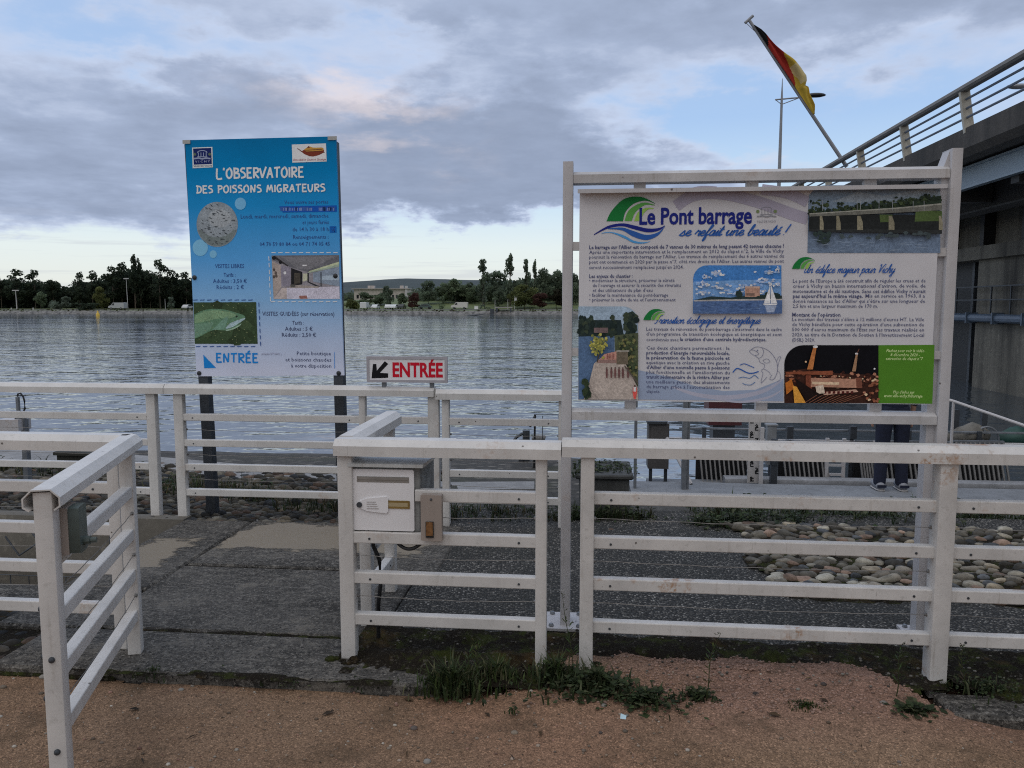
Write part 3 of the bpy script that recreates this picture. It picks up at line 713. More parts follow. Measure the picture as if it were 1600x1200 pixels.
def fence(label, u, v, posts, spans, cap, group, mat=PAINT, rot=0.0, z=0.0, rails=RAILS, top=1.042, open_=False, wires=True, dz=0.0, pd=.06):
    t = thing('guard_rail', label, 'fence', u, v, z, group, rot, True)
    mb = MB(); pts = [(cap[0],0,top),(cap[1],0,top)]
    mb.sweep(open_cap() if open_ else cap_prof(), pts, cap=True)
    mb.build('top_rail', mat, t, smooth=25)
    for (x, w) in posts:
        mb = MB(); mb.sweep(rrect(w, pd, .006), [(x,0,-.06),(x,0,top-.012)], up=(0,1,0)); mb.build('post', mat, t, smooth=25)
    for s in spans:
        x0, x1 = s[0], s[1]
        for i, h in enumerate(rails):
            a, b = (x0, x1) if len(s) < 3 or s[2].get(i) is None else s[2][i]
            lower_rail(a, b, 0, h+dz).build('rail', [mat, DARKSTEEL], t, smooth=12)
        if wires:
            hs = [(rails[i]+rails[i+1])/2+dz for i in range(len(rails)-1)]
            for h in hs:
                mb = MB(); n = 14
                mb.tube([(x0+(x1-x0)*k/n, .02, h-.010*math.sin(math.pi*k/n)+.002*math.sin(k*2.1)) for k in range(n+1)], .0017, 5)
                for xx in (x0+.004, x1-.004): mb.ball((xx,.02,h), .009, 6, 4)
                mb.build('wire', WIRE, t)
    return t
GF = 'white guard rails of the front fence'; GB = 'white guard rails of the back fence'
fence('short front fence panel carrying the white mailbox', 0, 0, [(.018,.070),(.923,.052)], [(.053,.897,{0:(.345,.897)})], (-.024,1.012), GF)
fence('long front fence panel below the white information board, with rust blooms', 0, 0, [(1.130,.062),(2.662,.075),(4.2,.075)], [(1.161,2.625),(2.70,4.16)], (1.016,4.26), GF, dz=.006, top=1.056, pd=.085, mat=PAINT_R)
fence('return fence running back from the mailbox panel along the entrance', 0, 0, [(.37,.062),(.86,.062)], [(.401,.829)], (.064,.93), GF, rot=math.pi/2, wires=False)
fence('left front fence panel beside the open gate', -4.2, 0, [(3.09,.06),(1.5,.06),(.1,.06)], [(1.53,3.06),(.13,1.47)], (.0,3.17), GF)
fence('left back fence panel by the lake with a white box behind it', -5.3, 2.33, [(3.03,.075),(1.5,.075)], [(1.54,2.99),(.0,1.46)], (0,3.155), GB)
fence('middle back fence panel in front of the blue sign posts', -2.13, 2.33, [(.085,.075),(1.55,.05),(2.10,.085)], [(.123,1.525),(1.575,2.058)], (-.01,2.11), GB)
fence('right back fence panel behind the mailbox panel, slightly lower than its neighbour', 0, 2.30, [(.068,.055),(.945,.06)], [(.096,.915)], (.0,.99), GB, top=1.026)
# gate, swung open towards the path
gate = fence('white gate swung open over the path, grey lock box on its end post', -1.03, -.02, [(.035,.062),(1.09,.066)], [(.066,1.057)], (-.03,1.135), GF, rot=math.atan2(-1.05,.345), open_=True)
gate.name = 'open_gate'; gate['category'] = 'gate'
m = MB(); m.box(.955,1.05,.026,.05,.79,.955); pl_ = m.build('lock_plate', BEIGE, gate)
m = MB(); m.sweep(rrect(.085,.165,.012), [(1.002,.05,.872),(1.002,.085,.872)]); lk = m.build('lock_box', GREENBOX, gate)
m = MB(); m.tube([(1.0,.085,.825),(1.0,.105,.825)], .016, 10); m.tube([(1.0,.103,.825),(1.0,.125,.825)], .010, 10); m.build('lock_knob', GREENBOX, lk)
m = MB(); m.tube([(-.055,0,1.0),(-.02,0,1.0)], .024, 10); m.build('cap_plug', DEEP_BLACK, gate)
m = MB()
for h in (.62,.45,.30): m.ball((1.09,-.033,h), .012, 8, 5)
for h in (.45,.12): m.ball((1.124,.0,h), .011, 8, 5)
m.build('bolt', DARKSTEEL, gate)
m = MB(); m.tube([(1.055,.0,.60),(1.05,-.035,.575),(1.055,-.03,.545)], .012, 6); m.build('latch', DARKSTEEL, gate)
# ------------------------------------------------------------------ mailbox and its neighbours
mbx = thing('mailbox', 'white wall mailbox with a slot and brass name plate on the short fence panel', 'mailbox', .19, .1, .6)
m = MB(); m.box(.045,.365,.0,.33,.608,.915); bo = m.build('body', simple('grimy_grey_enamel', (.20,.205,.20), .6, .45, 12), mbx)
bv = bo.modifiers.new('b', 'BEVEL'); bv.width = .006; bv.segments = 2
m = MB(); m.sweep(rrect(.29,.288,.008), [(.193,-.012,.757),(.193,.0,.757)]); dr = m.build('door', MAILW, mbx)
m = MB(); m.box(.071,.315,-.0135,-.011,.840,.867); m.build('slot_surround', SLOTG, dr)
m = MB(); m.box(.075,.311,-.017,-.012,.853,.865); m.build('slot_flap', SLOTG, dr)
m = MB(); m.sweep(rrect(.112,.037,.004), [(.262,-.016,.738),(.262,-.011,.738)]); npl = m.build('name_plate', BRASS, dr)
m = MB(); m.box(.215,.309,-.0172,-.0155,.729,.747); m.build('name_card', simple('name_card', (.40,.32,.18), .6, .05), npl)
m = MB(); pr2 = [(-.078,-.028),(-.078,.030),(-.070,.040),(.02,.030),(.056,.016),(.062,0),(.056,-.016),(.02,-.030),(-.070,-.038)]
m.sweep([(-a, b) for a, b in pr2], [(.140,-.020,.735),(.140,-.011,.735)]); lk2 = m.build('lock_escutcheon', MAILW, dr)
m = MB()
for q in range(4): m.box(.118,.172-q*.004,-.0225,-.0195,.718+q*.010,.7215+q*.010)
m.build('grip_ribs', PAINT_C, lk2)
m = MB(); m.tube([(.083,-.026,.735),(.083,-.018,.735)], .013, 12); m.build('lock', DARKSTEEL, lk2)
m = MB(); m.add([(.035,-.035,.915),(.385,-.035,.915),(.475,.37,.972),(.02,.37,.972),(.035,-.035,.930),(.385,-.035,.930),(.475,.37,.987),(.02,.37,.987)],
      [(0,3,2,1),(4,5,6,7),(0,1,5,4),(1,2,6,5),(2,3,7,6),(3,0,4,7)]); m.build('roof', mk_white('grimy_white_paint', (.60,.61,.60), rust=.2, grime=1.6), mbx, smooth=0)
ib = thing('junction_box', 'beige flat electrical box with an amber window beside the mailbox', 'electrical box', .42, -.03, .6)
m = MB(); m.sweep(rrect(.096,.212,.005), [(.427,-.062,.692),(.427,-.026,.692)]); m.build('cover', BEIGE, ib)
m = MB(); m.box(.402,.438,-.068,-.061,.602,.676); m.build('label_holder', BLACKP, ib)
m = MB(); m.box(.405,.435,-.0715,-.067,.612,.674); m.build('amber_window', AMBER, ib)
m = MB(); m.ball((.427,-.063,.778), .006, 6, 4); m.build('screw', DARKSTEEL, ib)
m = MB(); n = 16
m.tube([(.205+.205*k/n, .03-.03*math.sin(math.pi*k/n), .60-.075*math.sin(math.pi*k/n)) for k in range(n+1)], .0085, 8)
tag(m.build('cable', DEEP_BLACK, origin=(.2, 0, .55)), 'black cable looping from the mailbox to the beige electrical box', 'cable')
m = MB(); m.tube([(.10,.12,.61),(.105,.12,.5),(.13,.14,.42),(.135,.13,.30),(.12,.14,.2),(.115,.15,.02)], .010, 8)
tag(m.build('cable', DEEP_BLACK, origin=(.1, .12, 0)), 'black cable dropping from the mailbox to the ground', 'cable')
# ------------------------------------------------------------------ lettering
def _font_mesh(text, bold=0.0, shear=0.0, res=2):
    cu = bpy.data.curves.new('t', 'FONT'); cu.body = text; cu.size = 1; cu.offset = bold; cu.shear = shear; cu.resolution_u = res
    o = bpy.data.objects.new('t', cu); COL.objects.link(o)
    dg = bpy.context.evaluated_depsgraph_get(); me = o.evaluated_get(dg).to_mesh()
    v = np.array([p.co[:2] for p in me.vertices]).reshape(-1, 2); f = [tuple(p.vertices) for p in me.polygons]
    o.evaluated_get(dg).to_mesh_clear(); bpy.data.objects.remove(o); bpy.data.curves.remove(cu)
    return v, f
_hv, _ = _font_mesh('H'); CAPH = _hv[:, 1].max()-_hv[:, 1].min()
_xv, _ = _font_mesh('x'); XH = _xv[:, 1].max()/CAPH
class Face:
    """flat printed sheet: a point of the survey photo -> a point (s, t) on the sheet's plane"""
    def __init__(s, v, front=0.0): s.v = v; s.lay = 0
    def p(s, px, py):
        q = onV(px, py, s.v); return q[0], q[2]
class Art:
    def __init__(s, face, lay=1): s.f = face; s.mb = MB(); s.lay = lay
    def d(s): s.lay += 1; return s.f.v-.0012-.00006*s.lay
    def polyw(s, pts, col):
        y = s.d(); s.mb.col = col
        a = sum(pts[i][0]*pts[(i+1) % len(pts)][1]-pts[(i+1) % len(pts)][0]*pts[i][1] for i in range(len(pts)))
        if a < 0: pts = pts[::-1]
        s.mb.add([(u, y, z) for u, z in pts], [tuple(range(len(pts)))])
    def poly(s, pts, col): s.polyw([s.f.p(*q) for q in pts], col)
    def rect(s, x0, y0, x1, y1, col): s.poly([(x0,y0),(x1,y0),(x1,y1),(x0,y1)], col)
    def disc(s, x, y, rx, ry, col, n=24): s.poly([(x+rx*math.cos(6.2832*k/n), y+ry*math.sin(6.2832*k/n)) for k in range(n)], col)
    def many(s, quads, col, keep=True):      # many small marks on one layer
        y = s.d(); s.mb.col = col
        for q in quads:
            P = [s.f.p(*k) for k in q]
            a = sum(P[i][0]*P[(i+1) % len(P)][1]-P[(i+1) % len(P)][0]*P[i][1] for i in range(len(P)))
            if a < 0: P = P[::-1]
            s.mb.add([(u, y, z) for u, z in P], [tuple(range(len(P)))])
    def blobs(s, pts, cols):
        for (x, y, rx, ry), c in zip(pts, cols):
            n = 9; ph = random.random()*6
            s.poly([(x+rx*(1+.25*math.sin(3*a+ph))*math.cos(a), y+ry*(1+.25*math.cos(2*a+ph))*math.sin(a)) for a in [6.2832*k/n for k in range(n)]], c)
    def strokew(s, pts, w, col, taper=0):
        """mitred ribbon along a polyline given on the sheet (u, z)"""
        if len(pts) < 2: return
        y = s.d(); s.mb.col = col; L = []; Rr = []; n = len(pts)
        for i in range(n):
            a = pts[max(i-1, 0)]; b = pts[min(i+1, n-1)]; dx, dz = b[0]-a[0], b[1]-a[1]; q = math.hypot(dx, dz) or 1e-9
            nx, nz = -dz/q, dx/q; ww = w/2
            if 0 < i < n-1:
                p = pts[i]; e1 = (p[0]-a[0], p[1]-a[1]); q1 = math.hypot(*e1) or 1e-9
                c = abs((-e1[1]/q1)*nx+(e1[0]/q1)*nz); ww = ww/max(c, .55)
            if taper:
                t = i/(n-1); ww *= max(.06, math.sin(math.pi*min(max(t, .02), .98))**taper)
            L.append((pts[i][0]+nx*ww, y, pts[i][1]+nz*ww)); Rr.append((pts[i][0]-nx*ww, y, pts[i][1]-nz*ww))
        s.mb.add(L+Rr, [(i, n+i, n+i+1, i+1) for i in range(n-1)])
    def stroke(s, pts, w, col, taper=0, sm=0):
        P = [s.f.p(*q) for q in pts]; s.strokew(catmull(P, sm) if sm else P, w, col, taper)
    def text(s, text, x0, y0, x1, y1, cap, col, bold=0.0, shear=0.0, res=1):
        """one line of type: baseline from (x0, y0) to (x1, y1), cap height in photo pixels"""
        a = s.f.p(x0, y0); b = s.f.p(x1, y1); h = s.f.p(x0, y0-cap)[1]-a[1]
        v, f = _font_mesh(text, bold, shear, res)
        k = h/CAPH; wx = v[:, 0].max()-v[:, 0].min(); sx = (b[0]-a[0])/wx; x_ = v[:, 0].min()
        zb = (a[1]+b[1])/2; y = s.d(); s.mb.col = col
        s.mb.add([(a[0]+(p[0]-x_)*sx, y, zb+p[1]*k) for p in v], f)
    def glyphs(s, text, font, x0, y0, x1, y1, xh, col, w, slant=0.0, sm=4, gap=.18, space=.5):
        a = s.f.p(x0, y0); b = s.f.p(x1, y1); h = s.f.p(x0, y0-xh)[1]-a[1]
        x = 0; runs = []
        for ch in text:
            if ch == ' ': x += space; continue
            adv, sts = font[ch]
            for st in sts: runs.append([(x+q[0]+slant*q[1], q[1]) for q in st])
            x += adv+gap
        x -= gap; sx = (b[0]-a[0])/x; zb = (a[1]+b[1])/2
        for r in runs:
            P = [(a[0]+q[0]*sx, zb+q[1]*h) for q in r]
            s.strokew(catmull(P, sm) if sm and len(P) > 2 else P, w, col)
    def build(s, name, parent, mat=None): return s.mb.build(name, mat or PRINT, parent, smooth=0)
def catmull(P, n):
    if len(P) < 3: return P
    out = []
    for i in range(len(P)-1):
        p0 = P[max(i-1, 0)]; p1 = P[i]; p2 = P[i+1]; p3 = P[min(i+2, len(P)-1)]
        for k in range(n):
            t = k/n; out.append(tuple(.5*(2*p1[j]+(p2[j]-p0[j])*t+(2*p0[j]-5*p1[j]+4*p2[j]-p3[j])*t*t+(3*p1[j]-p0[j]-3*p2[j]+p3[j])*t**3) for j in (0, 1)))
    return out+[P[-1]]
# brush capitals (strokes in a unit-high cell) and a joined script (x-height 1)
HAND = {
 'L': (.55, [[(.08,1.0),(.05,.02),(.55,.0)]]), "'": (.15, [[(.1,1.05),(.05,.8)]]), '\u2019': (.15, [[(.1,1.05),(.05,.8)]]),
 'O': (.62, [[(.35,.97),(.1,.75),(.06,.3),(.28,.02),(.54,.25),(.56,.7),(.40,.97),(.28,.95)]]),
 'B': (.55, [[(.1,1.0),(.08,0)],[(.0,.97),(.42,.92),(.44,.66),(.1,.52)],[(.1,.52),(.52,.42),(.50,.08),(.0,.03)]]),
 'S': (.5, [[(.48,.93),(.2,.97),(.06,.72),(.40,.48),(.45,.15),(.05,.02)]]),
 'E': (.5, [[(.08,1.0),(.06,.0)],[(.0,.97),(.5,.98)],[(.06,.52),(.42,.54)],[(.02,.02),(.52,.03)]]),
 'R': (.55, [[(.1,1.0),(.07,-.02)],[(.0,.95),(.45,.93),(.48,.62),(.1,.48)],[(.12,.48),(.55,-.02)]]),
 'V': (.55, [[(.0,.95),(.22,.0)],[(.22,.0),(.62,1.08)]]),
 'A': (.6, [[(.0,-.05),(.34,1.0)],[(.34,1.0),(.55,-.03)],[(.1,.34),(.52,.38)]]),
 'T': (.55, [[(.0,.95),(.6,1.0)],[(.28,.97),(.25,.0)]]), 'I': (.12, [[(.08,.98),(.06,.0)]]),
 'D': (.6, [[(.16,.95),(.12,.0)],[(.0,.98),(.45,.88),(.58,.5),(.42,.12),(.0,.02)]]),
 'P': (.5, [[(.1,1.0),(.08,-.05)],[(.0,.96),(.42,.92),(.46,.62),(.1,.46)]]),
 'N': (.62, [[(.08,-.02),(.1,.98)],[(.1,.98),(.48,.03)],[(.48,.03),(.56,1.05)]]),
 'M': (.75, [[(.03,-.02),(.16,.98)],[(.16,.98),(.34,.25)],[(.34,.25),(.56,1.0)],[(.56,1.0),(.70,-.02)]]),
 'G': (.6, [[(.5,.93),(.2,.92),(.06,.5),(.2,.05),(.5,.12),(.54,.42)],[(.34,.44),(.62,.44)]]),
 'U': (.58, [[(.05,1.0),(.08,.3),(.28,.0),(.48,.3),(.54,1.0)]]),
 '\u00c9': (.5, [[(.08,1.0),(.06,.0)],[(.0,.97),(.5,.98)],[(.06,.52),(.42,.54)],[(.02,.02),(.52,.03)],[(.2,1.1),(.42,1.3)]])}
SCR = {
 's': (.55, [[(-.1,.05),(.28,.95),(.32,.8),(.45,.25),(.2,.0),(.05,.12)],[(.25,.02),(.6,.25)]]),
 'e': (.55, [[(-.05,.3),(.4,.6),(.42,.9),(.2,.95),(.05,.5),(.15,.08),(.4,.05),(.65,.35)]]),
 'r': (.5, [[(-.05,.3),(.15,1.0),(.22,.85),(.45,.85),(.38,.3),(.45,.02),(.6,.25)]]),
 'f': (.42, [[(-.05,.2),(.3,1.3),(.42,1.9),(.3,2.0),(.2,1.5),(.12,.2),(.05,-.8),(.15,-.9),(.25,-.4),(.2,.05),(.5,.3)]]),
 'a': (.65, [[(.5,.85),(.25,1.0),(.02,.5),(.12,.05),(.35,.2),(.52,.9),(.48,.15),(.55,.03),(.75,.3)]]),
 'i': (.28, [[(-.05,.3),(.14,.95),(.1,.15),(.2,.03),(.38,.3)],[(.17,1.35),(.2,1.42)]]),
 't': (.35, [[(-.05,.3),(.22,1.75),(.12,.2),(.22,.03),(.45,.3)],[(-.02,1.15),(.42,1.2)]]),
 'u': (.65, [[(-.05,.4),(.08,.98),(.05,.2),(.2,.03),(.45,.4),(.52,.98),(.48,.2),(.58,.03),(.75,.3)]]),
 'n': (.65, [[(-.05,.6),(.08,.95),(.05,.0)],[(.07,.5),(.35,.98),(.48,.8),(.44,.2),(.55,.03),(.75,.3)]]),
 'b': (.55, [[(-.02,.3),(.28,1.6),(.22,2.0),(.1,1.6),(.05,.2),(.22,.02),(.45,.4),(.4,.9),(.55,.85),(.7,.9)]]),
 'p': (.6, [[(-.05,.5),(.12,1.0),(.02,-.9)],[(.1,.6),(.35,1.0),(.5,.6),(.35,.05),(.12,.1)],[(.3,.05),(.7,.3)]]),
 'o': (.55, [[(.35,.95),(.08,.7),(.08,.15),(.3,.03),(.5,.4),(.42,.9),(.3,.92),(.45,.75),(.7,.8)]]),
 'd': (.65, [[(.48,.85),(.22,1.0),(.02,.5),(.12,.05),(.35,.2),(.62,1.95)],[(.6,1.9),(.48,.15),(.55,.03),(.75,.3)]]),
 'c': (.5, [[(.42,.8),(.28,.98),(.05,.6),(.1,.08),(.32,.03),(.6,.3)]]),
 'm': (.95, [[(-.05,.6),(.08,.95),(.05,.0)],[(.07,.5),(.3,.98),(.4,.8),(.36,.0)],[(.38,.5),(.65,.98),(.76,.8),(.72,.2),(.82,.03),(1.0,.3)]]),
 'j': (.3, [[(-.05,.3),(.2,.98),(.1,-.6),(-.1,-.9),(-.15,-.6),(.38,.3)],[(.22,1.35),(.25,1.42)]]),
 'h': (.62, [[(-.02,.3),(.28,1.6),(.22,2.0),(.1,1.6),(.02,.0)],[(.05,.5),(.32,.98),(.46,.8),(.42,.2),(.52,.03),(.72,.3)]]),
 'y': (.6, [[(-.05,.5),(.08,.98),(.08,.3),(.22,.1),(.48,.5),(.55,.98),(.4,-.6),(.2,-.9),(.1,-.6),(.7,.3)]]),
 'l': (.32, [[(-.02,.3),(.28,1.6),(.24,2.0),(.12,1.6),(.08,.2),(.2,.03),(.42,.3)]]),
 'g': (.62, [[(.48,.85),(.22,1.0),(.02,.5),(.12,.1),(.35,.3),(.52,.95),(.4,-.6),(.2,-.9),(.08,-.6),(.72,.3)]]),
 'q': (.62, [[(.48,.85),(.22,1.0),(.02,.5),(.12,.1),(.35,.3),(.52,.95),(.44,-.9),(.6,-.5),(.72,.3)]]),
 'U': (.95, [[(.0,1.7),(.15,1.95),(.2,1.6),(.12,.4),(.3,.03),(.6,.5),(.8,1.95),(.7,.3),(.8,.03),(1.0,.3)]]),
 'V': (.8, [[(.0,1.7),(.15,1.95),(.22,1.6),(.28,.0)],[(.28,.0),(.6,1.3),(.85,1.95),(1.0,1.9)]]),
 'T': (.8, [[(.0,1.6),(.15,1.95),(.5,1.85),(1.05,2.0)],[(.6,1.9),(.4,.3),(.2,.0),(.05,.15)]]),
 '!': (.3, [[(.2,2.0),(.05,.5)],[(.0,.1),(.01,.0)]])}
for k_, b_ in (('\u00e9', 'e'),): SCR[k_] = (SCR[b_][0], SCR[b_][1]+[[(.28,1.2),(.48,1.55)]])
K_ = 2.05     # printed colours: measured picture values -> pigment values in this weak light
def pc(r, g, b, k=None): return tuple(min(.85, c*(k or K_)) for c in lin(r, g, b))
# ------------------------------------------------------------------ INFORMATION BOARD (right)
BV = .42
bd = thing('information_board', 'large white information board on a white steel frame behind the long fence', 'information board', 1.9, BV, 0)
for x in (1.022, 2.822):
    m = MB(); m.sweep(rrect(.05,.11,.005), [(x,BV+.05,0),(x,BV+.05,2.345 if x < 2 else 2.375)], up=(0,1,0)); po = m.build('post', PAINT_B, bd, smooth=25)
    m = MB(); m.box(x-.10,x+.10,BV-.05,BV+.17,.0,.014); bp = m.build('base_plate', PAINT_B, po)
    m = MB()
    for sx in (-.07,.07):
        for sy in (-.02,.14): m.ball((x+sx,BV+sy,.018), .014, 6, 4)
    m.build('bolt', STEEL, bp)
m = MB(); m.add([(2.765,BV+.02,2.272),(2.797,BV+.02,2.37),(2.797,BV+.02,2.2),(2.765,BV+.02,2.2),(2.765,BV+.1,2.272),(2.797,BV+.1,2.37),(2.797,BV+.1,2.2),(2.765,BV+.1,2.2)],
    [(0,3,2,1),(4,5,6,7),(0,1,5,4),(0,4,7,3)]); m.build('gusset', PAINT_B, bd, smooth=0)
m = MB(); m.box(2.760,2.798,BV+.03,BV+.10,0,2.205); m.build('side_channel', PAINT_B, bd)
for z in (2.298, 1.136):
    m = MB(); m.sweep([(-.05,-.056),(.035,-.056),(.05,-.020),(.026,0),(-.026,0),(-.05,-.016)], [(2.795,BV+.05,z),(1.048,BV+.05,z)]); m.build('cross_beam', PAINT_C, bd, smooth=25)
for (x, z0, z1) in ((1.37,2.2,2.245),(1.905,2.2,2.245),(2.45,2.2,2.245),(1.34,1.135,1.18),(1.98,1.135,1.18),(2.52,1.135,1.18)):
    m = MB(); m.box(x-.028,x+.028,BV+.03,BV+.065,z0,z1); m.build('bracket', PAINT_C, bd)
m = MB(); m.add([(1.56,BV+.04,2.246),(1.585,BV+.04,2.246),(1.60,BV+.04,2.2),(1.578,BV+.04,2.2)], [(0,3,2,1)]); 
for (x0, x1, z) in ((1.046,1.08,1.94),(1.046,1.08,1.42),(2.745,2.80,1.90),(2.745,2.80,1.415)):
    m = MB(); m.box(x0,x1,BV+.004,BV+.05,z-.02,z+.02); m.build('bracket', PAINT_C, bd)
PANELM = mk_attr('board_sheet', .5, .10, 2.5, .15)
m = MB(); m.col = (.67,.66,.68); m.box(1.079,2.757,BV,BV+.004,1.178,2.196); m.build('panel', PANELM, bd)
m = MB(); m.box(1.070,2.764,BV-.05,BV+.012,2.197,2.205); m.box(1.070,2.764,BV-.052,BV-.048,2.186,2.205); m.build('hood', PAINT_B, bd)
F1 = Face(BV)
DK = pc(62,66,92); NV = pc(22,30,96); BL = pc(36,72,130); GRN1 = pc(20,92,44); GRN2 = pc(70,125,58); GRN3 = pc(118,150,70)
# pale swooshes of the background
a = Art(F1, 0)
sw = pc(128,124,136)
a.stroke([(1056,322),(1085,305),(1130,303),(1185,316),(1236,334),(1262,342)], .055, sw, 0, 5); a.build('background_swoosh', bd); a = Art(F1, 3)
a.stroke([(1056,325),(1072,303),(1090,294),(1120,292)], .018, pc(124,121,133), .6, 5)
a.stroke([(1190,296),(1230,302),(1262,316)], .05, pc(132,128,140), 0, 4)
a.build('background_swoosh', bd); a = Art(F1, 0); lb = pc(118,128,146)
a.poly([(997,578),(1040,588),(1085,603),(1130,611),(1180,609),(1224,592),(1224,627),(997,624)], lb)
a.stroke([(1050,604),(1090,617),(1140,621),(1190,612),(1222,594)], .022, pc(136,136,148), .5, 5)
a.stroke([(1118,624),(1160,628),(1200,621),(1222,609)], .012, pc(136,136,148), .5, 5)
a.build('background_swoosh', bd)
def leaf_logo(a, x, y, s):
    """three nested green arcs rising from a flat foot"""
    def arc(r0, r1, top, tip, c, sh=0):
        P = [(x+s*q[0], y-s*q[1]*.64) for q in r0]; Q = [(x+s*q[0], y-s*q[1]*.64) for q in r1]
        a.polyw(catmull([a.f.p(*q) for q in P], 5)+catmull([a.f.p(*q) for q in Q], 5), c)
    arc([(0,0),(.12,.36),(.38,.73),(.72,.78),(1.0,.58)], [(1.0,.56),(.82,.66),(.58,.58),(.40,.32),(.34,0)], 0, 0, GRN1)
    arc([(.37,.01),(.45,.33),(.62,.53),(.80,.60),(.99,.53)], [(.99,.51),(.82,.53),(.70,.44),(.58,.25),(.52,.01)], 0, 0, GRN2)
    arc([(.57,.01),(.64,.27),(.76,.40),(.86,.44),(.97,.43)], [(.97,.40),(.86,.38),(.78,.28),(.73,.14),(.70,.01)], 0, 0, GRN3)
a = Art(F1, 8); leaf_logo(a, 947.5, 345.8, 76)
a.build('leaf_emblem', bd)
a = Art(F1, 8)
def waveband(a, up, lo, c): a.polyw(catmull([a.f.p(*q) for q in up], 6)+catmull([a.f.p(*q) for q in lo[::-1]], 6), c)
waveband(a, [(928,366),(950,353),(972,349),(990,352),(1012,357),(1030,356),(1039,352)], [(928,367.5),(950,357),(972,353.5),(990,358),(1012,363),(1030,360),(1039,352.5)], NV)
waveband(a, [(950,357),(972,355.5),(990,361),(1010,367),(1028,363),(1039,353)], [(950,358),(972,360),(990,370),(1010,375),(1028,368),(1039,354)], BL)
waveband(a, [(940,364),(955,362.5),(975,368),(990,376),(1005,378.5),(1016,377)], [(940,365),(955,364),(975,372),(990,379.5),(1005,380.5),(1016,377.5)], pc(62,120,165))
a.build('wave_emblem', bd)
a = Art(F1, 14)
a.text('Le Pont barrage', 998.8, 351.6, 1174.6, 347.6, 24.6, NV, .026, 0, 3)
a.build('title_lettering', bd)
for l_, g_ in enumerate((('se refait une beaut\u00e9 !', 1062, 369.3, 1228, 366.6, 8.3, .0062), ('Un \u00e9difice majeur pour Vichy', 1255, 427, 1396, 425.6, 6.6, .0036), ('Transition \u00e9cologique et \u00e9nerg\u00e9tique', 1022, 506, 1186.5, 505, 6.2, .0036))):
    a = Art(F1, 16); a.glyphs(g_[0], SCR, *g_[1:6], BL, g_[6], .32, 5 if l_ == 0 else 4, .06, .5); a.build('script_heading', bd)
a = Art(F1, 40); leaf_logo(a, 1237, 420, 36); a.build('small_leaf_emblem', bd); a = Art(F1, 40); leaf_logo(a, 1005, 500, 34); a.build('small_leaf_emblem', bd)
# municipal emblem in grey line
def townmark(a, x, y, s, c, w, dot):
    a.stroke([(x-s*.5,y-s*.25),(x-s*.44,y-s*.42),(x,y-s*.52),(x+s*.44,y-s*.42),(x+s*.5,y-s*.25)], w, c, 0, 4)
    for q in (-.42,-.14,.14,.42): a.stroke([(x+s*q,y-s*.3),(x+s*q,y+s*.12)], w, c)
    a.stroke([(x-s*.55,y+s*.16),(x+s*.55,y+s*.16)], w, c)
    a.stroke([(x-s*.9,y+s*.32),(x-s*.4,y+s*.26),(x,y+s*.33),(x+s*.4,y+s*.26),(x+s*.9,y+s*.32)], w, c, 0, 4)
    a.stroke([(x-s*.9,y+s*.40),(x-s*.4,y+s*.35),(x,y+s*.41),(x+s*.4,y+s*.35),(x+s*.9,y+s*.40)], w, c, 0, 4)
    for q in (-.8, .8): a.disc(x+s*q, y-s*.12, s*.16, s*.16, dot, 10)
a = Art(F1, 12); townmark(a, 1197.5, 332.5, 17, pc(96,98,104), .0022, pc(92,104,72)); a.text('VILLE DE VICHY', 1182.5, 348.3, 1212.5, 347.4, 3.4, pc(108,108,116)); a.build('town_emblem', bd)
# running text
def para(lines, x0, xr, ys, yr, cap, col=DK, bold=0.004):
    a = Art(F1, 13)
    for i, ln in enumerate(lines):
        t, xe = (ln, xr) if isinstance(ln, str) else ln[:2]
        xs = x0 if isinstance(ln, str) or len(ln) < 3 else ln[2]
        a.text(t, xs, ys[i], xe, ys[i]+(yr[i]-ys[i])*(xe-xs)/(xr-x0), cap, col, bold)
    a.build('text_block', bd)
para(['Le barrage sur l\u2019Allier est compos\u00e9 de 7 vannes de 30 m\u00e8tres de long pesant 42 tonnes chacune !'], 920.6, 1224.7, [391], [385.3], 5.6, DK, .022)
para(['Apr\u00e8s une importante intervention et le remplacement en 2012 du clapet n\u00b02, la Ville de Vichy',
      'poursuit la r\u00e9novation du barrage sur l\u2019Allier. Les travaux de remplacement des 6 autres vannes du',
      'pont ont commenc\u00e9 en 2020 par la passe n\u00b07, c\u00f4t\u00e9 rive droite de l\u2019Allier. Les autres vannes du pont',
      ('seront successivement remplac\u00e9es jusqu\u2019en 2024.', 1068)], 920.6, 1224.7, [398.4,405.8,413.6,421], [393,400.8,408.8,417], 5.3)
para(['Les enjeux du chantier :'], 920.6, 988.5, [434.7], [433.6], 5.6, DK, .018)
para([('\u2022 moderniser la structure, pr\u00e9server la s\u00fbret\u00e9', 1054), ('de l\u2019ouvrage et assurer la s\u00e9curit\u00e9 des riverains', 1064, 926), ('et des utilisateurs du plan d\u2019eau', 1019.5, 926),
      ('\u2022 faciliter la maintenance du pont-barrage', 1044), ('\u2022 pr\u00e9server le cadre de vie et l\u2019environnement', 1055.5)], 920.6, 1060, [441.6,449.2,456.6,464.2,471.6], [439.6,447.2,454.8,462.8,470], 5.3)
para(['Les travaux de r\u00e9novation du pont-barrage s\u2019inscrivent dans le cadre', 'd\u2019un programme de transition \u00e9cologique et \u00e9nerg\u00e9tique et sont'], 1009.8, 1221.6, [517.6,525.3], [516.2,524], 5.2)
para([('coordonn\u00e9s avec', 1060)], 1009.8, 1221.6, [533.2], [532], 5.2); para([('la cr\u00e9ation d\u2019une centrale hydro\u00e9lectrique.', 1197.5, 1062.5)], 1009.8, 1221.6, [533.2], [532], 5.3, DK, .02)
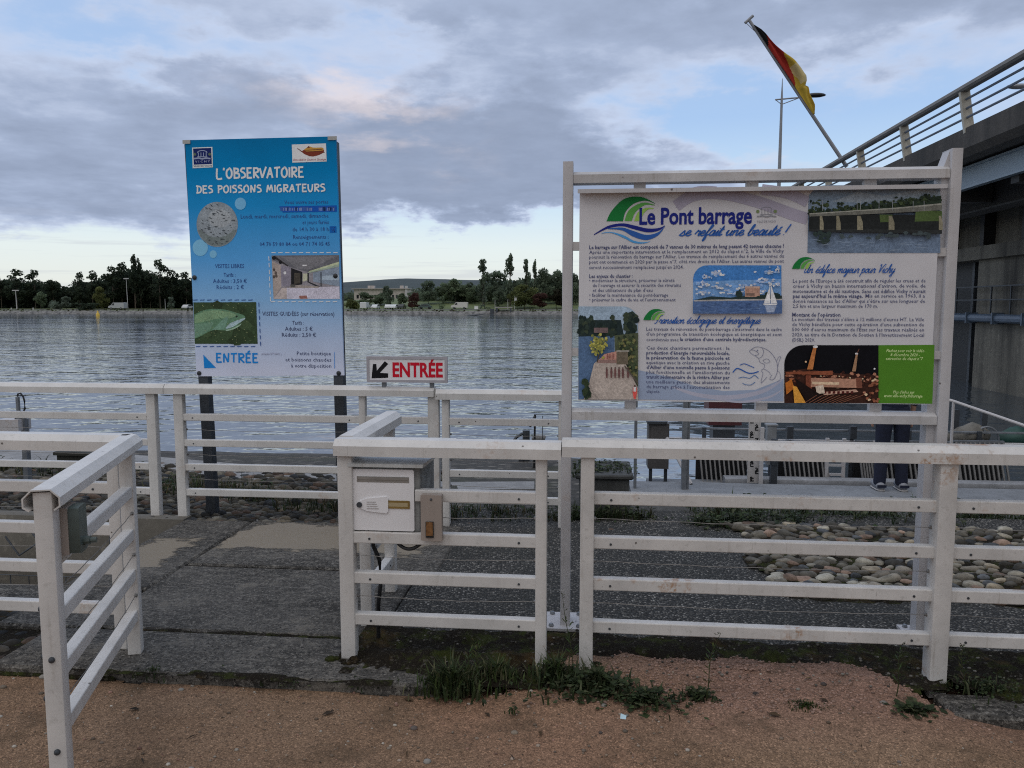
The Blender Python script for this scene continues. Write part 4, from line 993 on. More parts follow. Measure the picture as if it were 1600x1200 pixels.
T2 = ['Ces deux chantiers permettront : la', 'production d\u2019\u00e9nergie renouvelable locale,', 'la pr\u00e9servation de la faune piscicole et', 'aquatique avec la cr\u00e9ation en rive gauche', 'd\u2019Allier d\u2019une nouvelle passe \u00e0 poissons', 'plus fonctionnelle et l\u2019am\u00e9lioration du', 'transit s\u00e9dimentaire de la rivi\u00e8re Allier par', 'une meilleure gestion des abaissements', 'du barrage gr\u00e2ce \u00e0 l\u2019automatisation des', ('clapets.', 1031.8)]
y2 = [546.5,554.1,561.8,569.3,576.8,584.4,591.9,599.6,607.2,614]
for i, t_ in enumerate(T2):
    s_ = [t_]; para([t_], 1009.8, 1140, [y2[i]], [y2[i]-.2], 5.2, DK, .020 if i in (1, 2, 4, 6) else .004)
para(['Le pont de l\u2019Europe a \u00e9t\u00e9 construit afin de r\u00e9guler les crues et de', 'cr\u00e9er \u00e0 Vichy un bassin international d\u2019aviron, de voile, de'], 1238.8, 1446, [442.2,450], [440.6,448.8], 5.5)
para([('motonautisme et de ski nautique.', 1343.5), ('Sans cet \u00e9difice Vichy n\u2019aurait', 1446, 1346.5)], 1238.8, 1446, [458,458], [456.6,457.1], 5.5, DK, .010)
para([('pas aujourd\u2019hui le m\u00eame visage.', 1348)], 1238.8, 1446, [465.6], [464.6], 5.6, DK, .02); para([('Mis en service en 1963, il a', 1445, 1352)], 1238.8, 1446, [465.1], [464.6], 5.4)
para(['donn\u00e9 naissance au lac d\u2019Allier qui s\u2019\u00e9tire sur une longueur de', ('2,5 km et une largeur maximum de 170 m.', 1371.5)], 1238.4, 1445, [473.5,481], [472.6,480.4], 5.4)
para([('Montant de l\u2019op\u00e9ration', 1313)], 1237.5, 1444, [494.8], [494], 6, DK, .016)
para(['Le montant des travaux s\u2019\u00e9l\u00e8ve \u00e0 12 millions d\u2019euros HT. La Ville', 'de Vichy b\u00e9n\u00e9ficie pour cette op\u00e9ration d\u2019une subvention de', '500 000 d\u2019euros maximum de l\u2019\u00c9tat sur les travaux r\u00e9alis\u00e9s en', '2020, au titre de la Dotation de Soutien \u00e0 l\u2019Investissement Local', ('(DSIL) 2020.', 1273)], 1237.5, 1443.5, [501.9,509.8,517.8,525.8,533.6], [501.4,509.4,517.5,525.6,533.6], 5.4)
# pictures on the board
def roundrect(x0, y0, x1, y1, rtl=0, rtr=0, sk=0):
    P = []
    for k in range(9):
        q = math.pi/2*k/8; P.append((x0+rtl-rtl*math.cos(q)+sk, y0+rtl-rtl*math.sin(q))) if rtl else (P.append((x0+sk, y0)) if k == 0 else None)
    for k in range(9):
        q = math.pi/2*k/8; P.append((x1-rtr+rtr*math.sin(q), y0+rtr-rtr*math.cos(q))) if rtr else (P.append((x1, y0)) if k == 0 else None)
    return P+[(x1, y1), (x0, y1)]
rg = random.Random(2)
a = Art(F1, 10)          # the bridge over its reflection
a.poly(roundrect(1261.5,289.5,1469,395.2,27,0,1.5), pc(86,100,118))
a.poly([(1264,304),(1300,293),(1469,291),(1469,322),(1264,330)], pc(98,112,126))
a.poly([(1300,315),(1340,300),(1380,306),(1440,296),(1469,300),(1469,312),(1380,318)], pc(116,126,134))
g1 = [pc(34,44,34), pc(42,52,36), pc(52,62,40), pc(28,36,30)]
for (xa, xb, yt, yb) in ((1264,1295,313,336),(1308,1350,318,332),(1350,1400,314,329),(1395,1440,308,326),(1430,1469,304,322)):
    a.blobs([(rg.uniform(xa,xb), yb-(yb-yt)*rg.random()**1.6, rg.uniform(1.6,3.6), rg.uniform(1.4,3.0)) for _ in range(34)], [rg.choice(g1) for _ in range(34)])
a.poly([(1263,330),(1310,331),(1350,322),(1400,318),(1469,306),(1469,324),(1263,338)], pc(34,44,34)); a.blobs([(x_, np.interp(x_, [1263,1310,1350,1400,1469], [329,330,322,317,306])+rg.uniform(-3,5), rg.uniform(1.5,3.2), rg.uniform(1.3,2.8)) for x_ in [rg.uniform(1266,1466) for _ in range(120)]], [rg.choice(g1) for _ in range(120)]); a.rect(1262.5, 336, 1469, 350, pc(26,28,28)); 
a.poly([(1440,330),(1469,330),(1469,362),(1425,362),(1428,332)], pc(58,72,40)); a.poly([(1372,336),(1392,336),(1390,362),(1374,362)], pc(58,70,40))
a.poly([(1262.3,350),(1469,346),(1469,362),(1262,358)], pc(28,30,30)); a.poly([(1262,358),(1469,360),(1469,366),(1262,362)], pc(36,38,38))
a.poly([(1263,334),(1330,332),(1400,325),(1469,318),(1469,329),(1400,333),(1330,336.5),(1263,339)], pc(84,84,78)); a.poly([(1263,334),(1400,325),(1469,318.5),(1469,320.5),(1400,327),(1263,335.6)], pc(118,118,110))
for x, w in ((1281,4),(1307,4.5),(1340,6),(1389,6),(1466,4)):
    a.poly([(x-w/2,338),(x+w*.4,338),(x+w,349),(x+w,360),(x-w/2,360)], pc(104,100,84))
for x in (1283,1337,1342,1371,1392,1424,1441): a.stroke([(x,rg.uniform(312,316)),(x,330)], .0018, pc(120,124,126))
a.blobs([(1272+rg.uniform(0,22),372+rg.uniform(-8,8),4,4) for _ in range(12)], [pc(36,46,44)]*12)
a.blobs([(rg.uniform(1310,1460),366+rg.uniform(-2,7),4,2.5) for _ in range(22)], [pc(52,60,62)]*22)
a.many([[(x,y),(x+rg.uniform(6,20),y),(x+6,y+.7)] for x, y in [(rg.uniform(1264,1440),rg.uniform(374,394)) for _ in range(40)]], pc(108,120,134))
a.build('bridge_picture', bd, PICT)
a = Art(F1, 10)          # sailing boat on the lake
a.poly(roundrect(1083,414.6,1220.8,490,22,0,0), pc(52,98,150))
a.poly([(1083,440),(1220,436),(1220,466),(1083,468)], pc(92,126,164))
cl = [pc(158,164,176), pc(140,148,164), pc(172,174,182)]
for (x, y, r) in ((1123,427,16),(1105,432,9),(1200,425,16),(1216,420,8),(1190,440,18),(1160,448,16),(1120,447,18),(1095,443,10),(1212,444,12),(1140,456,18),(1100,458,14),(1180,456,14)):
    a.blobs([(min(1216,max(1088,x+rg.gauss(0,r*.6))), y+rg.gauss(0,1.8), r*.15, 1.4) for _ in range(20)], [rg.choice(cl+[pc(104,134,170), pc(120,140,168)]) for _ in range(20)])
a.poly([(1083.3,469),(1110,463),(1140,465),(1175,461),(1220.6,462),(1220.6,469),(1083,471)], pc(34,46,46))
a.rect(1163,449,1186,464,pc(140,110,96)); a.rect(1163,447.5,1186,450.5,pc(150,126,112)); a.rect(1165,458,1178,462,pc(96,78,70))
a.blobs([(rg.uniform(1148,1160),rg.uniform(456,464),2.2,4.5) for _ in range(8)]+[(rg.uniform(1175,1218),rg.uniform(459,466),4,3) for _ in range(16)], [pc(30,42,40)]*24)
a.poly([(1083,469),(1140,467.5),(1220.7,467),(1220.7,469.5),(1083,472)], pc(132,130,128)); a.poly([(1083,471),(1220.7,469),(1220.6,490),(1083,490)], pc(62,82,116))
for c in (pc(84,104,134), pc(46,64,98)): a.many([[(x,y),(x+rg.uniform(5,14),y+.4),(x+5,y+1)] for x, y in [(rg.uniform(1084,1204),rg.uniform(473,489)) for _ in range(46)]], c)
a.poly([(1202,446),(1192,474),(1202,474)], pc(190,192,196)); a.poly([(1203,444),(1213,474),(1203,474)], pc(205,206,208)); a.poly([(1190,474.5),(1214,474.5),(1211,477),(1193,477)], pc(200,200,200)); a.poly([(1194,478),(1212,478),(1208,488),(1197,488)], pc(120,130,148))
a.build('sailboat_picture', bd, PICT)
a = Art(F1, 20)          # promenade by the water
a.poly(roundrect(903.8,478.8,996.8,623.6,0,24,0), pc(120,136,150))
a.poly([(903.8,526),(960,524),(960,560),(930,600),(918,623.6),(903.8,623.6)], pc(66,86,112)); a.poly([(903.8,500),(970,500),(975,524),(903.8,526)], pc(30,40,40))
a.blobs([(rg.uniform(904,926),rg.uniform(496,522),3.5,5) for _ in range(22)]+[(957+rg.uniform(-3,4),rg.uniform(494,524),3.5,4) for _ in range(12)]+[(rg.uniform(926,960),rg.uniform(508,524),4,4) for _ in range(18)]+[(rg.uniform(978,995),rg.uniform(492,530),5,6) for _ in range(22)], [rg.choice([pc(24,34,32),pc(36,46,40),pc(46,54,42)]) for _ in range(74)])
a.rect(928,512,950,520,pc(88,74,74))
a.poly([(960,524),(996.8,520),(996.8,604),(978,588),(962,570)], pc(62,68,50)); a.blobs([(rg.uniform(967,994),rg.uniform(526,592),2,2.4) for _ in range(120)], [rg.choice([pc(48,58,40),pc(78,84,52),pc(96,92,60),pc(36,44,34)]) for _ in range(120)])
a.poly([(928,568),(942,556),(966,548),(976,566),(996.8,606),(996.8,623.6),(912,623.6),(920,600)], pc(140,130,122)); a.poly([(936,562),(944,553),(966,548),(964,567)], pc(150,112,100)); a.poly([(934,567),(962,567),(962,562),(934,562)], pc(120,96,90)); a.rect(963,549,981,569,pc(86,78,66)); a.rect(963,547,983,549.5,pc(118,114,106))
a.stroke([(933,566),(936,552)], .006, pc(60,52,40)); a.blobs([(934+rg.gauss(0,7),538+rg.gauss(0,6.5),2.2,2.2) for _ in range(90)], [rg.choice([pc(132,128,62),pc(112,112,56),pc(146,140,76),pc(96,98,54)]) for _ in range(90)])
for x in (948,955,961,967,973,981): a.poly([(x-1.3,576),(x+1.3,576),(x+1.6,583),(x+1,590),(x-1,590),(x-1.6,583)], pc(84,58,56)); a.disc(x,574.5,1.2,1.5,pc(70,52,48),8)
for x in (948,952,957): a.rect(x,552,x+1.6,560,pc(110,66,62))
a.poly([(989,604),(994,604),(995,612),(993,622.5),(990,622.5),(988,612)], pc(172,70,64)); a.rect(989.5,604,993.5,611,pc(176,170,170)); a.disc(991.5,602.4,1.5,1.8,pc(76,56,50),8)
a.blobs([(916+rg.uniform(-4,4),rg.uniform(592,622),4,5) for _ in range(16)], [rg.choice([pc(26,36,28),pc(40,50,34)]) for _ in range(16)])
a.poly([(996,600),(975,572),(976,570),(996.6,596)], pc(70,64,58)); a.stroke([(922,601),(930,618),(936,623)], .003, pc(120,112,106))
a.build('promenade_picture', bd, PICT)
a = Art(F1, 12)          # works at night
a.poly(roundrect(1225.3,539.3,1372.5,629.7,30,0,0), pc(9,9,13))
a.poly([(1226,580),(1260,576),(1300,583),(1372,586),(1372,629.6),(1225.5,629.6)], pc(48,28,22))
rc = [pc(92,52,38), pc(120,74,54), pc(66,36,28), pc(140,98,78), pc(44,24,20)]
a.blobs([(rg.uniform(1228,1368),rg.uniform(580,604),rg.uniform(2,5),rg.uniform(1.5,3)) for _ in range(60)], [rg.choice(rc) for _ in range(60)]); a.blobs([(rg.uniform(1262,1350),rg.uniform(586,606),rg.uniform(1,2.2),rg.uniform(.6,1.2)) for _ in range(90)], [rg.choice(rc+[pc(200,160,130)]) for _ in range(90)])
a.poly([(1227,581),(1300,579),(1300,586),(1227,584)], pc(104,58,40)); a.poly([(1258,586),(1266,586),(1268,612),(1258,612)], pc(96,52,38)); a.poly([(1266,590),(1345,592),(1345,606),(1266,604)], pc(140,104,86)); a.poly([(1268,596),(1310,597),(1310,601),(1268,600)], pc(196,150,124)); a.poly([(1336,590),(1345,590),(1346,606),(1337,606)], pc(92,56,44))
a.poly([(1285,612),(1336,608),(1340,612),(1286,617)], pc(150,120,104))
for k in range(7): a.poly([(1286+k*7,611),(1290+k*7,610.5),(1290+k*7,614.5),(1286+k*7,615)], pc(64,24,22))
a.poly([(1260,577),(1270,541),(1275,541),(1269,577)], pc(146,92,52)); a.disc(1273,541.5,4,2.2,pc(225,225,225),12); a.poly([(1330,580),(1336,553),(1339,553),(1336,580)], pc(130,100,76)); a.disc(1337,552.5,2.5,1.6,pc(220,220,215),10); a.stroke([(1341,545),(1336,556)], .002, pc(110,70,56)); a.disc(1365,576,1.6,1.4,pc(190,190,185),8); a.disc(1258,565,1.6,1.6,pc(170,140,110),8)
a.poly([(1273,603),(1285,601),(1288,614),(1275,615)], pc(170,156,140)); a.poly([(1226,598),(1236,592),(1240,606),(1228,616)], pc(150,86,34)); a.poly([(1238,602),(1244,604),(1258,629),(1240,629)], pc(178,122,50))
a.poly([(1240,590),(1256,600),(1290,622),(1330,629),(1262,629.4),(1250,612)], pc(22,14,13))
for k in range(9): a.stroke([(1256+k*7,629),(1275+k*9,617)], .0018, pc(120,78,60))
a.blobs([(rg.uniform(1348,1371),rg.uniform(588,628),2.5,1.8) for _ in range(26)], [rg.choice(rc+[pc(176,150,120)]) for _ in range(26)])
a.build('night_works_picture', bd, PICT)
a = Art(F1, 12)
a.poly([(1372.5,539.3),(1460,538.8),(1456.5,630.8),(1371,629.8)], pc(62,102,30))
LG = pc(158,178,120)
for t_, x0, x1, y in (('Flashez pour voir la vid\u00e9o', 1384.5, 1444, 550.2), ('8 d\u00e9cembre 2020 -', 1391, 1437, 556.6), ('extraction du clapet n\u00b07', 1383.5, 1442, 562.6), ('Plus d\u2019infos sur', 1395, 1428.5, 615), ('www.ville-vichy.fr/barrage', 1381, 1441, 620.8)):
    a.text(t_, x0, y, x1, y-.1, 4.6, LG, .012, .25)
a.build('green_notice', bd)
# line drawing of a leaping fish over waves
a = Art(F1, 14); LN = pc(92,94,112)
def st(p, c, w, sm=5): a.stroke([(890+x/4.571, 460+y/4.571) for x, y in p], w, c, 0, sm)
st([(1282,405),(1330,375),(1390,385),(1440,420),(1478,480),(1484,545),(1462,600),(1440,610),(1430,600),(1445,575)], LN, .0022)
st([(1282,405),(1300,425),(1325,435),(1350,425),(1330,405),(1300,395),(1282,405)], LN, .0020); st([(1325,437),(1350,455),(1375,440),(1385,405),(1375,385)], LN, .0020)
st([(1350,455),(1360,485),(1390,500),(1385,530),(1365,540)], LN, .0020); st([(1380,470),(1410,460),(1430,480),(1400,490),(1380,470)], LN, .0018)
st([(1385,530),(1425,555),(1432,575)], LN, .0018); st([(1365,545),(1380,560),(1372,600),(1368,632),(1395,605),(1410,590)], LN, .0020); st([(1478,480),(1490,450),(1508,445),(1495,480),(1486,520)], LN, .0018); st([(1484,545),(1500,560),(1506,600),(1480,625)], LN, .0014)
for cx in (1341,): a.disc(890+cx/4.571, 460+400/4.571, 1.2, 1.2, LN, 8)
st([(1165,558),(1190,530),(1220,535),(1270,560),(1310,562),(1350,550)], BL, .0056); st([(1215,505),(1245,495),(1275,505),(1318,523)], BL, .0036); st([(1205,598),(1240,590),(1285,598),(1320,578),(1348,600)], pc(60,90,130), .0034); st([(1235,635),(1260,645),(1295,645),(1325,625)], pc(60,90,130), .0032)
a.build('fish_drawing', bd)
# ------------------------------------------------------------------ BLUE SIGN (left)
SV = 2.50
bs = thing('visitor_sign', 'tall blue visitor sign with a white title on two dark posts beyond the back fence', 'sign', -1.39, SV, 0)
for x, dx in ((-1.925,-.055),(-.822,-.02)):
    m = MB(); q = .038
    m.sweep([(-q,-q),(q,-q),(q,-q+.012),(-q+.012,-q+.012),(-q+.012,q-.012),(q,q-.012),(q,q),(-q,q)], [(x-dx*.15,SV+.055,-.1),(x+dx,SV+.055,2.9)], up=(0,1,0)); m.build('post', DARKSTEEL, bs, smooth=20)
    m = MB(); m.box(x+.04,x+.05,SV+.02,SV+.07,-.05,2.3); 
cor = [onV(289,219,SV), onV(524.5,213,SV), onV(537.5,586.5,SV), onV(307,588,SV)]
# printed sheet: the print itself runs from strong blue at the top to a pale grey foot
def mk_bluepanel():
    k = NT('blue_sign_sheet'); tc = k.n('ShaderNodeTexCoord'); sp = k.n('ShaderNodeSeparateXYZ'); k.l(tc.outputs['Object'], sp.inputs[0])
    f = k.math('DIVIDE', k.math('SUBTRACT', sp.outputs[2], 1.07), 1.87)
    r = k.ramp(f, [(0.0, pc(158,160,178)), (.16, pc(140,152,178)), (.33, pc(104,140,178)), (.50, pc(68,126,174)), (.72, pc(22,110,160)), (.86, pc(0,98,145)), (1.0, pc(0,86,129))])
    n = k.noise(3, 5, .6); k.base(k.mix(1.0, r, k.ramp(n, [(.3, .93), (.7, 1.05)]), 'MULTIPLY')); k.rough(.5); k.spec(.08); return k.m
m = MB(); m.add([(c[0], SV, c[2]) for c in cor]+[(c[0], SV+.022, c[2]) for c in cor], [(0,3,2,1),(4,5,6,7),(0,1,5,4),(1,2,6,5),(2,3,7,6),(3,0,4,7)])
o = m.build('panel', [mk_bluepanel()], bs, smooth=0)
F2 = Face(SV)
E1 = lambda x, y: (270+x/5.455, 190+y/5.455)
E2 = lambda x, y: (270+x/5.217, 390+y/5.217)
WH = pc(190,205,222); DB = pc(40,66,112); DB2 = pc(52,58,84)
a = Art(F2, 2)
a.glyphs('L\u2019OBSERVATOIRE', HAND, *E1(374,490), *E1(1115,470), 15.8, WH, .0145, .0, 4, .13, .4)
a.build('title_lettering', bs); a = Art(F2, 2); a.glyphs('DES POISSONS MIGRATEURS', HAND, *E1(202,614), *E1(1298,592), 11.4, WH, .0120, .0, 4, .14, .45)
a.build('title_lettering', bs)
a = Art(F2, 2)
a.poly([E1(905,722),E1(1397,714),E1(1400,768),E1(938,774)], pc(16,66,138)); a.many([[E1(x,724+rg.uniform(0,8)),E1(x+rg.uniform(8,30),726),E1(x+20,766-rg.uniform(0,9)),E1(x+3,764)] for x in [rg.uniform(905,1370) for _ in range(26)]], pc(44,72,128)); a.many([[E1(x,735),E1(x+7,735),E1(x+6,760),E1(x,760)] for x in [rg.uniform(930,1370) for _ in range(24)]], pc(96,112,150))
a.build('faded_sticker', bs); a = Art(F2, 2)
a.poly([E1(1337,892),E1(1394,890),E1(1396,946),E1(1338,948)], pc(12,76,140)); a.many([[E1(x,y),E1(x+12,y+3),E1(x+6,y+14)] for x, y in [(rg.uniform(1340,1380),rg.uniform(895,930)) for _ in range(12)]], pc(30,60,112))
a.build('faded_sticker', bs)
a = Art(F2, 3)
for t_, e0, e1, cp in (('Vous ouvre ses portes', E1(950,703), E1(1326,697), 5.6), ('Lundi, mardi, mercredi, samedi, dimanche', E1(580,828), E1(1328,816), 6.2), ('et jours f\u00e9ri\u00e9s', E1(1105,876), E1(1330,872), 6.2), ('de 14 h 30 \u00e0 18 h', E1(1020,935), E1(1330,931), 6.0), ('Renseignements :', E1(1026,1000), E1(1328,996), 6.0), ('04 70 59 80 84 ou 04 71 74 05 45', E1(742,1062), E1(1340,1056), 6.0)):
    a.text(t_, *e0, *e1, cp, DB, .004)
a.build('opening_hours_lettering', bs); a = Art(F2, 3)
for t_, e0, e1, cp in (('VISITES LIBRES', E2(345,151), E2(582,149), 6.2), ('Tarifs :', E2(415,222), E2(512,221), 6.0), ('Adultes : 3,50 \u20ac', E2(328,273), E2(604,270), 6.0), ('R\u00e9duits : 2 \u20ac', E2(358,322), E2(580,320), 6.0),
        ('VISITES GUID\u00c9ES (sur r\u00e9servation)', E2(730,542), E2(1318,538), 6.4), ('Tarifs :', E2(975,613), E2(1070,612), 6.0), ('Adultes : 5 \u20ac', E2(915,662), E2(1140,660), 6.0), ('R\u00e9duits : 2,50 \u20ac', E2(890,712), E2(1168,709), 6.0)):
    if 'GUID' in t_: a.build('free_visit_lettering', bs); a = Art(F2, 3)
    a.text(t_, *e0, *e1, cp, DB2 if e0[1] > 470 else DB, .006)
a.build('guided_visit_lettering', bs); a = Art(F2, 3)
for t_, e0, e1 in (('Petite boutique', E2(1012,862), E2(1290,860)), ('et boissons chaudes', E2(918,913), E2(1292,911)), ('\u00e0 votre disposition', E2(965,963), E2(1292,961))): a.text(t_, *e0, *e1, 5.8, DB2, .004)
a.build('shop_note_lettering', bs)
a = Art(F2, 4); EB = pc(20,100,160)
a.glyphs('ENTR\u00c9E', HAND, *E2(355,924), *E2(694,916), 14.0, EB, .0130, .0, 4, .14, .4)
a.poly([E2(250,857), E2(257,965), E2(353,964)], EB); a.poly([E2(1316,836), E2(1319,836), E2(1322,968), E2(1318,968)], EB)
a.many([[E2(x,836+rg.uniform(0,26)),E2(x+rg.uniform(6,22),840+rg.uniform(0,20)),E2(x+6,852+rg.uniform(0,8))] for x in [rg.uniform(712,912) for _ in range(40)]], pc(136,140,156))
a.build('entrance_lettering', bs)
a = Art(F2, 5)
for (x0,y0,x1,y1,c) in [(805+k*56,25,840+k*56,25,WH) for k in range(10)]+[(800+k*56,426,836+k*56,422,WH) for k in range(10)]+[(168+k*56,412,204+k*56,409,DB) for k in range(9)]+[(190+k*56,791,226+k*56,788,DB) for k in range(9)]: a.stroke([E2(x0,y0),E2(x1,y1)], .0062, c)
for k in range(7): a.stroke([E2(784+k*2,55+k*55),E2(786+k*2,90+k*55)], .0062, WH)
for k in range(7): a.stroke([E2(702+k*2.3,432+k*53),E2(704+k*2.3,466+k*53)], .0062, DB)
a.build('dashed_frames', bs)
a = Art(F2, 6)           # shoal seen through a round window
cx, cy = E1(379,876); a.disc(cx, cy, 32.3, 35.2, pc(108,116,122), 40); a.disc(cx+3, cy-8, 22, 18, pc(124,130,134), 30); a.disc(cx+6, cy-12, 11, 9, pc(136,140,142), 24)
a.poly([(cx+31*math.cos(q), cy+34*math.sin(q)) for q in [.25+k*.165 for k in range(17)]], pc(92,100,100)); a.disc(cx, cy-4, 29, 24, pc(112,119,124), 40); a.disc(cx+4, cy-9, 18, 14, pc(126,131,134), 30)
for _ in range(58):
    r = 29*math.sqrt(rg.random()); q = rg.uniform(0, 6.28); x, y = cx+r*math.cos(q), cy+r*math.sin(q)*1.08; l = rg.uniform(1.2, 4); t = rg.uniform(-.3, .7); dx, dy = l*math.cos(t), l*math.sin(t)
    a.many([[(x-dx,y-dy),(x-dy*.25,y+dx*.25),(x+dx,y+dy),(x+dy*.25,y-dx*.25)]], rg.choice([pc(40,44,48),pc(62,66,70),pc(54,60,64)]))
a.build('shoal_picture', bs, PICT)
a = Art(F2, 6)
for e, r in ((E1(577,700), 8.8), (E1(235,1075), 12), (E1(345,1130), 5.6)): a = Art(F2, 6); a.disc(*e, r, r*1.08, pc(98,146,190) if e[1] > 330 else pc(92,142,186), 24); a.build('bubble', bs)
a = Art(F2, 6)           # trout in green water
a.poly([E2(168,430), E2(680,428), E2(692,768), E2(181,768)], pc(44,58,38)); a.blobs([(*E2(rg.uniform(240,640), rg.uniform(470,740)), 12, 10) for _ in range(30)], [rg.choice([pc(46,60,40),pc(40,52,34),pc(52,66,44),pc(36,46,30)]) for _ in range(30)])
def pe(P, c): a.polyw(catmull([a.f.p(*E2(*q)) for q in P], 4), c)
pe([(176,530),(250,495),(340,483),(430,490),(520,515),(580,535),(592,560),(560,590),(500,640),(430,658),(350,655),(290,672),(215,712),(182,725)], pc(74,102,80))
pe([(180,540),(260,505),(350,495),(440,505),(520,530),(470,560),(400,560),(330,570),(250,590),(178,600)], pc(98,122,94)); pe([(178,610),(250,600),(330,590),(320,625),(300,655),(240,690),(180,718)], pc(84,110,92))
pe([(430,640),(470,600),(540,572),(586,558),(588,568),(540,600),(490,630),(440,646)], pc(128,146,150)); pe([(430,655),(490,640),(545,612),(560,600),(552,618),(500,648),(440,664)], pc(120,140,122)); pe([(320,655),(360,620),(420,560),(455,545),(440,600),(420,650)], pc(88,116,100))
a.disc(*E2(522,545), 1.8, 1.6, pc(40,48,40), 10); a.disc(*E2(524,546), .8, .8, pc(14,16,14), 8)
a.many([[(x,y),(x+1.6,y+.4),(x+.6,y+1.3)] for x, y in [E2(rg.uniform(185,670), rg.uniform(438,755)) for _ in range(70)]], pc(118,124,88)); a.many([[(x,y),(x+1,y+.3),(x+.4,y+.9)] for x, y in [E2(rg.uniform(250,430), rg.uniform(505,600)) for _ in range(60)]], pc(60,84,62))
a.build('trout_picture', bs, PICT)
a = Art(F2, 6)           # visitors' gallery
a.poly([E2(805,48), E2(1355,44), E2(1362,402), E2(822,404)], pc(112,108,112)); P = lambda c, *q: a.poly([E2(*k) for k in q], c)
P(pc(84,84,88), (805,48),(1355,44),(1357,100),(1100,182),(985,152),(812,85)); P(pc(98,97,100), (900,60),(1330,55),(1110,165),(1010,155)); P(pc(134,124,118), (810,92),(880,130),(888,300),(822,400)); P(pc(110,106,116), (880,132),(960,140),(962,300),(886,300)); P(pc(150,140,136), (822,402),(890,312),(932,312),(930,402))
P(pc(40,38,40), (812,60),(830,50),(945,132),(935,138)); P(pc(26,26,28), (965,150),(1056,182),(1056,282),(965,300)); P(pc(60,56,50), (990,190),(1040,190),(1040,275),(990,280)); P(pc(150,150,130), (1060,195),(1098,195),(1098,250),(1060,262)); P(pc(124,136,122), (1105,185),(1357,105),(1357,138),(1105,192)); P(pc(150,156,128), (1110,176),(1357,98),(1357,118),(1110,185))
P(pc(108,118,130), (1145,188),(1357,140),(1357,300),(1145,262)); P(pc(134,146,156), (1215,215),(1357,205),(1357,250),(1215,245)); P(pc(34,36,38), (1098,190),(1110,190),(1110,262),(1200,300),(1180,305),(1098,265)); P(pc(30,32,34), (1205,185),(1213,185),(1213,300),(1205,300))
P(pc(160,156,166), (930,312),(1358,300),(1362,402),(930,403)); P(pc(120,82,74), (1030,376),(1092,374),(1100,400),(1036,401)); P(pc(124,116,110), (960,285),(1190,300),(1190,312),(950,312)); P(pc(200,198,190), (1058,124),(1092,123),(1092,134),(1058,135)); P(pc(70,68,64), (960,284),(1000,284),(1000,308),(960,308))
for (x, y) in ((826,165),(826,220),(845,215),(840,190)): a.disc(*E2(x,y), 2, 2.6, pc(70,62,58), 8)
a.disc(*E2(915,190), 2.2, 2.6, pc(176,172,176), 10); a.disc(*E2(825,68), 3.2, 2.8, pc(24,24,26), 10); a.disc(*E2(878,104), 2.6, 2.4, pc(24,24,26), 10)
a.build('gallery_picture', bs, PICT)
a = Art(F2, 6)           # town emblem and the association's emblem
a.poly([E1(165,222), E1(338,216), E1(342,390), E1(170,398)], pc(168,176,190)); a.poly([E1(174,230), E1(328,224), E1(334,362), E1(180,368)], pc(14,26,74))
x, y = E1(252,288); townmark(a, x, y, 14.5, pc(120,130,150), .0052, pc(70,84,70)); a.text('V I C H Y', *E1(192,352), *E1(318,346), 3.2, pc(130,140,160)); a.text('VILLE DE VICHY', *E1(178,389), *E1(336,383), 2.8, DB2, .01)
a.build('town_emblem', bs); a = Art(F2, 6)
a.poly([E1(1015,196), E1(1306,186), E1(1312,340), E1(1020,350)], pc(176,174,184))
def p1(P_, c): a.polyw(catmull([a.f.p(*E1(*q)) for q in P_], 4), c)
p1([(1098,255),(1130,238),(1240,225),(1290,245),(1270,275),(1200,298),(1150,290),(1110,270)], pc(96,42,30)); p1([(1118,240),(1160,212),(1200,222),(1275,222),(1280,245),(1200,252),(1140,255)], pc(150,112,50)); p1([(1145,225),(1158,208),(1170,226)], pc(84,44,34))
for q in ([(1062,228),(1100,258)],[(1070,232),(1110,262)],[(1295,262),(1250,275)],[(1160,296),(1175,285)],[(1130,245),(1275,236)],[(1135,258),(1270,252)]): a.stroke([E1(*k) for k in q], .0045, pc(80,40,32))
a.text('Association Saumon Sauvage', *E1(1024,338), *E1(1306,328), 3.6, pc(120,50,60), .006, .25)
a.build('association_emblem', bs)
m = MB()
for q in (E2(178,228), E2(216,1008), E2(1326,215), E2(1353,1008)): u_, z_ = F2.p(*q); m.ball((u_, SV-.004, z_), .019, 10, 6, (1,.5,1))
m.build('bolt', BLACKP, bs)
m = MB()
for q, w in ((E1(120,172), .04), (E1(1362,140), .045)): u_, z_ = F2.p(*q); m.box(u_-w*.8, u_+w*.75, SV-.007, SV-.002, z_-.016, z_+.012)
m.build('corner_clip', CORR, bs)
# ------------------------------------------------------------------ small ENTREE sign on the back fence
EV = 2.275
es = thing('entrance_sign', 'small white entrance sign with black arrow and red word on the back fence rail', 'sign', -.22, EV, 1.05)
c4 = [onV(573.5,557.5,EV), onV(698,556.5,EV), onV(698.5,597.5,EV), onV(574,598.5,EV)]
m = MB(); x0, x1, z0, z1 = c4[0][0], c4[1][0], c4[2][2], c4[0][2]
m.box(x0,x1,EV,EV+.016,z0,z1); m.build('panel', MAILW, es)
m = MB(); t_ = .016
for b in ((x0-.004,x1+.004,z1-t_,z1+.004),(x0-.004,x1+.004,z0-.004,z0+t_),(x0-.004,x0+t_,z0+t_,z1-t_),(x1-t_,x1+.004,z0+t_,z1-t_)): m.box(b[0],b[1],EV-.005,EV+.02,b[2],b[3])
m.build('frame', simple('grey_pink_frame', (.42,.40,.43), .5, .1, 8), es)
m = MB()
for x in (x0+.12, x1-.12): m.box(x-.015,x+.015,EV+.017,EV+.05,z0-.09,z1-.05)
m.build('mounting_strap', STEEL, es)
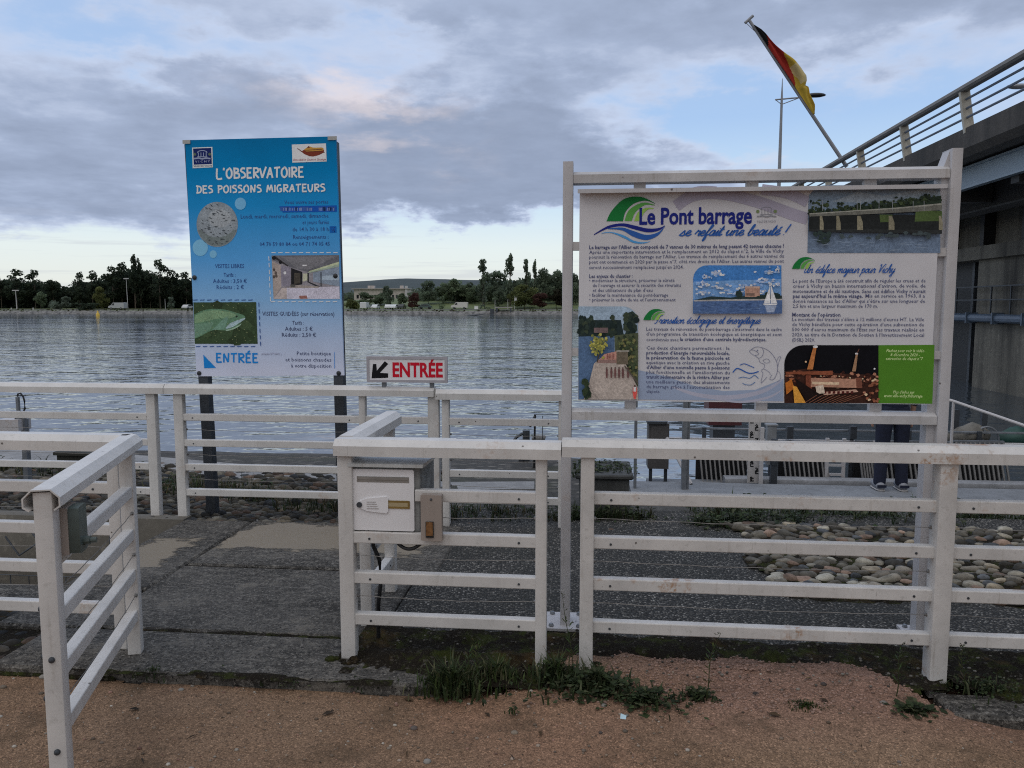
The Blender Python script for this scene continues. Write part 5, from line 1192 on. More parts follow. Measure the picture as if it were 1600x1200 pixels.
F3 = Face(EV); Z2 = lambda x, y: (500+x/2.3075, 540+y/2.3075); a = Art(F3, 1)
a.poly([Z2(*q) for q in ((186,118),(191,66),(203,66),(205,90),(234,56),(246,66),(216,98),(246,100),(245,116))], (.012,.012,.014))
a.build('arrow', es)
a = Art(F3, 2); a.text('ENTR\u00c9E', *Z2(262,114), *Z2(443,110), 21, pc(150,18,34), .034, 0, 3); a.build('lettering', es)
# ------------------------------------------------------------------ FISH PASS AND DAM EQUIPMENT
m = MB(); c0 = onV(905,722,2.72); c1 = onV(984,727,2.72)
m.box(c0[0],c1[0],2.72,3.25,-.6,.27); m.box(c0[0]-.03,c1[0]+.03,2.69,3.28,.27,.31)
o = tag(m.build('concrete_block', mk_concrete('mossy_grey_concrete', (.105,.108,.105), 2.5, 1.5), origin=(1.3, 2.72, 0)), 'low grey concrete block with dark moss on top behind the board post', 'block')
o.modifiers.new('b', 'BEVEL').width = .012
# tall grey posts of the walkway
for px, lab in ((993, 'slim dark steel post standing at the left end of the dam walkway'), (1070, 'dark steel channel post on the dam walkway beside the white strut')):
    b = onV(px, 772, 5.75); w = .05 if px < 1000 else .085
    m = MB(); w *= .5; m.box(b[0]-w,b[0]+w*.3,5.72,5.80,-.52,1.25)
    if px > 1000: m.box(b[0]+w*.42,b[0]+w,5.74,5.79,-.52,1.25)
    tag(m.build('steel_post', STEEL, origin=(b[0], 5.75, -.5)), lab, 'post', None)
cb_ = onV(1013, 690, 6.5); cb2 = onV(1046, 662, 6.5)
t = thing('control_cabinet', 'dark brown-grey control cabinet on legs at the end of the dam railing', 'cabinet', cb_[0], 6.5, -.5)
CABM = simple('brown_grey_enamel', (.085,.078,.075), .5, .15, 6)
m = MB(); m.box(cb_[0],cb2[0],6.5,6.78,-.42,cb2[2]); m.build('body', CABM, t)
m = MB(); m.box(cb_[0]-.02,cb2[0]-.03,6.46,6.80,cb2[2],cb2[2]+.03); m.build('lid', DARKSTEEL, t)
m = MB(); m.box(cb_[0]+.03,cb2[0]-.02,6.488,6.5,cb2[2]-.30,cb2[2]-.03); m.build('door', BEIGE if False else CABM, t)
for x in (cb_[0]+.02, cb2[0]-.05):
    m = MB(); m.box(x,x+.04,6.55,6.6,-1.4,-.42); m.build('leg', DARKSTEEL, t)
p0 = onV(1042,684,6.3); p1 = onV(1080,756,6.0)
m = MB(); m.tube([p0, p1], .022, 8); tag(m.build('strut', PAINT_B, origin=p1), 'white inclined strut leaning beside the channel post', 'strut')
p0 = onV(1190,712,6.2); p1 = onV(1190,758,6.2)
m = MB(); m.box(p0[0]-.025,p0[0]+.02,6.18,6.22,-.52,p0[2]+.35); tag(m.build('marker_post', PAINT_B, origin=(p0[0], 6.2, -.5)), 'short white post right of the numbered water gauge', 'post')
p0 = onV(1210,700,6.3); m = MB(); m.box(p0[0]-.035,p0[0]+.04,6.28,6.36,-.55,-.05); m.tube([(p0[0],6.3,-.3),(p0[0],6.3,.02)], .04, 8)
tag(m.build('gate_post', DARKSTEEL, origin=(p0[0], 6.3, -.5)), 'short black steel post between the gauge and the slatted racks', 'post')
# railing of the walkway with two long rails
t = thing('walkway_railing', 'long low steel railing with two rails along the far side of the dam walkway', 'railing', 6, 6.9, -.5)
ra = onV(1040,684.5,6.9); rb = onV(1590,691,6.9); q0 = onV(1062,670,6.9); q1 = onV(1465,674,6.9)
m = MB(); m.rbar((ra[0],6.9,ra[2]),(rb[0]+6,6.9,ra[2]-.01), .04, .022, .004); m.build('rail', PAINT_B, t)
m = MB(); m.rbar((q0[0],6.95,q0[2]),(rb[0]+6,6.95,q0[2]), .03, .028, .004); m.build('rail', STEEL, t)
for px in (1100,1205,1330,1420,1530):
    b = onV(px,684,6.92); m = MB(); m.box(b[0]-.025,b[0]+.025,6.9,6.94,-1.6,q0[2]+.02); m.build('post', DARKSTEEL, t)
for px in (1232,1330):
    b = onV(px,672,6.9); m = MB(); m.box(b[0]-.04,b[0]+.04,6.8,6.88,b[2]-.10,b[2]+.06); m.build('clamp', DARKSTEEL, t)
b = onV(1205,672,6.6); m = MB(); m.sweep(rrect(.12,.12,.02), [(b[0],6.6,-.35),(b[0],6.6,b[2]+.06)], up=(0,1,0)); m.box(b[0]-.07,b[0]+.07,6.53,6.67,b[2]+.06,b[2]+.08)
tag(m.build('electric_motor', simple('light_grey_motor', (.24,.25,.26), .5, .15, 8), origin=(b[0], 6.6, -.3)), 'light grey upright motor housing on the dam railing behind the board', 'motor')
# fish screens: slatted racks
def rack(px0, px1, lab):
    a_ = onV(px0, 716, 6.75); b_ = onV(px1, 716, 6.75)
    t = thing('fish_screen', lab, 'screen', a_[0], 6.75, -.6, 'slatted fish screens of the dam')
    n = max(5, int((b_[0]-a_[0])/.056)); m = MB(); zt = a_[2]+.20; zb = -.66
    for k in range(n+1):
        x = a_[0]+(b_[0]-a_[0])*k/n; m.rbar((x,6.78,zt),(x+.045,6.62,zb), .020, .03, .003, up=(0,1,0))
    m.build('slats', simple('grey_slat', (.19,.185,.18), .6, .2, 9), t)
    m = MB(); m.box(a_[0]-.02,b_[0]+.02,6.79,6.83,zt-.04,zt+.02); m.build('top_bar', STEEL, t)
    m = MB(); m.box(a_[0]-.02,b_[0]+.05,6.86,6.90,-1.2,zt-.05); m.build('backing', DEEP_BLACK, t)
for a_, b_, l_ in ((1092,1164,'slatted fish screen left of the numbered water gauge'), (1222,1288,'slatted fish screen between the black post and the white ladder'), (1341,1362,'narrow slatted fish screen right of the ladder, beside the standing person'), (1380,1492,'slatted fish screen behind the legs of the standing person'), (1494,1568,'slatted fish screen farthest right, beyond the right board post')): rack(a_, b_, l_)
a_ = onV(1291,716,6.7); b_ = onV(1316,745,6.7); m = MB()
for x in (a_[0], b_[0]): m.box(x-.02,x+.02,6.66,6.70,-.7,-.02)
for h in range(5): m.box(a_[0],b_[0],6.665,6.695,-.62+h*.12,-.59+h*.12)
tag(m.build('ladder', PAINT_B, origin=(a_[0], 6.7, -.6)), 'small white rung ladder between two slatted fish screens', 'ladder')
m = MB(); m.sweep(rrect(.20,.13,.03), [(2.85,6.48,-.56),(14,6.48,-.56)]); tag(m.build('cover_beam', mk_concrete('pale_grey_beam', (.33,.34,.36), 5), origin=(4, 6.48, -.6)), 'long pale grey beam lying along the feet of the fish screens', 'beam')
# water gauge
g0 = onV(1170.5,652,6.25); g1 = onV(1186,758,6.25)
t = thing('water_gauge', 'white water level gauge board with black numbers on the dam walkway', 'gauge', g0[0], 6.25, -.5)
m = MB(); m.box(g0[0],g1[0],6.25,6.27,-.52,g0[2]+.02); m.build('board', PAINT_C, t)
F4 = Face(6.25); a = Art(F4, 1); K = (.02,.02,.022)
for ch, x, y in (('9',1179.5,670),('8',1171.5,681),('7',1179.5,692),('6',1171.5,703),('5',1179.5,714),('4',1171.5,725.5),('3',1179.5,738),('2',1171.5,752)): a.text(ch, x, y, x+5.4, y, 7.2, K, .03)
for k in range(9):
    y = 656+k*11.3; q = 1172 if k % 2 == 0 else 1179.5
    a.rect(q,y,q+5.5,y+1.6,K); a.rect(q,y+4,q+5.5,y+5.6,K); a.rect(q,y,q+1.5,y+5.6,K)
a.build('numbers', t)
# dark red housing out in the water
h0 = onV(1107,660,11); h1 = onV(1160,626,11)
t = thing('sluice_housing', 'dark maroon steel housing standing in the water beyond the dam railing', 'housing', h0[0], 11, -.9)
m = MB(); m.box(h0[0],h1[0],11,11.6,h0[2]-.05,h1[2]+.35); m.build('casing', MAROON, t)
m = MB(); m.box(h0[0]+.1,h1[0]-.1,11.1,11.5,-2.2,h0[2]-.05); m.build('pile', DARKSTEEL, t)
m = MB(); m.box(h0[0]-.05,h1[0]+.5,11.0,11.5,h1[2]+.35,h1[2]+.40); m.build('lid', DARKSTEEL, t)
# rubble, hoop and cans at the right end
def lump(mb, c, r, sq, seed):
    rr = random.Random(seed); o = len(mb.v); mb.ball(c, r, 10, 7, sq); ph = [rr.uniform(0,6) for _ in range(3)]
    for i in range(o, len(mb.v)):
        x, y, z = (mb.v[i][k]-c[k] for k in range(3)); s = 1+.16*math.sin(x/r*4+ph[0])*math.cos(z/r*3+ph[1])+.1*math.sin(y/r*5+ph[2])
        mb.v[i] = (c[0]+x*s, c[1]+y*s, c[2]+z*s)
for px, py, r, lab in ((1500,682,.13,'small rounded grey boulder at the left of the rubble by the bridge water'), (1518,678,.17,'largest flat topped boulder beside the metal hoop'), (1508,688,.10,'low pale stone in front of the large boulder')):
    b = onV(px,py,7.1); m = MB(); lump(m, b, r, (1.3,1,.75), px); m.box(b[0]-.05,b[0]+.05,7.05,7.15,-1.5,b[2]-.04)
    tag(m.build('boulder', simple('grey_brown_stone_%d' % px, (.155,.145,.125), .85, .35, 7, bump=.4), origin=(b[0],7.1,-.5), smooth=60), lab, 'boulder', 'boulders at the dam end')
b = onV(1541,690,7.0); m = MB(); m.tube([(b[0]+.15*math.cos(math.pi*k/12)*-1, 7.0, b[2]+.02+.17*math.sin(math.pi*k/12)) for k in range(13)], .014, 6); m.tube([(b[0]-.06,7.0,b[2]-.02),(b[0]-.02,7.02,b[2]+.15)], .02, 6)
m.box(b[0]-.18,b[0]+.18,6.97,7.03,b[2]-.03,b[2]); tag(m.build('metal_hoop', STEEL, origin=(b[0],7,-.5)), 'grey metal hoop handle standing beside the boulders', 'hoop')
b = onV(1588,684,7.2); m = MB(); lump(m, b, .17, (1.3,1,.8), 77); tag(m.build('tarpaulin_bundle', TEAL, origin=(b[0],7.2,-.5), smooth=60), 'dark teal tarpaulin bundle at the right edge of the dam', 'bundle')
m = MB(); q0 = onV(1490,627,5.2); q1 = onV(1606,667,4.6); m.tube([(q0[0]-.3,5.3,q0[2]+.08),q0,q1,(q1[0]+.5,4.35,q1[2]-.17)], .016, 8); hr = m
t = thing('sloping_handrail', 'thin white handrail sloping down to the right beyond the board', 'handrail', q1[0], 4.6, -.5)
m.build('rail', PAINT_B, t)
for q in (q0, (q1[0]+.4,4.4,q1[2]-.15)): m = MB(); m.tube([(q[0],q[1],-.6),(q[0],q[1],q[2])], .016, 6); m.build('post', PAINT_B, t)
for px, lab in ((1494,'thin dark steel post just right of the board frame'), (1538,'thin dark steel post standing behind the sloping handrail')):
    b = onV(px,640,7.6); m = MB(); m.box(b[0]-.035,b[0]+.035,7.57,7.63,-1.6,b[2]); tag(m.build('steel_post', DARKSTEEL, origin=(b[0],7.6,-.9)), lab, 'post')
# things on the bank seen between the rails
b = onV(822,742,6.2); m = MB(); zt_ = onV(822,712,6.2)[2]; m.tube([(b[0],6.2,-.5),(b[0],6.2,zt_+.32)], .045, 8); m.tube([(b[0],6.2,zt_+.25),(b[0]-.05,6.18,zt_+.28),(b[0]-.12,6.15,zt_+.24),(b[0]-.17,6.15,zt_+.16)], .02, 6); m.box(b[0]-.09,b[0]-.03,6.15,6.25,-.5,zt_+.2)
tag(m.build('hand_pump', DARKSTEEL, origin=(b[0],6.2,-.4)), 'dark hand pump with curved spout on the gravel bank', 'pump')
t = thing('guard_hoop', 'thin dark metal guard frame on the bank left of the board post', 'frame', onV(850,690,5.5)[0], 5.5, -.3)
A_ = onV(834,690,5.5); B_ = onV(836,648,5.5); C_ = onV(874,648,5.5); D_ = onV(874,690,5.5)
m = MB(); m.tube([(A_[0],5.5,-.5),B_,C_,(D_[0],5.5,-.5)], .014, 6); m.tube([(B_[0]-.0,5.5,B_[2]-.02),(B_[0]-.05,5.4,B_[2]-.12)], .018, 6); m.build('bar', DEEP_BLACK, t)
m = MB(); E_ = onV(848,650,5.5); m.tube([(E_[0],5.5,-.4),E_], .005, 5); m.build('rod', DARKSTEEL, t)
b = onV(842,682,5.6); m = MB(); lump(m, (b[0],5.6,b[2]-.02), .07, (1.3,1,.6), 5); m.box(b[0]-.07,b[0]+.07,5.55,5.65,-.6,b[2]-.04)
tag(m.build('pale_stone', CONC, origin=(b[0],5.6,-.3), smooth=60), 'pale stone block in the thin metal frame on the bank', 'stone')
# left: white electrical box with a bent cable, and a timber hatch
b0 = onV(2,672,3.3); b1 = onV(34,655,3.3); p = onV(32,640,3.3)
t = thing('electric_box', 'white electric box with a bent black cable on a post by the lake', 'electrical box', p[0], 3.3, -.1)
m = MB(); m.box(b0[0],b1[0],3.25,3.42,b0[2],b1[2]); m.build('casing', PAINT_B, t)
m = MB(); m.box(b0[0]+.14,b0[0]+.2,3.3,3.35,b1[2],b1[2]+.02); m.build('gland', DARKSTEEL, t)
m = MB(); m.tube([(p[0],3.36,-.12),(p[0],3.36,onV(0,655,3.3)[2])], .025, 8); m.box(p[0]-.02,p[0]+.025,3.31,3.34,-.1,b1[2]+.03); m.tube([(p[0]-.02,3.3,b1[2]-.02),(p[0]-.022,3.3,onV(0,620,3.3)[2])], .018, 8); m.build('post', STEEL, t)
zt_ = onV(0,616,3.3)[2]; m = MB(); m.tube([(p[0]-.022,3.3,zt_-.02),(p[0]-.015,3.3,zt_+.005),(p[0]+.01,3.3,zt_+.012),(p[0]+.035,3.3,zt_-.02),(p[0]+.045,3.3,zt_-.06),(p[0]+.045,3.3,zt_-.13),(p[0]+.03,3.3,zt_-.16)], .008, 6); m.build('cable', DEEP_BLACK, t)
h0 = onV(99,716,4.2); h1 = onV(166,700,4.6); m = MB(); m.box(h0[0],h0[0]+.44,4.1,4.75,-.35,h0[2]+.055); m.box(h0[0]-.02,h0[0]+.46,4.07,4.78,h0[2]+.055,h0[2]+.09)
tag(m.build('hatch_box', mk_concrete('mossy_dark_timber', (.04,.04,.03), 6), origin=(h0[0],4.2,-.3)), 'dark mossy hatch box beside the pale walkway on the bank', 'hatch')
# wire mesh in the pit
t = thing('wire_mesh', 'rusty wire mesh panel hanging in the sunken pit at left', 'wire mesh', -3, 1.9, -1)
m = MB()
for k in range(24): x = -4.6+k*.15; m.tube([(x,1.95,-.40),(x,1.95,-1.0)], .004, 5)
for k in range(5): m.tube([(-4.6,1.955,-.40-k*.14),(-1.15-.85,1.955,-.40-k*.14)], .004, 5)
m.build('mesh', DARKSTEEL, t)
m = MB()
def pit(px, py): return onV(px, py, 1.97)
for q in ((( 8,838),(30,868)),((30,868),(64,845)),((48,830),(64,850)),((64,850),(66,870)),((172,838),(172,868)),((66,850),(120,851))): m.tube([pit(*q[0]), pit(*q[1])], .007, 5)
m.build('bracing', DARKSTEEL, t)
# small litter on the path
q = onG(973,1126,0); m = MB(); z_ = .008; m.add([(q[0]-.010,q[1],z_),(q[0]+.012,q[1]-.004,z_),(q[0]+.015,q[1]+.008,z_+.010),(q[0]-.008,q[1]+.012,z_+.016),(q[0]+.002,q[1]+.004,z_+.006)], [(0,1,4),(1,2,4),(2,3,4),(3,0,4)])
tag(m.build('paper_scrap', simple('pale_blue_paper', (.45,.62,.70), .6, .05, 20), origin=(q[0],q[1],0), smooth=0), 'tiny crumpled pale blue paper scrap on the tan gravel', 'litter')
# ------------------------------------------------------------------ PERSON behind the board
PX = (onV(1365,757,6.0)[0]+onV(1412,757,6.0)[0])/2; PV = 5.95; PZ = -.5
def skinned(name, verts, edges, root, mat, parent, sub=2):
    me = bpy.data.meshes.new(name); me.from_pydata([(a, b, c) for a, b, c, *_ in verts], edges, []); me.materials.append(mat)
    o = bpy.data.objects.new(name, me); COL.objects.link(o); o.parent = parent
    o.modifiers.new('skin', 'SKIN'); sv = me.skin_vertices[0].data
    for i, v in enumerate(verts):
        sv[i].radius = (v[3], v[4] if len(v) > 4 else v[3]); sv[i].use_root = (i == root)
    s = o.modifiers.new('sub', 'SUBSURF'); s.levels = s.render_levels = sub
    me.polygons.foreach_set('use_smooth', [True]*len(me.polygons)); return o
ps = thing('person', 'person in navy trousers and pale shoes standing behind the white board', 'person', PX, PV, PZ, local=True)
# body: one continuous figure, facing the water (+y)
bv_ = [(0,0,.94,.10,.08),(0,-.01,1.12,.12,.09),(0,-.01,1.30,.145,.10),(0,.0,1.43,.10,.08),(0,.01,1.50,.055,.055),(0,.02,1.57,.07,.085),(0,.02,1.68,.075,.09),(0,.01,1.75,.05,.06),
       (-.095,0,.88,.085),(-.105,.01,.50,.058),(-.125,-.02,.10,.042),(-.13,.05,.04,.038),(-.135,.13,.03,.032),(.095,0,.88,.085),(.10,.01,.50,.058),(.115,-.02,.10,.042),(.12,.05,.04,.038),(.125,.13,.03,.032),
       (-.175,0,1.41,.055),(-.215,-.02,1.14,.042),(-.225,.03,.92,.030),(.175,0,1.41,.055),(.215,-.02,1.14,.042),(.225,.03,.92,.030)]
be = [(0,1),(1,2),(2,3),(3,4),(4,5),(5,6),(6,7),(0,8),(8,9),(9,10),(10,11),(11,12),(0,13),(13,14),(14,15),(15,16),(16,17),(3,18),(18,19),(19,20),(3,21),(21,22),(22,23)]
for s in (-1, 1):        # palm, four fingers and a thumb
    w = 20 if s < 0 else 23; i0 = len(bv_); bv_.append((s*.228,.045,.855,.032,.016)); be.append((w, i0))
    for k, (dy, ln) in enumerate(((-.030,.075),(-.010,.085),(.011,.078),(.031,.062))):
        i = len(bv_); bv_ += [(s*.228,.045+dy,.815,.009),(s*.224,.047+dy,.815-ln*.5,.0085),(s*.215,.049+dy,.815-ln,.0075)]; be += [(i0,i),(i,i+1),(i+1,i+2)]
    i = len(bv_); bv_ += [(s*.222,.085,.86,.010),(s*.214,.10,.825,.009)]; be += [(i0,i),(i,i+1)]
skinned('body', bv_, be, 0, SKIN, ps)
tv = [(0,0,.96,.18,.14),(-.098,0,.87,.108),(-.108,.01,.50,.082),(-.128,-.015,.10,.072),(-.130,-.005,.045,.074),(.098,0,.87,.108),(.104,.01,.50,.082),(.118,-.015,.10,.072),(.120,-.005,.045,.074),(0,0,1.06,.16,.13)]
skinned('trousers', tv, [(9,0),(0,1),(1,2),(2,3),(3,4),(0,5),(5,6),(6,7),(7,8)], 0, NAVY, ps)
jv = [(0,0,.90,.20,.155),(0,-.01,1.12,.155,.115),(0,-.01,1.31,.17,.12),(0,0,1.44,.11,.09),(-.18,0,1.42,.075),(-.22,-.02,1.14,.06),(-.228,.02,.985,.05),(.18,0,1.42,.075),(.22,-.02,1.14,.06),(.228,.02,.985,.05)]
skinned('jacket', jv, [(0,1),(1,2),(2,3),(3,4),(4,5),(5,6),(3,7),(7,8),(8,9)], 0, simple('dark_blue_jacket', (.014,.020,.045), .8, .2, 20), ps)
hv = [(0,-.02,1.70,.085,.085),(0,-.045,1.63,.075,.05),(0,.03,1.755,.06,.05)]
skinned('hair', hv, [(0,1),(0,2)], 0, HAIRM, ps)
m = MB(); m.ball((-.03,.105,1.655), .010, 8, 5); m.ball((.03,.105,1.655), .010, 8, 5); m.ball((0,.118,1.615), .014, 8, 5, (.7,1,1.3)); m.ball((-.082,.02,1.64), .026, 8, 5, (.4,.8,1.2)); m.ball((.082,.02,1.64), .026, 8, 5, (.4,.8,1.2)); m.ball((0,.098,1.575), .018, 8, 4, (1.4,.4,.35)); m.build('face', SKIN, ps)
for s, x in ((-1,-.132), (1,.122)):
    m = MB(); P_ = [(-.10,.040,.02),(-.085,.048,.035),(-.02,.050,.045),(.06,.052,.038),(.13,.045,.028),(.165,.02,.02)]
    m.sweep([[(w*math.cos(6.2832*k/12), max(-.03, h_*1.3*math.sin(6.2832*k/12)+.01)) for k in range(12)] for y, w, h_ in P_], [(x+s*.04*max(0,y),y,.045) for y, w, h_ in P_])
    sh = m.build('shoe', SHOE, ps, smooth=60)
    m = MB(); m.sweep([[(w*1.05*math.cos(6.2832*k/12), .010*math.sin(6.2832*k/12)) for k in range(12)] for y, w, h_ in P_], [(x+s*.04*max(0,y),y,.012) for y, w, h_ in P_]); m.build('sole', PAINT_C, sh, smooth=60)
    m = MB(); m.sweep([(-.05,-.006),(.05,-.006),(.05,.006),(-.05,.006)], [(x-.0,-.108,.045),(x,-.106,.075)], up=(0,1,0)); m.build('heel_patch', NAVY, sh)
# ------------------------------------------------------------------ PLANTS near the fence
def blades(mb, u, v, z, n, r, h, cols, lean=.5, w=.004, seed=0):
    rr = random.Random(seed)
    for _ in range(n):
        a = rr.uniform(0, 6.283); q = abs(rr.gauss(0, .55))*r; x, y = u+q*math.cos(a), v+q*.55*math.sin(a)
        hh = h*rr.uniform(.3, 1.25)*max(.25, 1-.45*q/r); t = rr.uniform(0, 6.283); ln = hh*lean*rr.uniform(.3, 1.3); ww = w*rr.uniform(.6, 1.4)
        nx, ny = -math.sin(t)*ww, math.cos(t)*ww; k = rr.uniform(.6, 1.35); mb.col = tuple(c*k for c in rr.choice(cols))
        p1 = (x+ln*.35*math.cos(t), y+ln*.35*math.sin(t), z+hh*.6); p2 = (x+ln*math.cos(t), y+ln*math.sin(t), z+hh*.92)
        mb.add([(x-nx,y-ny,z-.01),(x+nx,y+ny,z-.01),(p1[0]+nx*.9,p1[1]+ny*.9,p1[2]),(p1[0]-nx*.9,p1[1]-ny*.9,p1[2]),p2], [(0,1,2,3),(3,2,4)])
def leaves(mb, u, v, z, n, r, h, cols, s=.02, seed=0):
    rr = random.Random(seed)
    for _ in range(n):
        a = rr.uniform(0, 6.283); q = abs(rr.gauss(0, .6))*r; hh = h*max(.06, 1-(q/r)**2)*rr.uniform(.1, 1)
        x, y, zz = u+q*math.cos(a), v+q*.6*math.sin(a), z+hh+.004; t = rr.uniform(0, 6.283); l = s*rr.uniform(.6, 1.5); w = l*rr.uniform(.3, .5); ti = rr.uniform(-.4, .8)*l
        ca, sa = math.cos(t), math.sin(t); k = rr.uniform(.55, 1.4); mb.col = tuple(c*k for c in rr.choice(cols))
        mb.add([(x,y,zz),(x+ca*l*.5+sa*w,y+sa*l*.5-ca*w,zz+ti*.6),(x+ca*l,y+sa*l,zz+ti*.7),(x+ca*l*.5-sa*w,y+sa*l*.5+ca*w,zz+ti*.6)], [(0,1,2,3)])
GR = [(.055,.085,.028),(.075,.105,.036),(.045,.066,.028),(.14,.14,.075)]; GD = [(.042,.062,.028),(.055,.078,.032),(.032,.046,.022),(.085,.095,.05)]; DRY = [(.15,.12,.06),(.11,.09,.05),(.06,.055,.03),(.035,.04,.02)]
def weed(px, py, n, r, h, lab, kind='grass', nl=0, cols=GR, cat='weed', z=0.0, s=.02, w=.004, lean=.6):
    q = onG(px, py, z); mb = MB()
    if n: blades(mb, q[0], q[1], z, n, r, h, cols, lean, w, int(px))
    if nl: leaves(mb, q[0], q[1], z, nl, r, h*.7, GD if kind != 'bright' else GR, s, int(px)+1)
    return tag(mb.build('grass_tuft' if kind == 'grass' else 'weed_clump', LEAF, origin=(q[0], q[1], z), smooth=0), lab, cat, 'weeds along the path edge')
weed(706,1080,520,.17,.15,'bushy dark grass tuft at the path edge below the mailbox panel', 'grass', 160, GD+GR, 'grass tuft', -.03)
weed(775,1062,240,.14,.11,'thin grass tuft just left of the mailbox panel right post', 'grass', 30, GR, 'grass tuft', -.02)
weed(868,1065,260,.15,.14,'grass tuft between the two close fence posts', 'grass', 160, GD+GR, 'grass tuft', -.01)
weed(930,1082,240,.23,.12,'broad leafy dark weed clump in front of the long panel left post', 'leaf', 620, GD, 'weed', -.01, .026)
weed(1010,1098,90,.16,.07,'low leafy weed mat right of the broad weed clump', 'leaf', 380, GD, 'weed', 0, .022)
weed(1090,1092,50,.10,.06,'small leafy weed beside a tall stalk on the pink gravel', 'leaf', 150, GD, 'weed', 0, .02)
weed(1258,1104,230,.09,.022,'small patch of short bright grass on the open gravel', 'grass', 60, [(.055,.085,.02),(.04,.065,.018)], 'grass patch', .0, .01, .002)
weed(1428,1112,30,.09,.03,'flat rosette weed on the gravel near the right fence post', 'leaf', 140, GD, 'weed', 0, .03)
weed(801,1112,20,.022,.02,'tiny green weed alone on the gravel below the grass tufts', 'grass', 22, GR, 'weed', -.02, .012, .002)
weed(240,1052,90,.11,.035,'low grass along the slab edge near the open gate', 'grass', 60, GD, 'grass tuft', -.02, .012, .0025)
weed(450,1066,70,.10,.03,'low green growth along the middle of the slab edge', 'grass', 60, GD, 'grass tuft', -.03, .014, .0025)
weed(350,1050,60,.12,.03,'sparse low grass along the slab edge right of the gate', 'grass', 50, GD, 'grass tuft', -.03, .012, .0025)
weed(560,1068,60,.14,.03,'sparse low growth at the slab edge below the corner post', 'grass', 60, GD, 'grass tuft', -.03, .012, .0025)
weed(1540,1078,120,.25,.05,'dark mossy growth at the foot of the fence at far right', 'leaf', 260, GD, 'weed', 0, .014)
def stalk(px, py, h, lab, seed, lean=.05):
    rr = random.Random(seed); q = onG(px, py, 0); mb = MB(); P = [(q[0]+lean*t*t+.006*math.sin(t*7), q[1], h*t) for t in [k/8 for k in range(9)]]
    mb.col = (.06,.075,.03); mb.tube(P, [.0028*(1-.7*k/8) for k in range(9)], 5)
    for k in range(26):
        t = rr.uniform(.25, 1); p = P[min(8, int(t*8))]; a = rr.uniform(0, 6.28); l = .028*(1.15-t)+.008; mb.col = tuple(c*rr.uniform(.7,1.4) for c in (.06,.08,.035))
        x, y, z = p[0], p[1], h*t; mb.add([(x,y,z),(x+l*math.cos(a)*.6-.003,y+l*math.sin(a)*.6,z+l*.5),(x+l*math.cos(a),y+l*math.sin(a),z+l*.9),(x+l*math.cos(a)*.6+.003,y+l*math.sin(a)*.6,z+l*.55)], [(0,1,2,3)])
    tag(mb.build('weed_stalk', LEAF, origin=(q[0], q[1], 0), smooth=0), lab, 'weed', 'tall weed stalks')
stalk(1103,1096,.30,'tallest feathery weed stalk in front of the long fence panel',1); stalk(1400,1090,.24,'thin weed stalk just left of the right fence post',2,.02); stalk(728,1068,.20,'feathery stalk rising from the bushy tuft below the mailbox',3); stalk(893,1060,.40,'tall thin stalk by the left board post base',4,-.05); stalk(1505,1085,.22,'thin weed stalk right of the right fence post',5,-.02); stalk(742,1060,.18,'shorter feathery stalk beside the bushy tuft',6,.04)
# dry growth behind the cobbles
def strip(name, lab, pts, n, r, h, cols, zf, seed, w=.006, nl=0, cat='dry grass'):
    mb = MB(); rr = random.Random(seed)
    for i in range(n):
        t = rr.random()*(len(pts)-1); k = int(t); f = t-k; a, b = pts[k], pts[k+1]; u = a[0]+(b[0]-a[0])*f+rr.gauss(0, .05); v = a[1]+(b[1]-a[1])*f+rr.gauss(0, r)
        z = float(zf(u, v)); blades(mb, u, v, z, 9, .09, h*rr.uniform(.5, 1.2), cols, .7, w, seed*1000+i)
        if nl: leaves(mb, u, v, z, nl, .12, h*.8, GD, .035, seed*999+i)
    return stuff(mb.build(name, LEAF, origin=(pts[0][0], pts[0][1], 0), smooth=0), lab, cat)
bz = lambda u, v: bank(np.array(u), np.array(v))
strip('dry_grass', 'dry dark grass along the top of the bank behind the blue sign', [(-3.0,3.55),(-1.9,3.25),(-.75,2.75),(.2,2.65),(1.0,2.62)], 300, .14, .16, DRY+GD, bz, 11, .004, 2)
strip('bank_scrub', 'dark leafy scrub with dry stems between the cobbles and the dam walkway', [(1.95,2.72),(2.8,2.85),(4.0,2.95),(5.6,3.1)], 300, .16, .20, GD+DRY[2:], lambda u, v: -.1, 12, .005, 8, 'scrub')
strip('scrub_edge', 'low green plants at the left edge of the cobbles near the walkway', [(2.0,2.45),(2.35,2.55),(2.8,2.62)], 50, .06, .10, GD, lambda u, v: -.02, 13, .004, 9, 'scrub')
strip('block_moss', 'dark moss and trailing grass on top of the grey concrete block', [(1.02,2.95),(1.5,2.95)], 40, .12, .05, GD, lambda u, v: .30, 14, .004, 8, 'moss')
strip('block_foot_grass', 'dark grass around the foot of the grey concrete block', [(.95,2.55),(1.55,2.6)], 50, .05, .12, GD+DRY[2:], lambda u, v: -.01, 15, .004, 4, 'grass')
strip('bank_grass', 'dry grass on the bank beside the pale walkway at left', [(-6.5,4.6),(-5.0,4.4),(-3.6,4.3)], 130, .2, .13, DRY+GD, bz, 16, .005, 2)
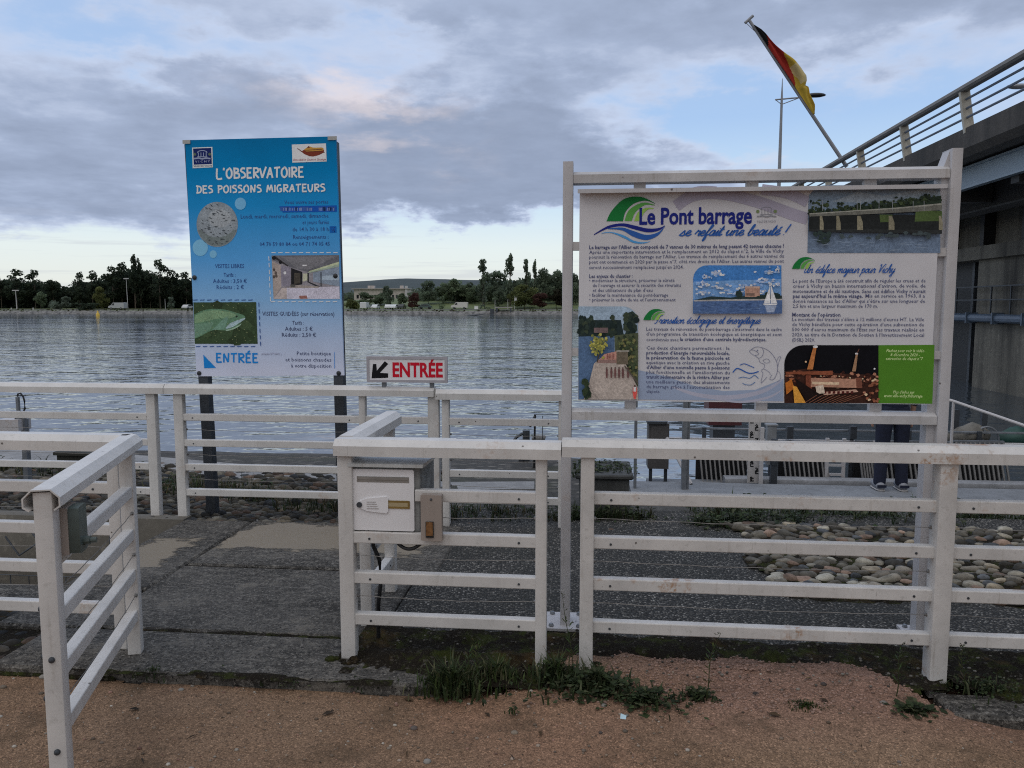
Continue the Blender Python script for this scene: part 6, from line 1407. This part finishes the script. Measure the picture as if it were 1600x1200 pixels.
# ------------------------------------------------------------------ FAR SHORE
def cards(name, clumps, per, size, cols, mat, parent, seed, flat=.0, vert=0.0):
    """foliage as many small leaf-spray faces scattered through a set of clumps (x, y, z, rx, ry, rz)"""
    g = np.random.default_rng(seed); V = []; C = []
    for (x, y, z, rx, ry, rz) in clumps:
        n = max(8, int(per*2.2*rx*rz)); d = g.normal(size=(n, 3)); d /= np.linalg.norm(d, axis=1)[:, None]; d *= g.uniform(.35, 1.08, (n, 1))**.6
        p = np.array([x, y, z])+d*np.array([rx, ry, rz]); a = g.normal(size=(n, 3)); a[:, 2] = a[:, 2]*(1-flat)+vert*1.5; a /= np.linalg.norm(a, axis=1)[:, None]
        b = g.normal(size=(n, 3)); b[:, 2] *= (1-flat); b -= a*(a*b).sum(1)[:, None]; b /= np.linalg.norm(b, axis=1)[:, None]
        s = size*g.uniform(.5, 1.4, (n, 1)); a = a*s; b = b*s*.62
        V.append(np.stack([p-a, p-b*.9+a*.1, p+a, p+b-a*.1], 1)); c = np.array(cols)[g.integers(0, len(cols), n)]*g.uniform(.65, 1.35)*g.uniform(.75, 1.25, (n, 1)); C.append(c)
    V = np.concatenate(V); C = np.concatenate(C); n = len(V)
    me = bpy.data.meshes.new(name); me.vertices.add(n*4); me.vertices.foreach_set('co', V.reshape(-1)); me.loops.add(n*4); me.loops.foreach_set('vertex_index', np.arange(n*4, dtype=np.int32))
    me.polygons.add(n); me.polygons.foreach_set('loop_start', np.arange(0, n*4, 4, dtype=np.int32)); me.update(calc_edges=True)
    at = me.color_attributes.new('Col', 'FLOAT_COLOR', 'CORNER'); cc = np.ones((n*4, 4), dtype=np.float32); cc[:, :3] = np.repeat(C, 4, 0); at.data.foreach_set('color', cc.reshape(-1))
    me.materials.append(mat); o = bpy.data.objects.new(name, me); COL.objects.link(o)
    if parent is not None: o.parent = parent
    return o
PINE = [(.050,.068,.044),(.064,.082,.050),(.042,.056,.040)]; BROAD = [(.15,.195,.115),(.17,.21,.125),(.135,.175,.11)]; MIDG = [(.14,.18,.12),(.155,.19,.13)]; OLIVE = [(.15,.165,.065),(.125,.145,.055)]; REDD = [(.115,.058,.046),(.095,.052,.044)]; GREYG = [(.15,.185,.14),(.165,.195,.15)]; YEL = [(.16,.165,.06),(.125,.14,.052)]
def proto(name, seed, kind, H, W, cols):
    """tree of height H and crown width W at the local origin"""
    rr = random.Random(seed); r = bpy.data.objects.new(name, None); COL.objects.link(r); r['_o'] = (0, 0, 0); cl = []; m = MB()
    tr = .018*H
    if kind == 'pine':
        m.tube([(0,0,-.5),(.1,0,H*.5),(0,.1,H*.93)], [tr,tr*.7,tr*.2], 7)
        for k in range(20):
            t = rr.uniform(.30, 1.0); a = rr.uniform(0, 6.28); q = W*.5*(1.15-t)*rr.uniform(.3, 1.25)+W*.05
            x, y, z = q*math.cos(a), q*math.sin(a), H*t-.3; cl.append((x, y, z, W*rr.uniform(.17,.29), W*rr.uniform(.17,.29), W*rr.uniform(.10,.17))); m.tube([(0,0,z-.8),(x,y,z-.1)], [tr*.3,tr*.12], 5)
        per, sz, fl, ve = 24, .42, .5, 0
    elif kind == 'poplar':
        m.tube([(0,0,-.5),(0,0,H*.9)], [tr*.9,tr*.15], 7)
        for k in range(26):
            t = rr.uniform(.18, 1.0); a = rr.uniform(0, 6.28); q = W*.5*(1-.72*max(0,t-.45)/.55)*rr.uniform(.1, 1); x, y, z = q*math.cos(a), q*math.sin(a), H*t-.8
            cl.append((x, y, z, W*rr.uniform(.12,.20), W*.16, H*rr.uniform(.06,.10))); m.tube([(0,0,max(1,z-2.5)),(x,y,z)], [tr*.25,tr*.1], 5)
        per, sz, fl, ve = 22, .42, 0, .7
    elif kind == 'cone':
        m.tube([(0,0,-.5),(0,0,H*.95)], [tr,tr*.2], 7)
        for k in range(20):
            t = rr.uniform(.06, 1.0); a = rr.uniform(0, 6.28); q = W*.42*(1-t)*rr.uniform(.5, 1.1); cl.append((q*math.cos(a), q*math.sin(a), H*t-.2, W*(.09+.2*(1-t)), W*(.09+.2*(1-t)), H*.06))
        per, sz, fl, ve = 22, .36, .3, 0
    elif kind == 'bush':
        m.tube([(0,0,-.3),(0,0,H*.4)], [tr,tr*.5], 6)
        for k in range(12): a = rr.uniform(0, 6.28); q = W*.36*math.sqrt(rr.random()); z = H*rr.uniform(.15, .8); cl.append((q*math.cos(a), q*math.sin(a), z, W*rr.uniform(.14,.24), W*.2, H*rr.uniform(.14,.24)))
        per, sz, fl, ve = 40, .34, 0, 0
    else:
        m.tube([(0,0,-.5),(0,0,H*.35),(.2,0,H*.7)], [tr,tr*.8,tr*.3], 7)
        for k in range(24):
            a = rr.uniform(0, 6.28); t = rr.uniform(.22, .97); q = W*.5*math.sin(math.pi*min(.95, .18+t*.72))*rr.uniform(.25, .95); x, y, z = q*math.cos(a), q*math.sin(a), H*t-.5
            cl.append((x, y, z, W*rr.uniform(.14,.25), W*.2, H*rr.uniform(.08,.14))); 
            if k % 2: m.tube([(0,0,H*.3),(x*.8,y*.8,z)], [tr*.35,tr*.1], 5)
        per, sz, fl, ve = 24, .42, 0, 0
    m.build('trunk', BARK, r, smooth=60); cards('crown', cl, per, sz, cols, FARLEAF, r, seed, fl, ve); return r
PROT = {}
def tree(kind, var, px, top, base, wpx, v, cols, lab, name, cat='tree', grp='trees on the far shore'):
    b = onV(px, base, v); z0 = float(farz(np.array(b[0]), np.array(v))); H = onV(px, top, v)[2]-z0; W = wpx/FPX*(v+3.5)
    key = (kind, var, cols[0]); HW = {'pine': (14, 6.5), 'poplar': (16, 4.2), 'cone': (9, 5), 'bush': (3.4, 6.5), 'broad': (11, 9)}[kind]
    if key not in PROT: r = PROT[key] = proto(name, 31+var*7+len(PROT), kind, HW[0], HW[1], cols)
    else: r = copy_tree(PROT[key])
    r.name = name; r.location = world(b[0], v, z0-.05); s = H/HW[0]; q = W/HW[1]; r.scale = (q, q, s); r.rotation_euler = (0, 0, random.uniform(0, 6.28))
    return tag(r, lab, cat, grp)
T = tree; PI_, PO, BR, CO, BU_ = 'pine', 'poplar', 'broad', 'cone', 'bush'
# left wood
T(PI_,0,28,421,485,30,246,PINE,'pine with a flat spreading top near the left edge of the photo','pine_tree')
T(PI_,1,56,423,485,28,247,PINE,'second tall pine from the left edge, its crown rounded','pine_tree')
T(PI_,2,84,431,485,20,250,PINE,'slim lower pine between the rounded pine and the dark wood','pine_tree')
T(PI_,0,126,425,485,22,248,PINE,'small ragged pine standing above the low middle of the wood','pine_tree')
T(PI_,1,146,424,485,26,246,PINE,'pointed pine left of the wide dark pine mass','pine_tree')
T(PI_,2,178,408,485,32,244,PINE,'wide dark pine left of the forked tree','pine_tree')
T(PI_,0,192,410,485,30,248,PINE,'broad pine touching the forked tree on its left','pine_tree')
T(PO,0,212,399,485,20,246,PINE,'tallest dark upright tree of the left wood, with a forked tip','poplar_tree')
T(PO,1,221,405,485,15,249,PINE,'upright dark tree just right of the tallest forked one','poplar_tree')
T(PI_,1,251,407,485,30,243,PINE,'open crowned tall pine with sky showing through, left of the blue sign','pine_tree')
T(PI_,2,269,413,485,27,246,PINE,'loose airy pine close to the left edge of the blue sign','pine_tree')
T(PI_,0,292,425,485,24,248,PINE,'pine partly hidden by the left edge of the blue sign','pine_tree')
T(PI_,2,3,427,485,26,248,PINE,'pine cut by the left edge of the photo','pine_tree')
T(PI_,1,236,424,485,22,250,PINE,'lower pine between the forked tree and the open pine','pine_tree')
T(BR,0,158,449,484,23,236,YEL,'small yellow green tree in front of the dark left wood','broadleaf_tree')
T(BU_,0,137,472,488,36,230,PINE,'large dark round bush at the water edge beside the yellow buoy','bush','bush','bushes on the far shore')
T(BU_,1,87,468,486,22,235,GREYG,'grey green bush in front of the wood, left of the dark round bush','bush','bush','bushes on the far shore')
T(BR,1,104,463,486,16,236,GREYG,'small pale tree close left of the dark round bush','broadleaf_tree')
T(BR,2,64,456,486,20,238,BROAD,'mid green tree at the wood edge near the left lamp mast','broadleaf_tree')
T(BR,1,268,464,486,12,235,GREYG,'little pale green tree right of the tall mast','broadleaf_tree')
# right shore
T(BU_,1,550,464,481,26,238,OLIVE,'olive green bush right beside the blue sign','bush','bush','bushes on the far shore')
T(BR,0,572,457,479,32,248,BROAD,'dark green tree in front of the left half of the pale building','broadleaf_tree')
T(BR,1,592,458,479,28,249,BROAD,'dark tree before the middle of the pale building','broadleaf_tree')
T(BR,3,605,446,480,20,243,MIDG,'tall dark tree hiding the middle of the pale building','broadleaf_tree')
T(BR,2,630,458,478,20,246,BROAD,'round green tree before the right end of the pale building','broadleaf_tree')
T(BR,1,648,457,480,19,240,REDD,'small reddish brown tree right of the pale building','broadleaf_tree')
T(BR,0,670,439,480,28,252,MIDG,'dark round topped tree right of the reddish tree','broadleaf_tree')
T(BR,3,694,441,480,26,254,BROAD,'mid green tree between the dark round tree and the tallest grove','broadleaf_tree')
T(BR,2,712,436,480,34,256,BROAD,'wide green tree in the middle of the right shore','broadleaf_tree')
T(BR,1,733,441,480,28,254,BROAD,'green tree left of the first tall poplar','broadleaf_tree')
T(CO,0,692,460,481,13,239,BROAD,'small young green tree standing on the lawn in front of the grove','young_tree')
T(CO,1,757,456,479,15,240,GREYG,'grey green conical tree at the foot of the first poplar','conifer_tree')
T(PO,2,755,405,480,21,250,MIDG,'feathery poplar with a thin spire, leftmost of the poplars','poplar_tree')
T(BR,0,776,424,480,38,254,MIDG,'dark broad tree between the two tallest poplars','broadleaf_tree')
T(PO,3,797,399,480,21,248,MIDG,'tallest feathery poplar of the right shore','poplar_tree')
T(PO,2,822,405,480,15,250,MIDG,'narrow poplar right of the tallest one','poplar_tree')
T(PO,3,835,408,480,12,251,MIDG,'thinnest poplar, close to its narrow neighbour','poplar_tree')
T(BR,3,851,419,480,32,252,MIDG,'dark tree right of the thin poplars','broadleaf_tree')
T(BR,2,873,423,480,34,254,MIDG,'dark tree next to the left post of the white board','broadleaf_tree')
T(BR,1,896,427,480,26,250,MIDG,'dark tree seen through the gap beside the board post','broadleaf_tree')
T(BR,1,820,445,480,46,241,OLIVE,'wide pale green willow at the water side below the narrow poplars','willow_tree')
T(BR,2,843,456,479,26,237,REDD,'maroon leaved tree right of the pale willow','broadleaf_tree')
T(BR,0,869,452,480,30,240,[(.045,.040,.024),(.034,.030,.02)],'brownish tree left of the board post','broadleaf_tree')
T(BR,3,780,449,479,20,244,MIDG,'dark low tree below the tallest poplar','broadleaf_tree')
# the wood behind: it reads as one mass
cl = []; rr = random.Random(8)
for k in range(420):
    px = rr.uniform(-220, 500); hpx = np.interp(px, [-60,0,60,110,150,175,215,250,320], [440,437,435,443,437,424,414,428,434])+rr.uniform(0, 10)
    v = rr.uniform(250, 275); b = onV(px, 480, v); zt_ = onV(px, hpx, v)[2]
    for j in range(5):
        f = (j+.5)/5; cl.append((b[0]+rr.uniform(-2,2), v+rr.uniform(-1.5,1.5), .5+(zt_-1.5)*f, rr.uniform(1.6,2.8), 2.0, rr.uniform(1.2,2.2)))
o = cards('pine_wood', [(x-world(0,0)[0]*0, y, z, a, b, c) for x, y, z, a, b, c in cl], 9, .62, PINE+[(.024,.032,.02)], FARLEAF, None, 77, .2)
o.location = world(0, 0, 0); o.rotation_euler = (0, 0, -A); stuff(o, 'dark pine wood forming one mass behind the left far shore', 'wood')
cl = []
for k in range(430):
    px = rr.uniform(535, 1330); hpx = np.interp(px, [535,560,640,660,720,760,800,840,870,925], [456,457,455,448,446,440,434,430,430,434])+rr.uniform(0, 8)
    v = rr.uniform(258, 285) if px > 655 else rr.uniform(330, 380); b = onV(px, 480, v); zt_ = onV(px, hpx if px > 655 else hpx-2, v)[2]
    for j in range(4):
        f = (j+.5)/4; cl.append((b[0]+rr.uniform(-2,2), v+rr.uniform(-1.5,1.5), .8+(zt_-1.8)*f, rr.uniform(1.6,3), 2.0, rr.uniform(1.2,2.2)))
o = cards('park_wood', cl, 8, .62, BROAD+MIDG+GREYG, FARLEAF, None, 78)
o.location = world(0, 0, 0); o.rotation_euler = (0, 0, -A); stuff(o, 'green park trees forming one mass behind the right far shore', 'wood')
# low growth along the embankment
mb = MB(); rr = random.Random(21)
for k in range(420):
    u = rr.uniform(-230, 5); v = rr.uniform(226.4, 228.5); z = float(farz(np.array(u), np.array(v))); s = rr.uniform(.15,.4); mb.col = rr.choice([(.055,.05,.028),(.07,.075,.03),(.04,.04,.02)])
    mb.add([(u-s,v,z-.1),(u+s,v,z-.1),(u+s*.5,v+.2,z+s),(u-s*.4,v-.1,z+s*.9)], [(0,1,2,3)])
stuff(mb.build('bank_weeds', FARLEAF, origin=(-100, 228, 0), smooth=0), 'low dark growth along the crest of the far stone embankment', 'weeds')
# building
V0 = 300; bl = onV(553,452,V0); b2 = onV(638,452,V0); zb_ = float(farz(np.array(bl[0]), np.array(V0))); zr = onV(600,452,V0)[2]
t = thing('apartment_building', 'long low pale building with a flat light roof behind the park trees', 'building', bl[0], V0, zb_)
m = MB(); m.box(bl[0],b2[0],V0,V0+14,zb_-.5,zr); m.build('wall', WALLP, t)
m = MB(); m.box(bl[0]-.8,b2[0]+.5,V0-.8,V0+14.8,zr,zr+.35); rf = m.build('roof', ROOFM, t)
m = MB()
for px in (578,583,628): q = onV(px,449,V0+4); m.box(q[0]-.6,q[0]+.6,V0+3,V0+5,zr+.35,zr+1.5)
m.build('chimney', WALLP, rf)
m = MB(); m.box(b2[0]-1.2,b2[0]-.2,V0-.6,V0,zb_,zr+1.3); m.build('white_pier', PAINT_B, t)
for k in range(14):
    for h in (.9, 3.7):
        x = bl[0]+1+k*1.42
        if zb_+h+1.5 < zr: m = MB(); m.box(x,x+.9,V0-.03,V0+.05,zb_+h,zb_+h+1.4); m.build('window', GLASS, t)
# cars on the bank road
def car_proto(kind, col):
    r = bpy.data.objects.new('parked_car', None); COL.objects.link(r); r['_o'] = (0,0,0); L, Hh, Wd = (4.2,1.45,1.72) if kind == 'car' else (5.2,2.1,1.95)
    P = [(-L/2,.35),(-L/2+.05,.8),(-L/2+.5,.9),(-L*.28,Hh-.08),(-L*.05,Hh),(L*.22,Hh-.08),(L*.38,.95),(L/2-.1,.8),(L/2,.4)] if kind == 'car' else [(-L/2,.35),(-L/2,Hh-.1),(-L/2+.15,Hh),(L*.18,Hh),(L*.32,1.25),(L/2-.1,1.0),(L/2,.45)]
    m = MB(); m.col = col; m.sweep([(x, z) for x, z in P], [(0,-Wd/2,0),(0,Wd/2,0)]); m.v = [(x, y, z) for x, y, z in m.v]; m.build('body', CARP, r, smooth=20)
    m = MB(); w = [(-L*.26,.95),(-L*.22,Hh-.16),(L*.19,Hh-.16),(L*.33,.98)] if kind == 'car' else [(L*.10,1.25),(L*.10,Hh-.2),(L*.18,Hh-.2),(L*.28,1.25)]
    for s in (-1, 1): m.add([(x, s*(Wd/2+.01), z) for x, z in w], [(0,1,2,3)])
    m.build('side_window', GLASS, r)
    for x in (-L*.31, L*.31):
        for s in (-1, 1): m = MB(); m.tube([(x,s*Wd/2-.11,.32),(x,s*Wd/2+.02,.32)], .32, 12); wh = m.build('wheel', TYRE, r); m = MB(); m.tube([(x,s*Wd/2+.0,.32),(x,s*Wd/2+.03,.32)], .18, 10); m.build('rim', STEEL, wh)
    return r
CP = {}
for px, v, kind, col, flip, lab in ((571,236,'van',(.62,.63,.62),0,'white van parked at the left end of the row beside the blue sign'),(587,236,'car',(.60,.61,.60),1,'white car right of the white van on the far bank road'),
        (607.5,238,'car',(.60,.61,.60),0,'left white car of the close pair below the pale building'),(616,237,'car',(.60,.61,.60),1,'right white car of the close pair below the pale building'),
        (628,239,'car',(.03,.035,.04),0,'dark car right of the pair of white cars'),(664.5,239,'car',(.06,.09,.085),0,'dark teal car parked alone below the dark round tree'),
        (718,238,'van',(.58,.56,.53),1,'pale van parked in the middle of the right shore'),(184,231.5,'van',(.40,.41,.42),1,'grey white van parked below the tall mast on the left shore'),(293,233,'car',(.5,.5,.5),0,'pale car by the left edge of the blue sign on the far bank')):
    key = (kind, col)
    if key not in CP: r = CP[key] = car_proto(kind, col)
    else: r = copy_tree(CP[key])
    b = onV(px, 482, v); r.name = 'parked_car' if kind == 'car' else 'parked_van'; r.location = world(b[0], v, float(farz(np.array(b[0]), np.array(v)))+.1); r.rotation_euler = (0, 0, -A+(0 if px in (184, 718, 664.5) else math.pi/2)+(math.pi if flip else 0)); tag(r, lab, 'car' if kind == 'car' else 'van', 'cars parked on the far bank')
# masts, lamps and small posts of the far bank
def mast(px, top, v, lab, cross, r=.10, mat=LAMPM):
    b = onV(px, 485, v); z0 = float(farz(np.array(b[0]), np.array(v))); zt = onV(px, top, v)[2]; t = thing('light_mast', lab, 'mast', b[0], v, z0, 'masts on the far shore')
    m = MB(); m.tube([(b[0],v,z0-.2),(b[0]-.02*(zt-z0)*(.6 if cross else 0),v,zt)], [r,r*.6], 7); m.build('pole', mat, t)
    if cross: m = MB(); x = b[0]-.012*(zt-z0); m.box(x-cross,x+cross,v-.12,v+.12,zt-.22,zt+.1); m.build('lamp_bar', mat, t)
MASTM = simple('pale_mast_paint', (.45,.44,.42), .5, .1, 3)
mast(26.5,453.5,232,'short white mast with a lamp bar at far left',1.1,.16,MASTM); mast(200,435,233,'tall thin mast with a small cross bar before the left wood',.8,.11,MASTM); mast(258.5,467,232,'short thin pole left of the blue sign',0,.08,MASTM)
mast(580.5,480,229,'small white post with a round sign by the parked cars',.35,.09,MASTM); mast(773.5,469,236,'white pole at the left end of the jetty deck',0,.10,MASTM); mast(793.5,468,236,'white pole at the right end of the jetty deck',0,.10,MASTM); mast(597,481,229,'short white post between two white cars',0,.08,MASTM)
for px, lab in ((18,'white bollard left of the short mast'),(52,'white bollard right of the short mast')):
    b = onV(px,485,229); z0 = float(farz(np.array(b[0]), np.array(229.))); m = MB(); m.tube([(b[0],229,z0-.1),(b[0],229,z0+.72)], [.19,.17], 8); tag(m.build('bollard', MASTM, origin=(b[0],229,z0)), lab, 'bollard', 'bollards on the far shore')
b = onV(806,470,238); z0 = onV(806,469.5,238)[2]; m = MB(); m.box(b[0]-.35,b[0]+.35,238,238.05,z0,z0+1.2); m.tube([(b[0]-.4,238.02,-.2),(b[0]-.4,238.02,z0+1.25)], .05, 6); tag(m.build('banner', MAILW, origin=(b[0],238,0)), 'small white upright banner in front of the pale willow', 'banner')
j0 = onV(774,480.3,228); j1 = onV(801,480.3,228); t = thing('jetty', 'low grey jetty deck on dark piles at the right far shore', 'jetty', j0[0], 228, -.9)
m = MB(); m.box(j0[0],j1[0],226,229,j0[2]-.1,j0[2]+.12); m.build('deck', ROOFM, t)
m = MB(); m.box(j0[0]-1.2,j0[0]-.2,225,226.2,-1.2,j0[2]-.4); m.box(j0[0]+.4,j0[0]+.9,226,226.3,-1.2,j0[2]-.1); m.box(j1[0]-.6,j1[0]-.2,226,226.3,-1.2,j1[2]-.1); m.build('pile', DARKSTEEL, t)
b = onV(744,482,237); z0 = float(farz(np.array(b[0]), np.array(237.))); m = MB(); m.box(b[0]-.55,b[0]+.55,237,238,z0,z0+.95); m.box(b[0]-.6,b[0]+.6,236.95,238.05,z0+.95,z0+1.02); tag(m.build('kiosk_box', MAILW, origin=(b[0],237,z0)), 'small white box standing on the lawn left of the jetty', 'box')
# buoy and drifting wood
b = onG(153,494,-.9); t = thing('buoy', 'small yellow buoy floating near the dark round bush', 'buoy', b[0], b[1], -.9)
m = MB(); m.tube([(b[0],b[1],-1.1),(b[0],b[1],-.35),(b[0],b[1],.05)], [.45,.40,.12], 10); m.build('float', YELLOW, t)
m = MB(); m.ball((b[0],b[1],.18), .2, 8, 6); m.build('topmark', YELLOW, t)
b = onG(743,493,-.9); m = MB(); m.tube([(b[0]-2.2,b[1],-.93),(b[0]-.5,b[1]+.3,-.82),(b[0]+2.2,b[1]-.4,-.55)], [.12,.2,.07], 7); tag(m.build('driftwood', DARKSTEEL, origin=(b[0],b[1],-.9)), 'dark branch drifting on the lake before the right shore', 'driftwood')
# tiny bird high in the sky is left to the air; tidy helper keys
for o_ in bpy.data.objects:
    if '_o' in o_.keys(): del o_['_o']
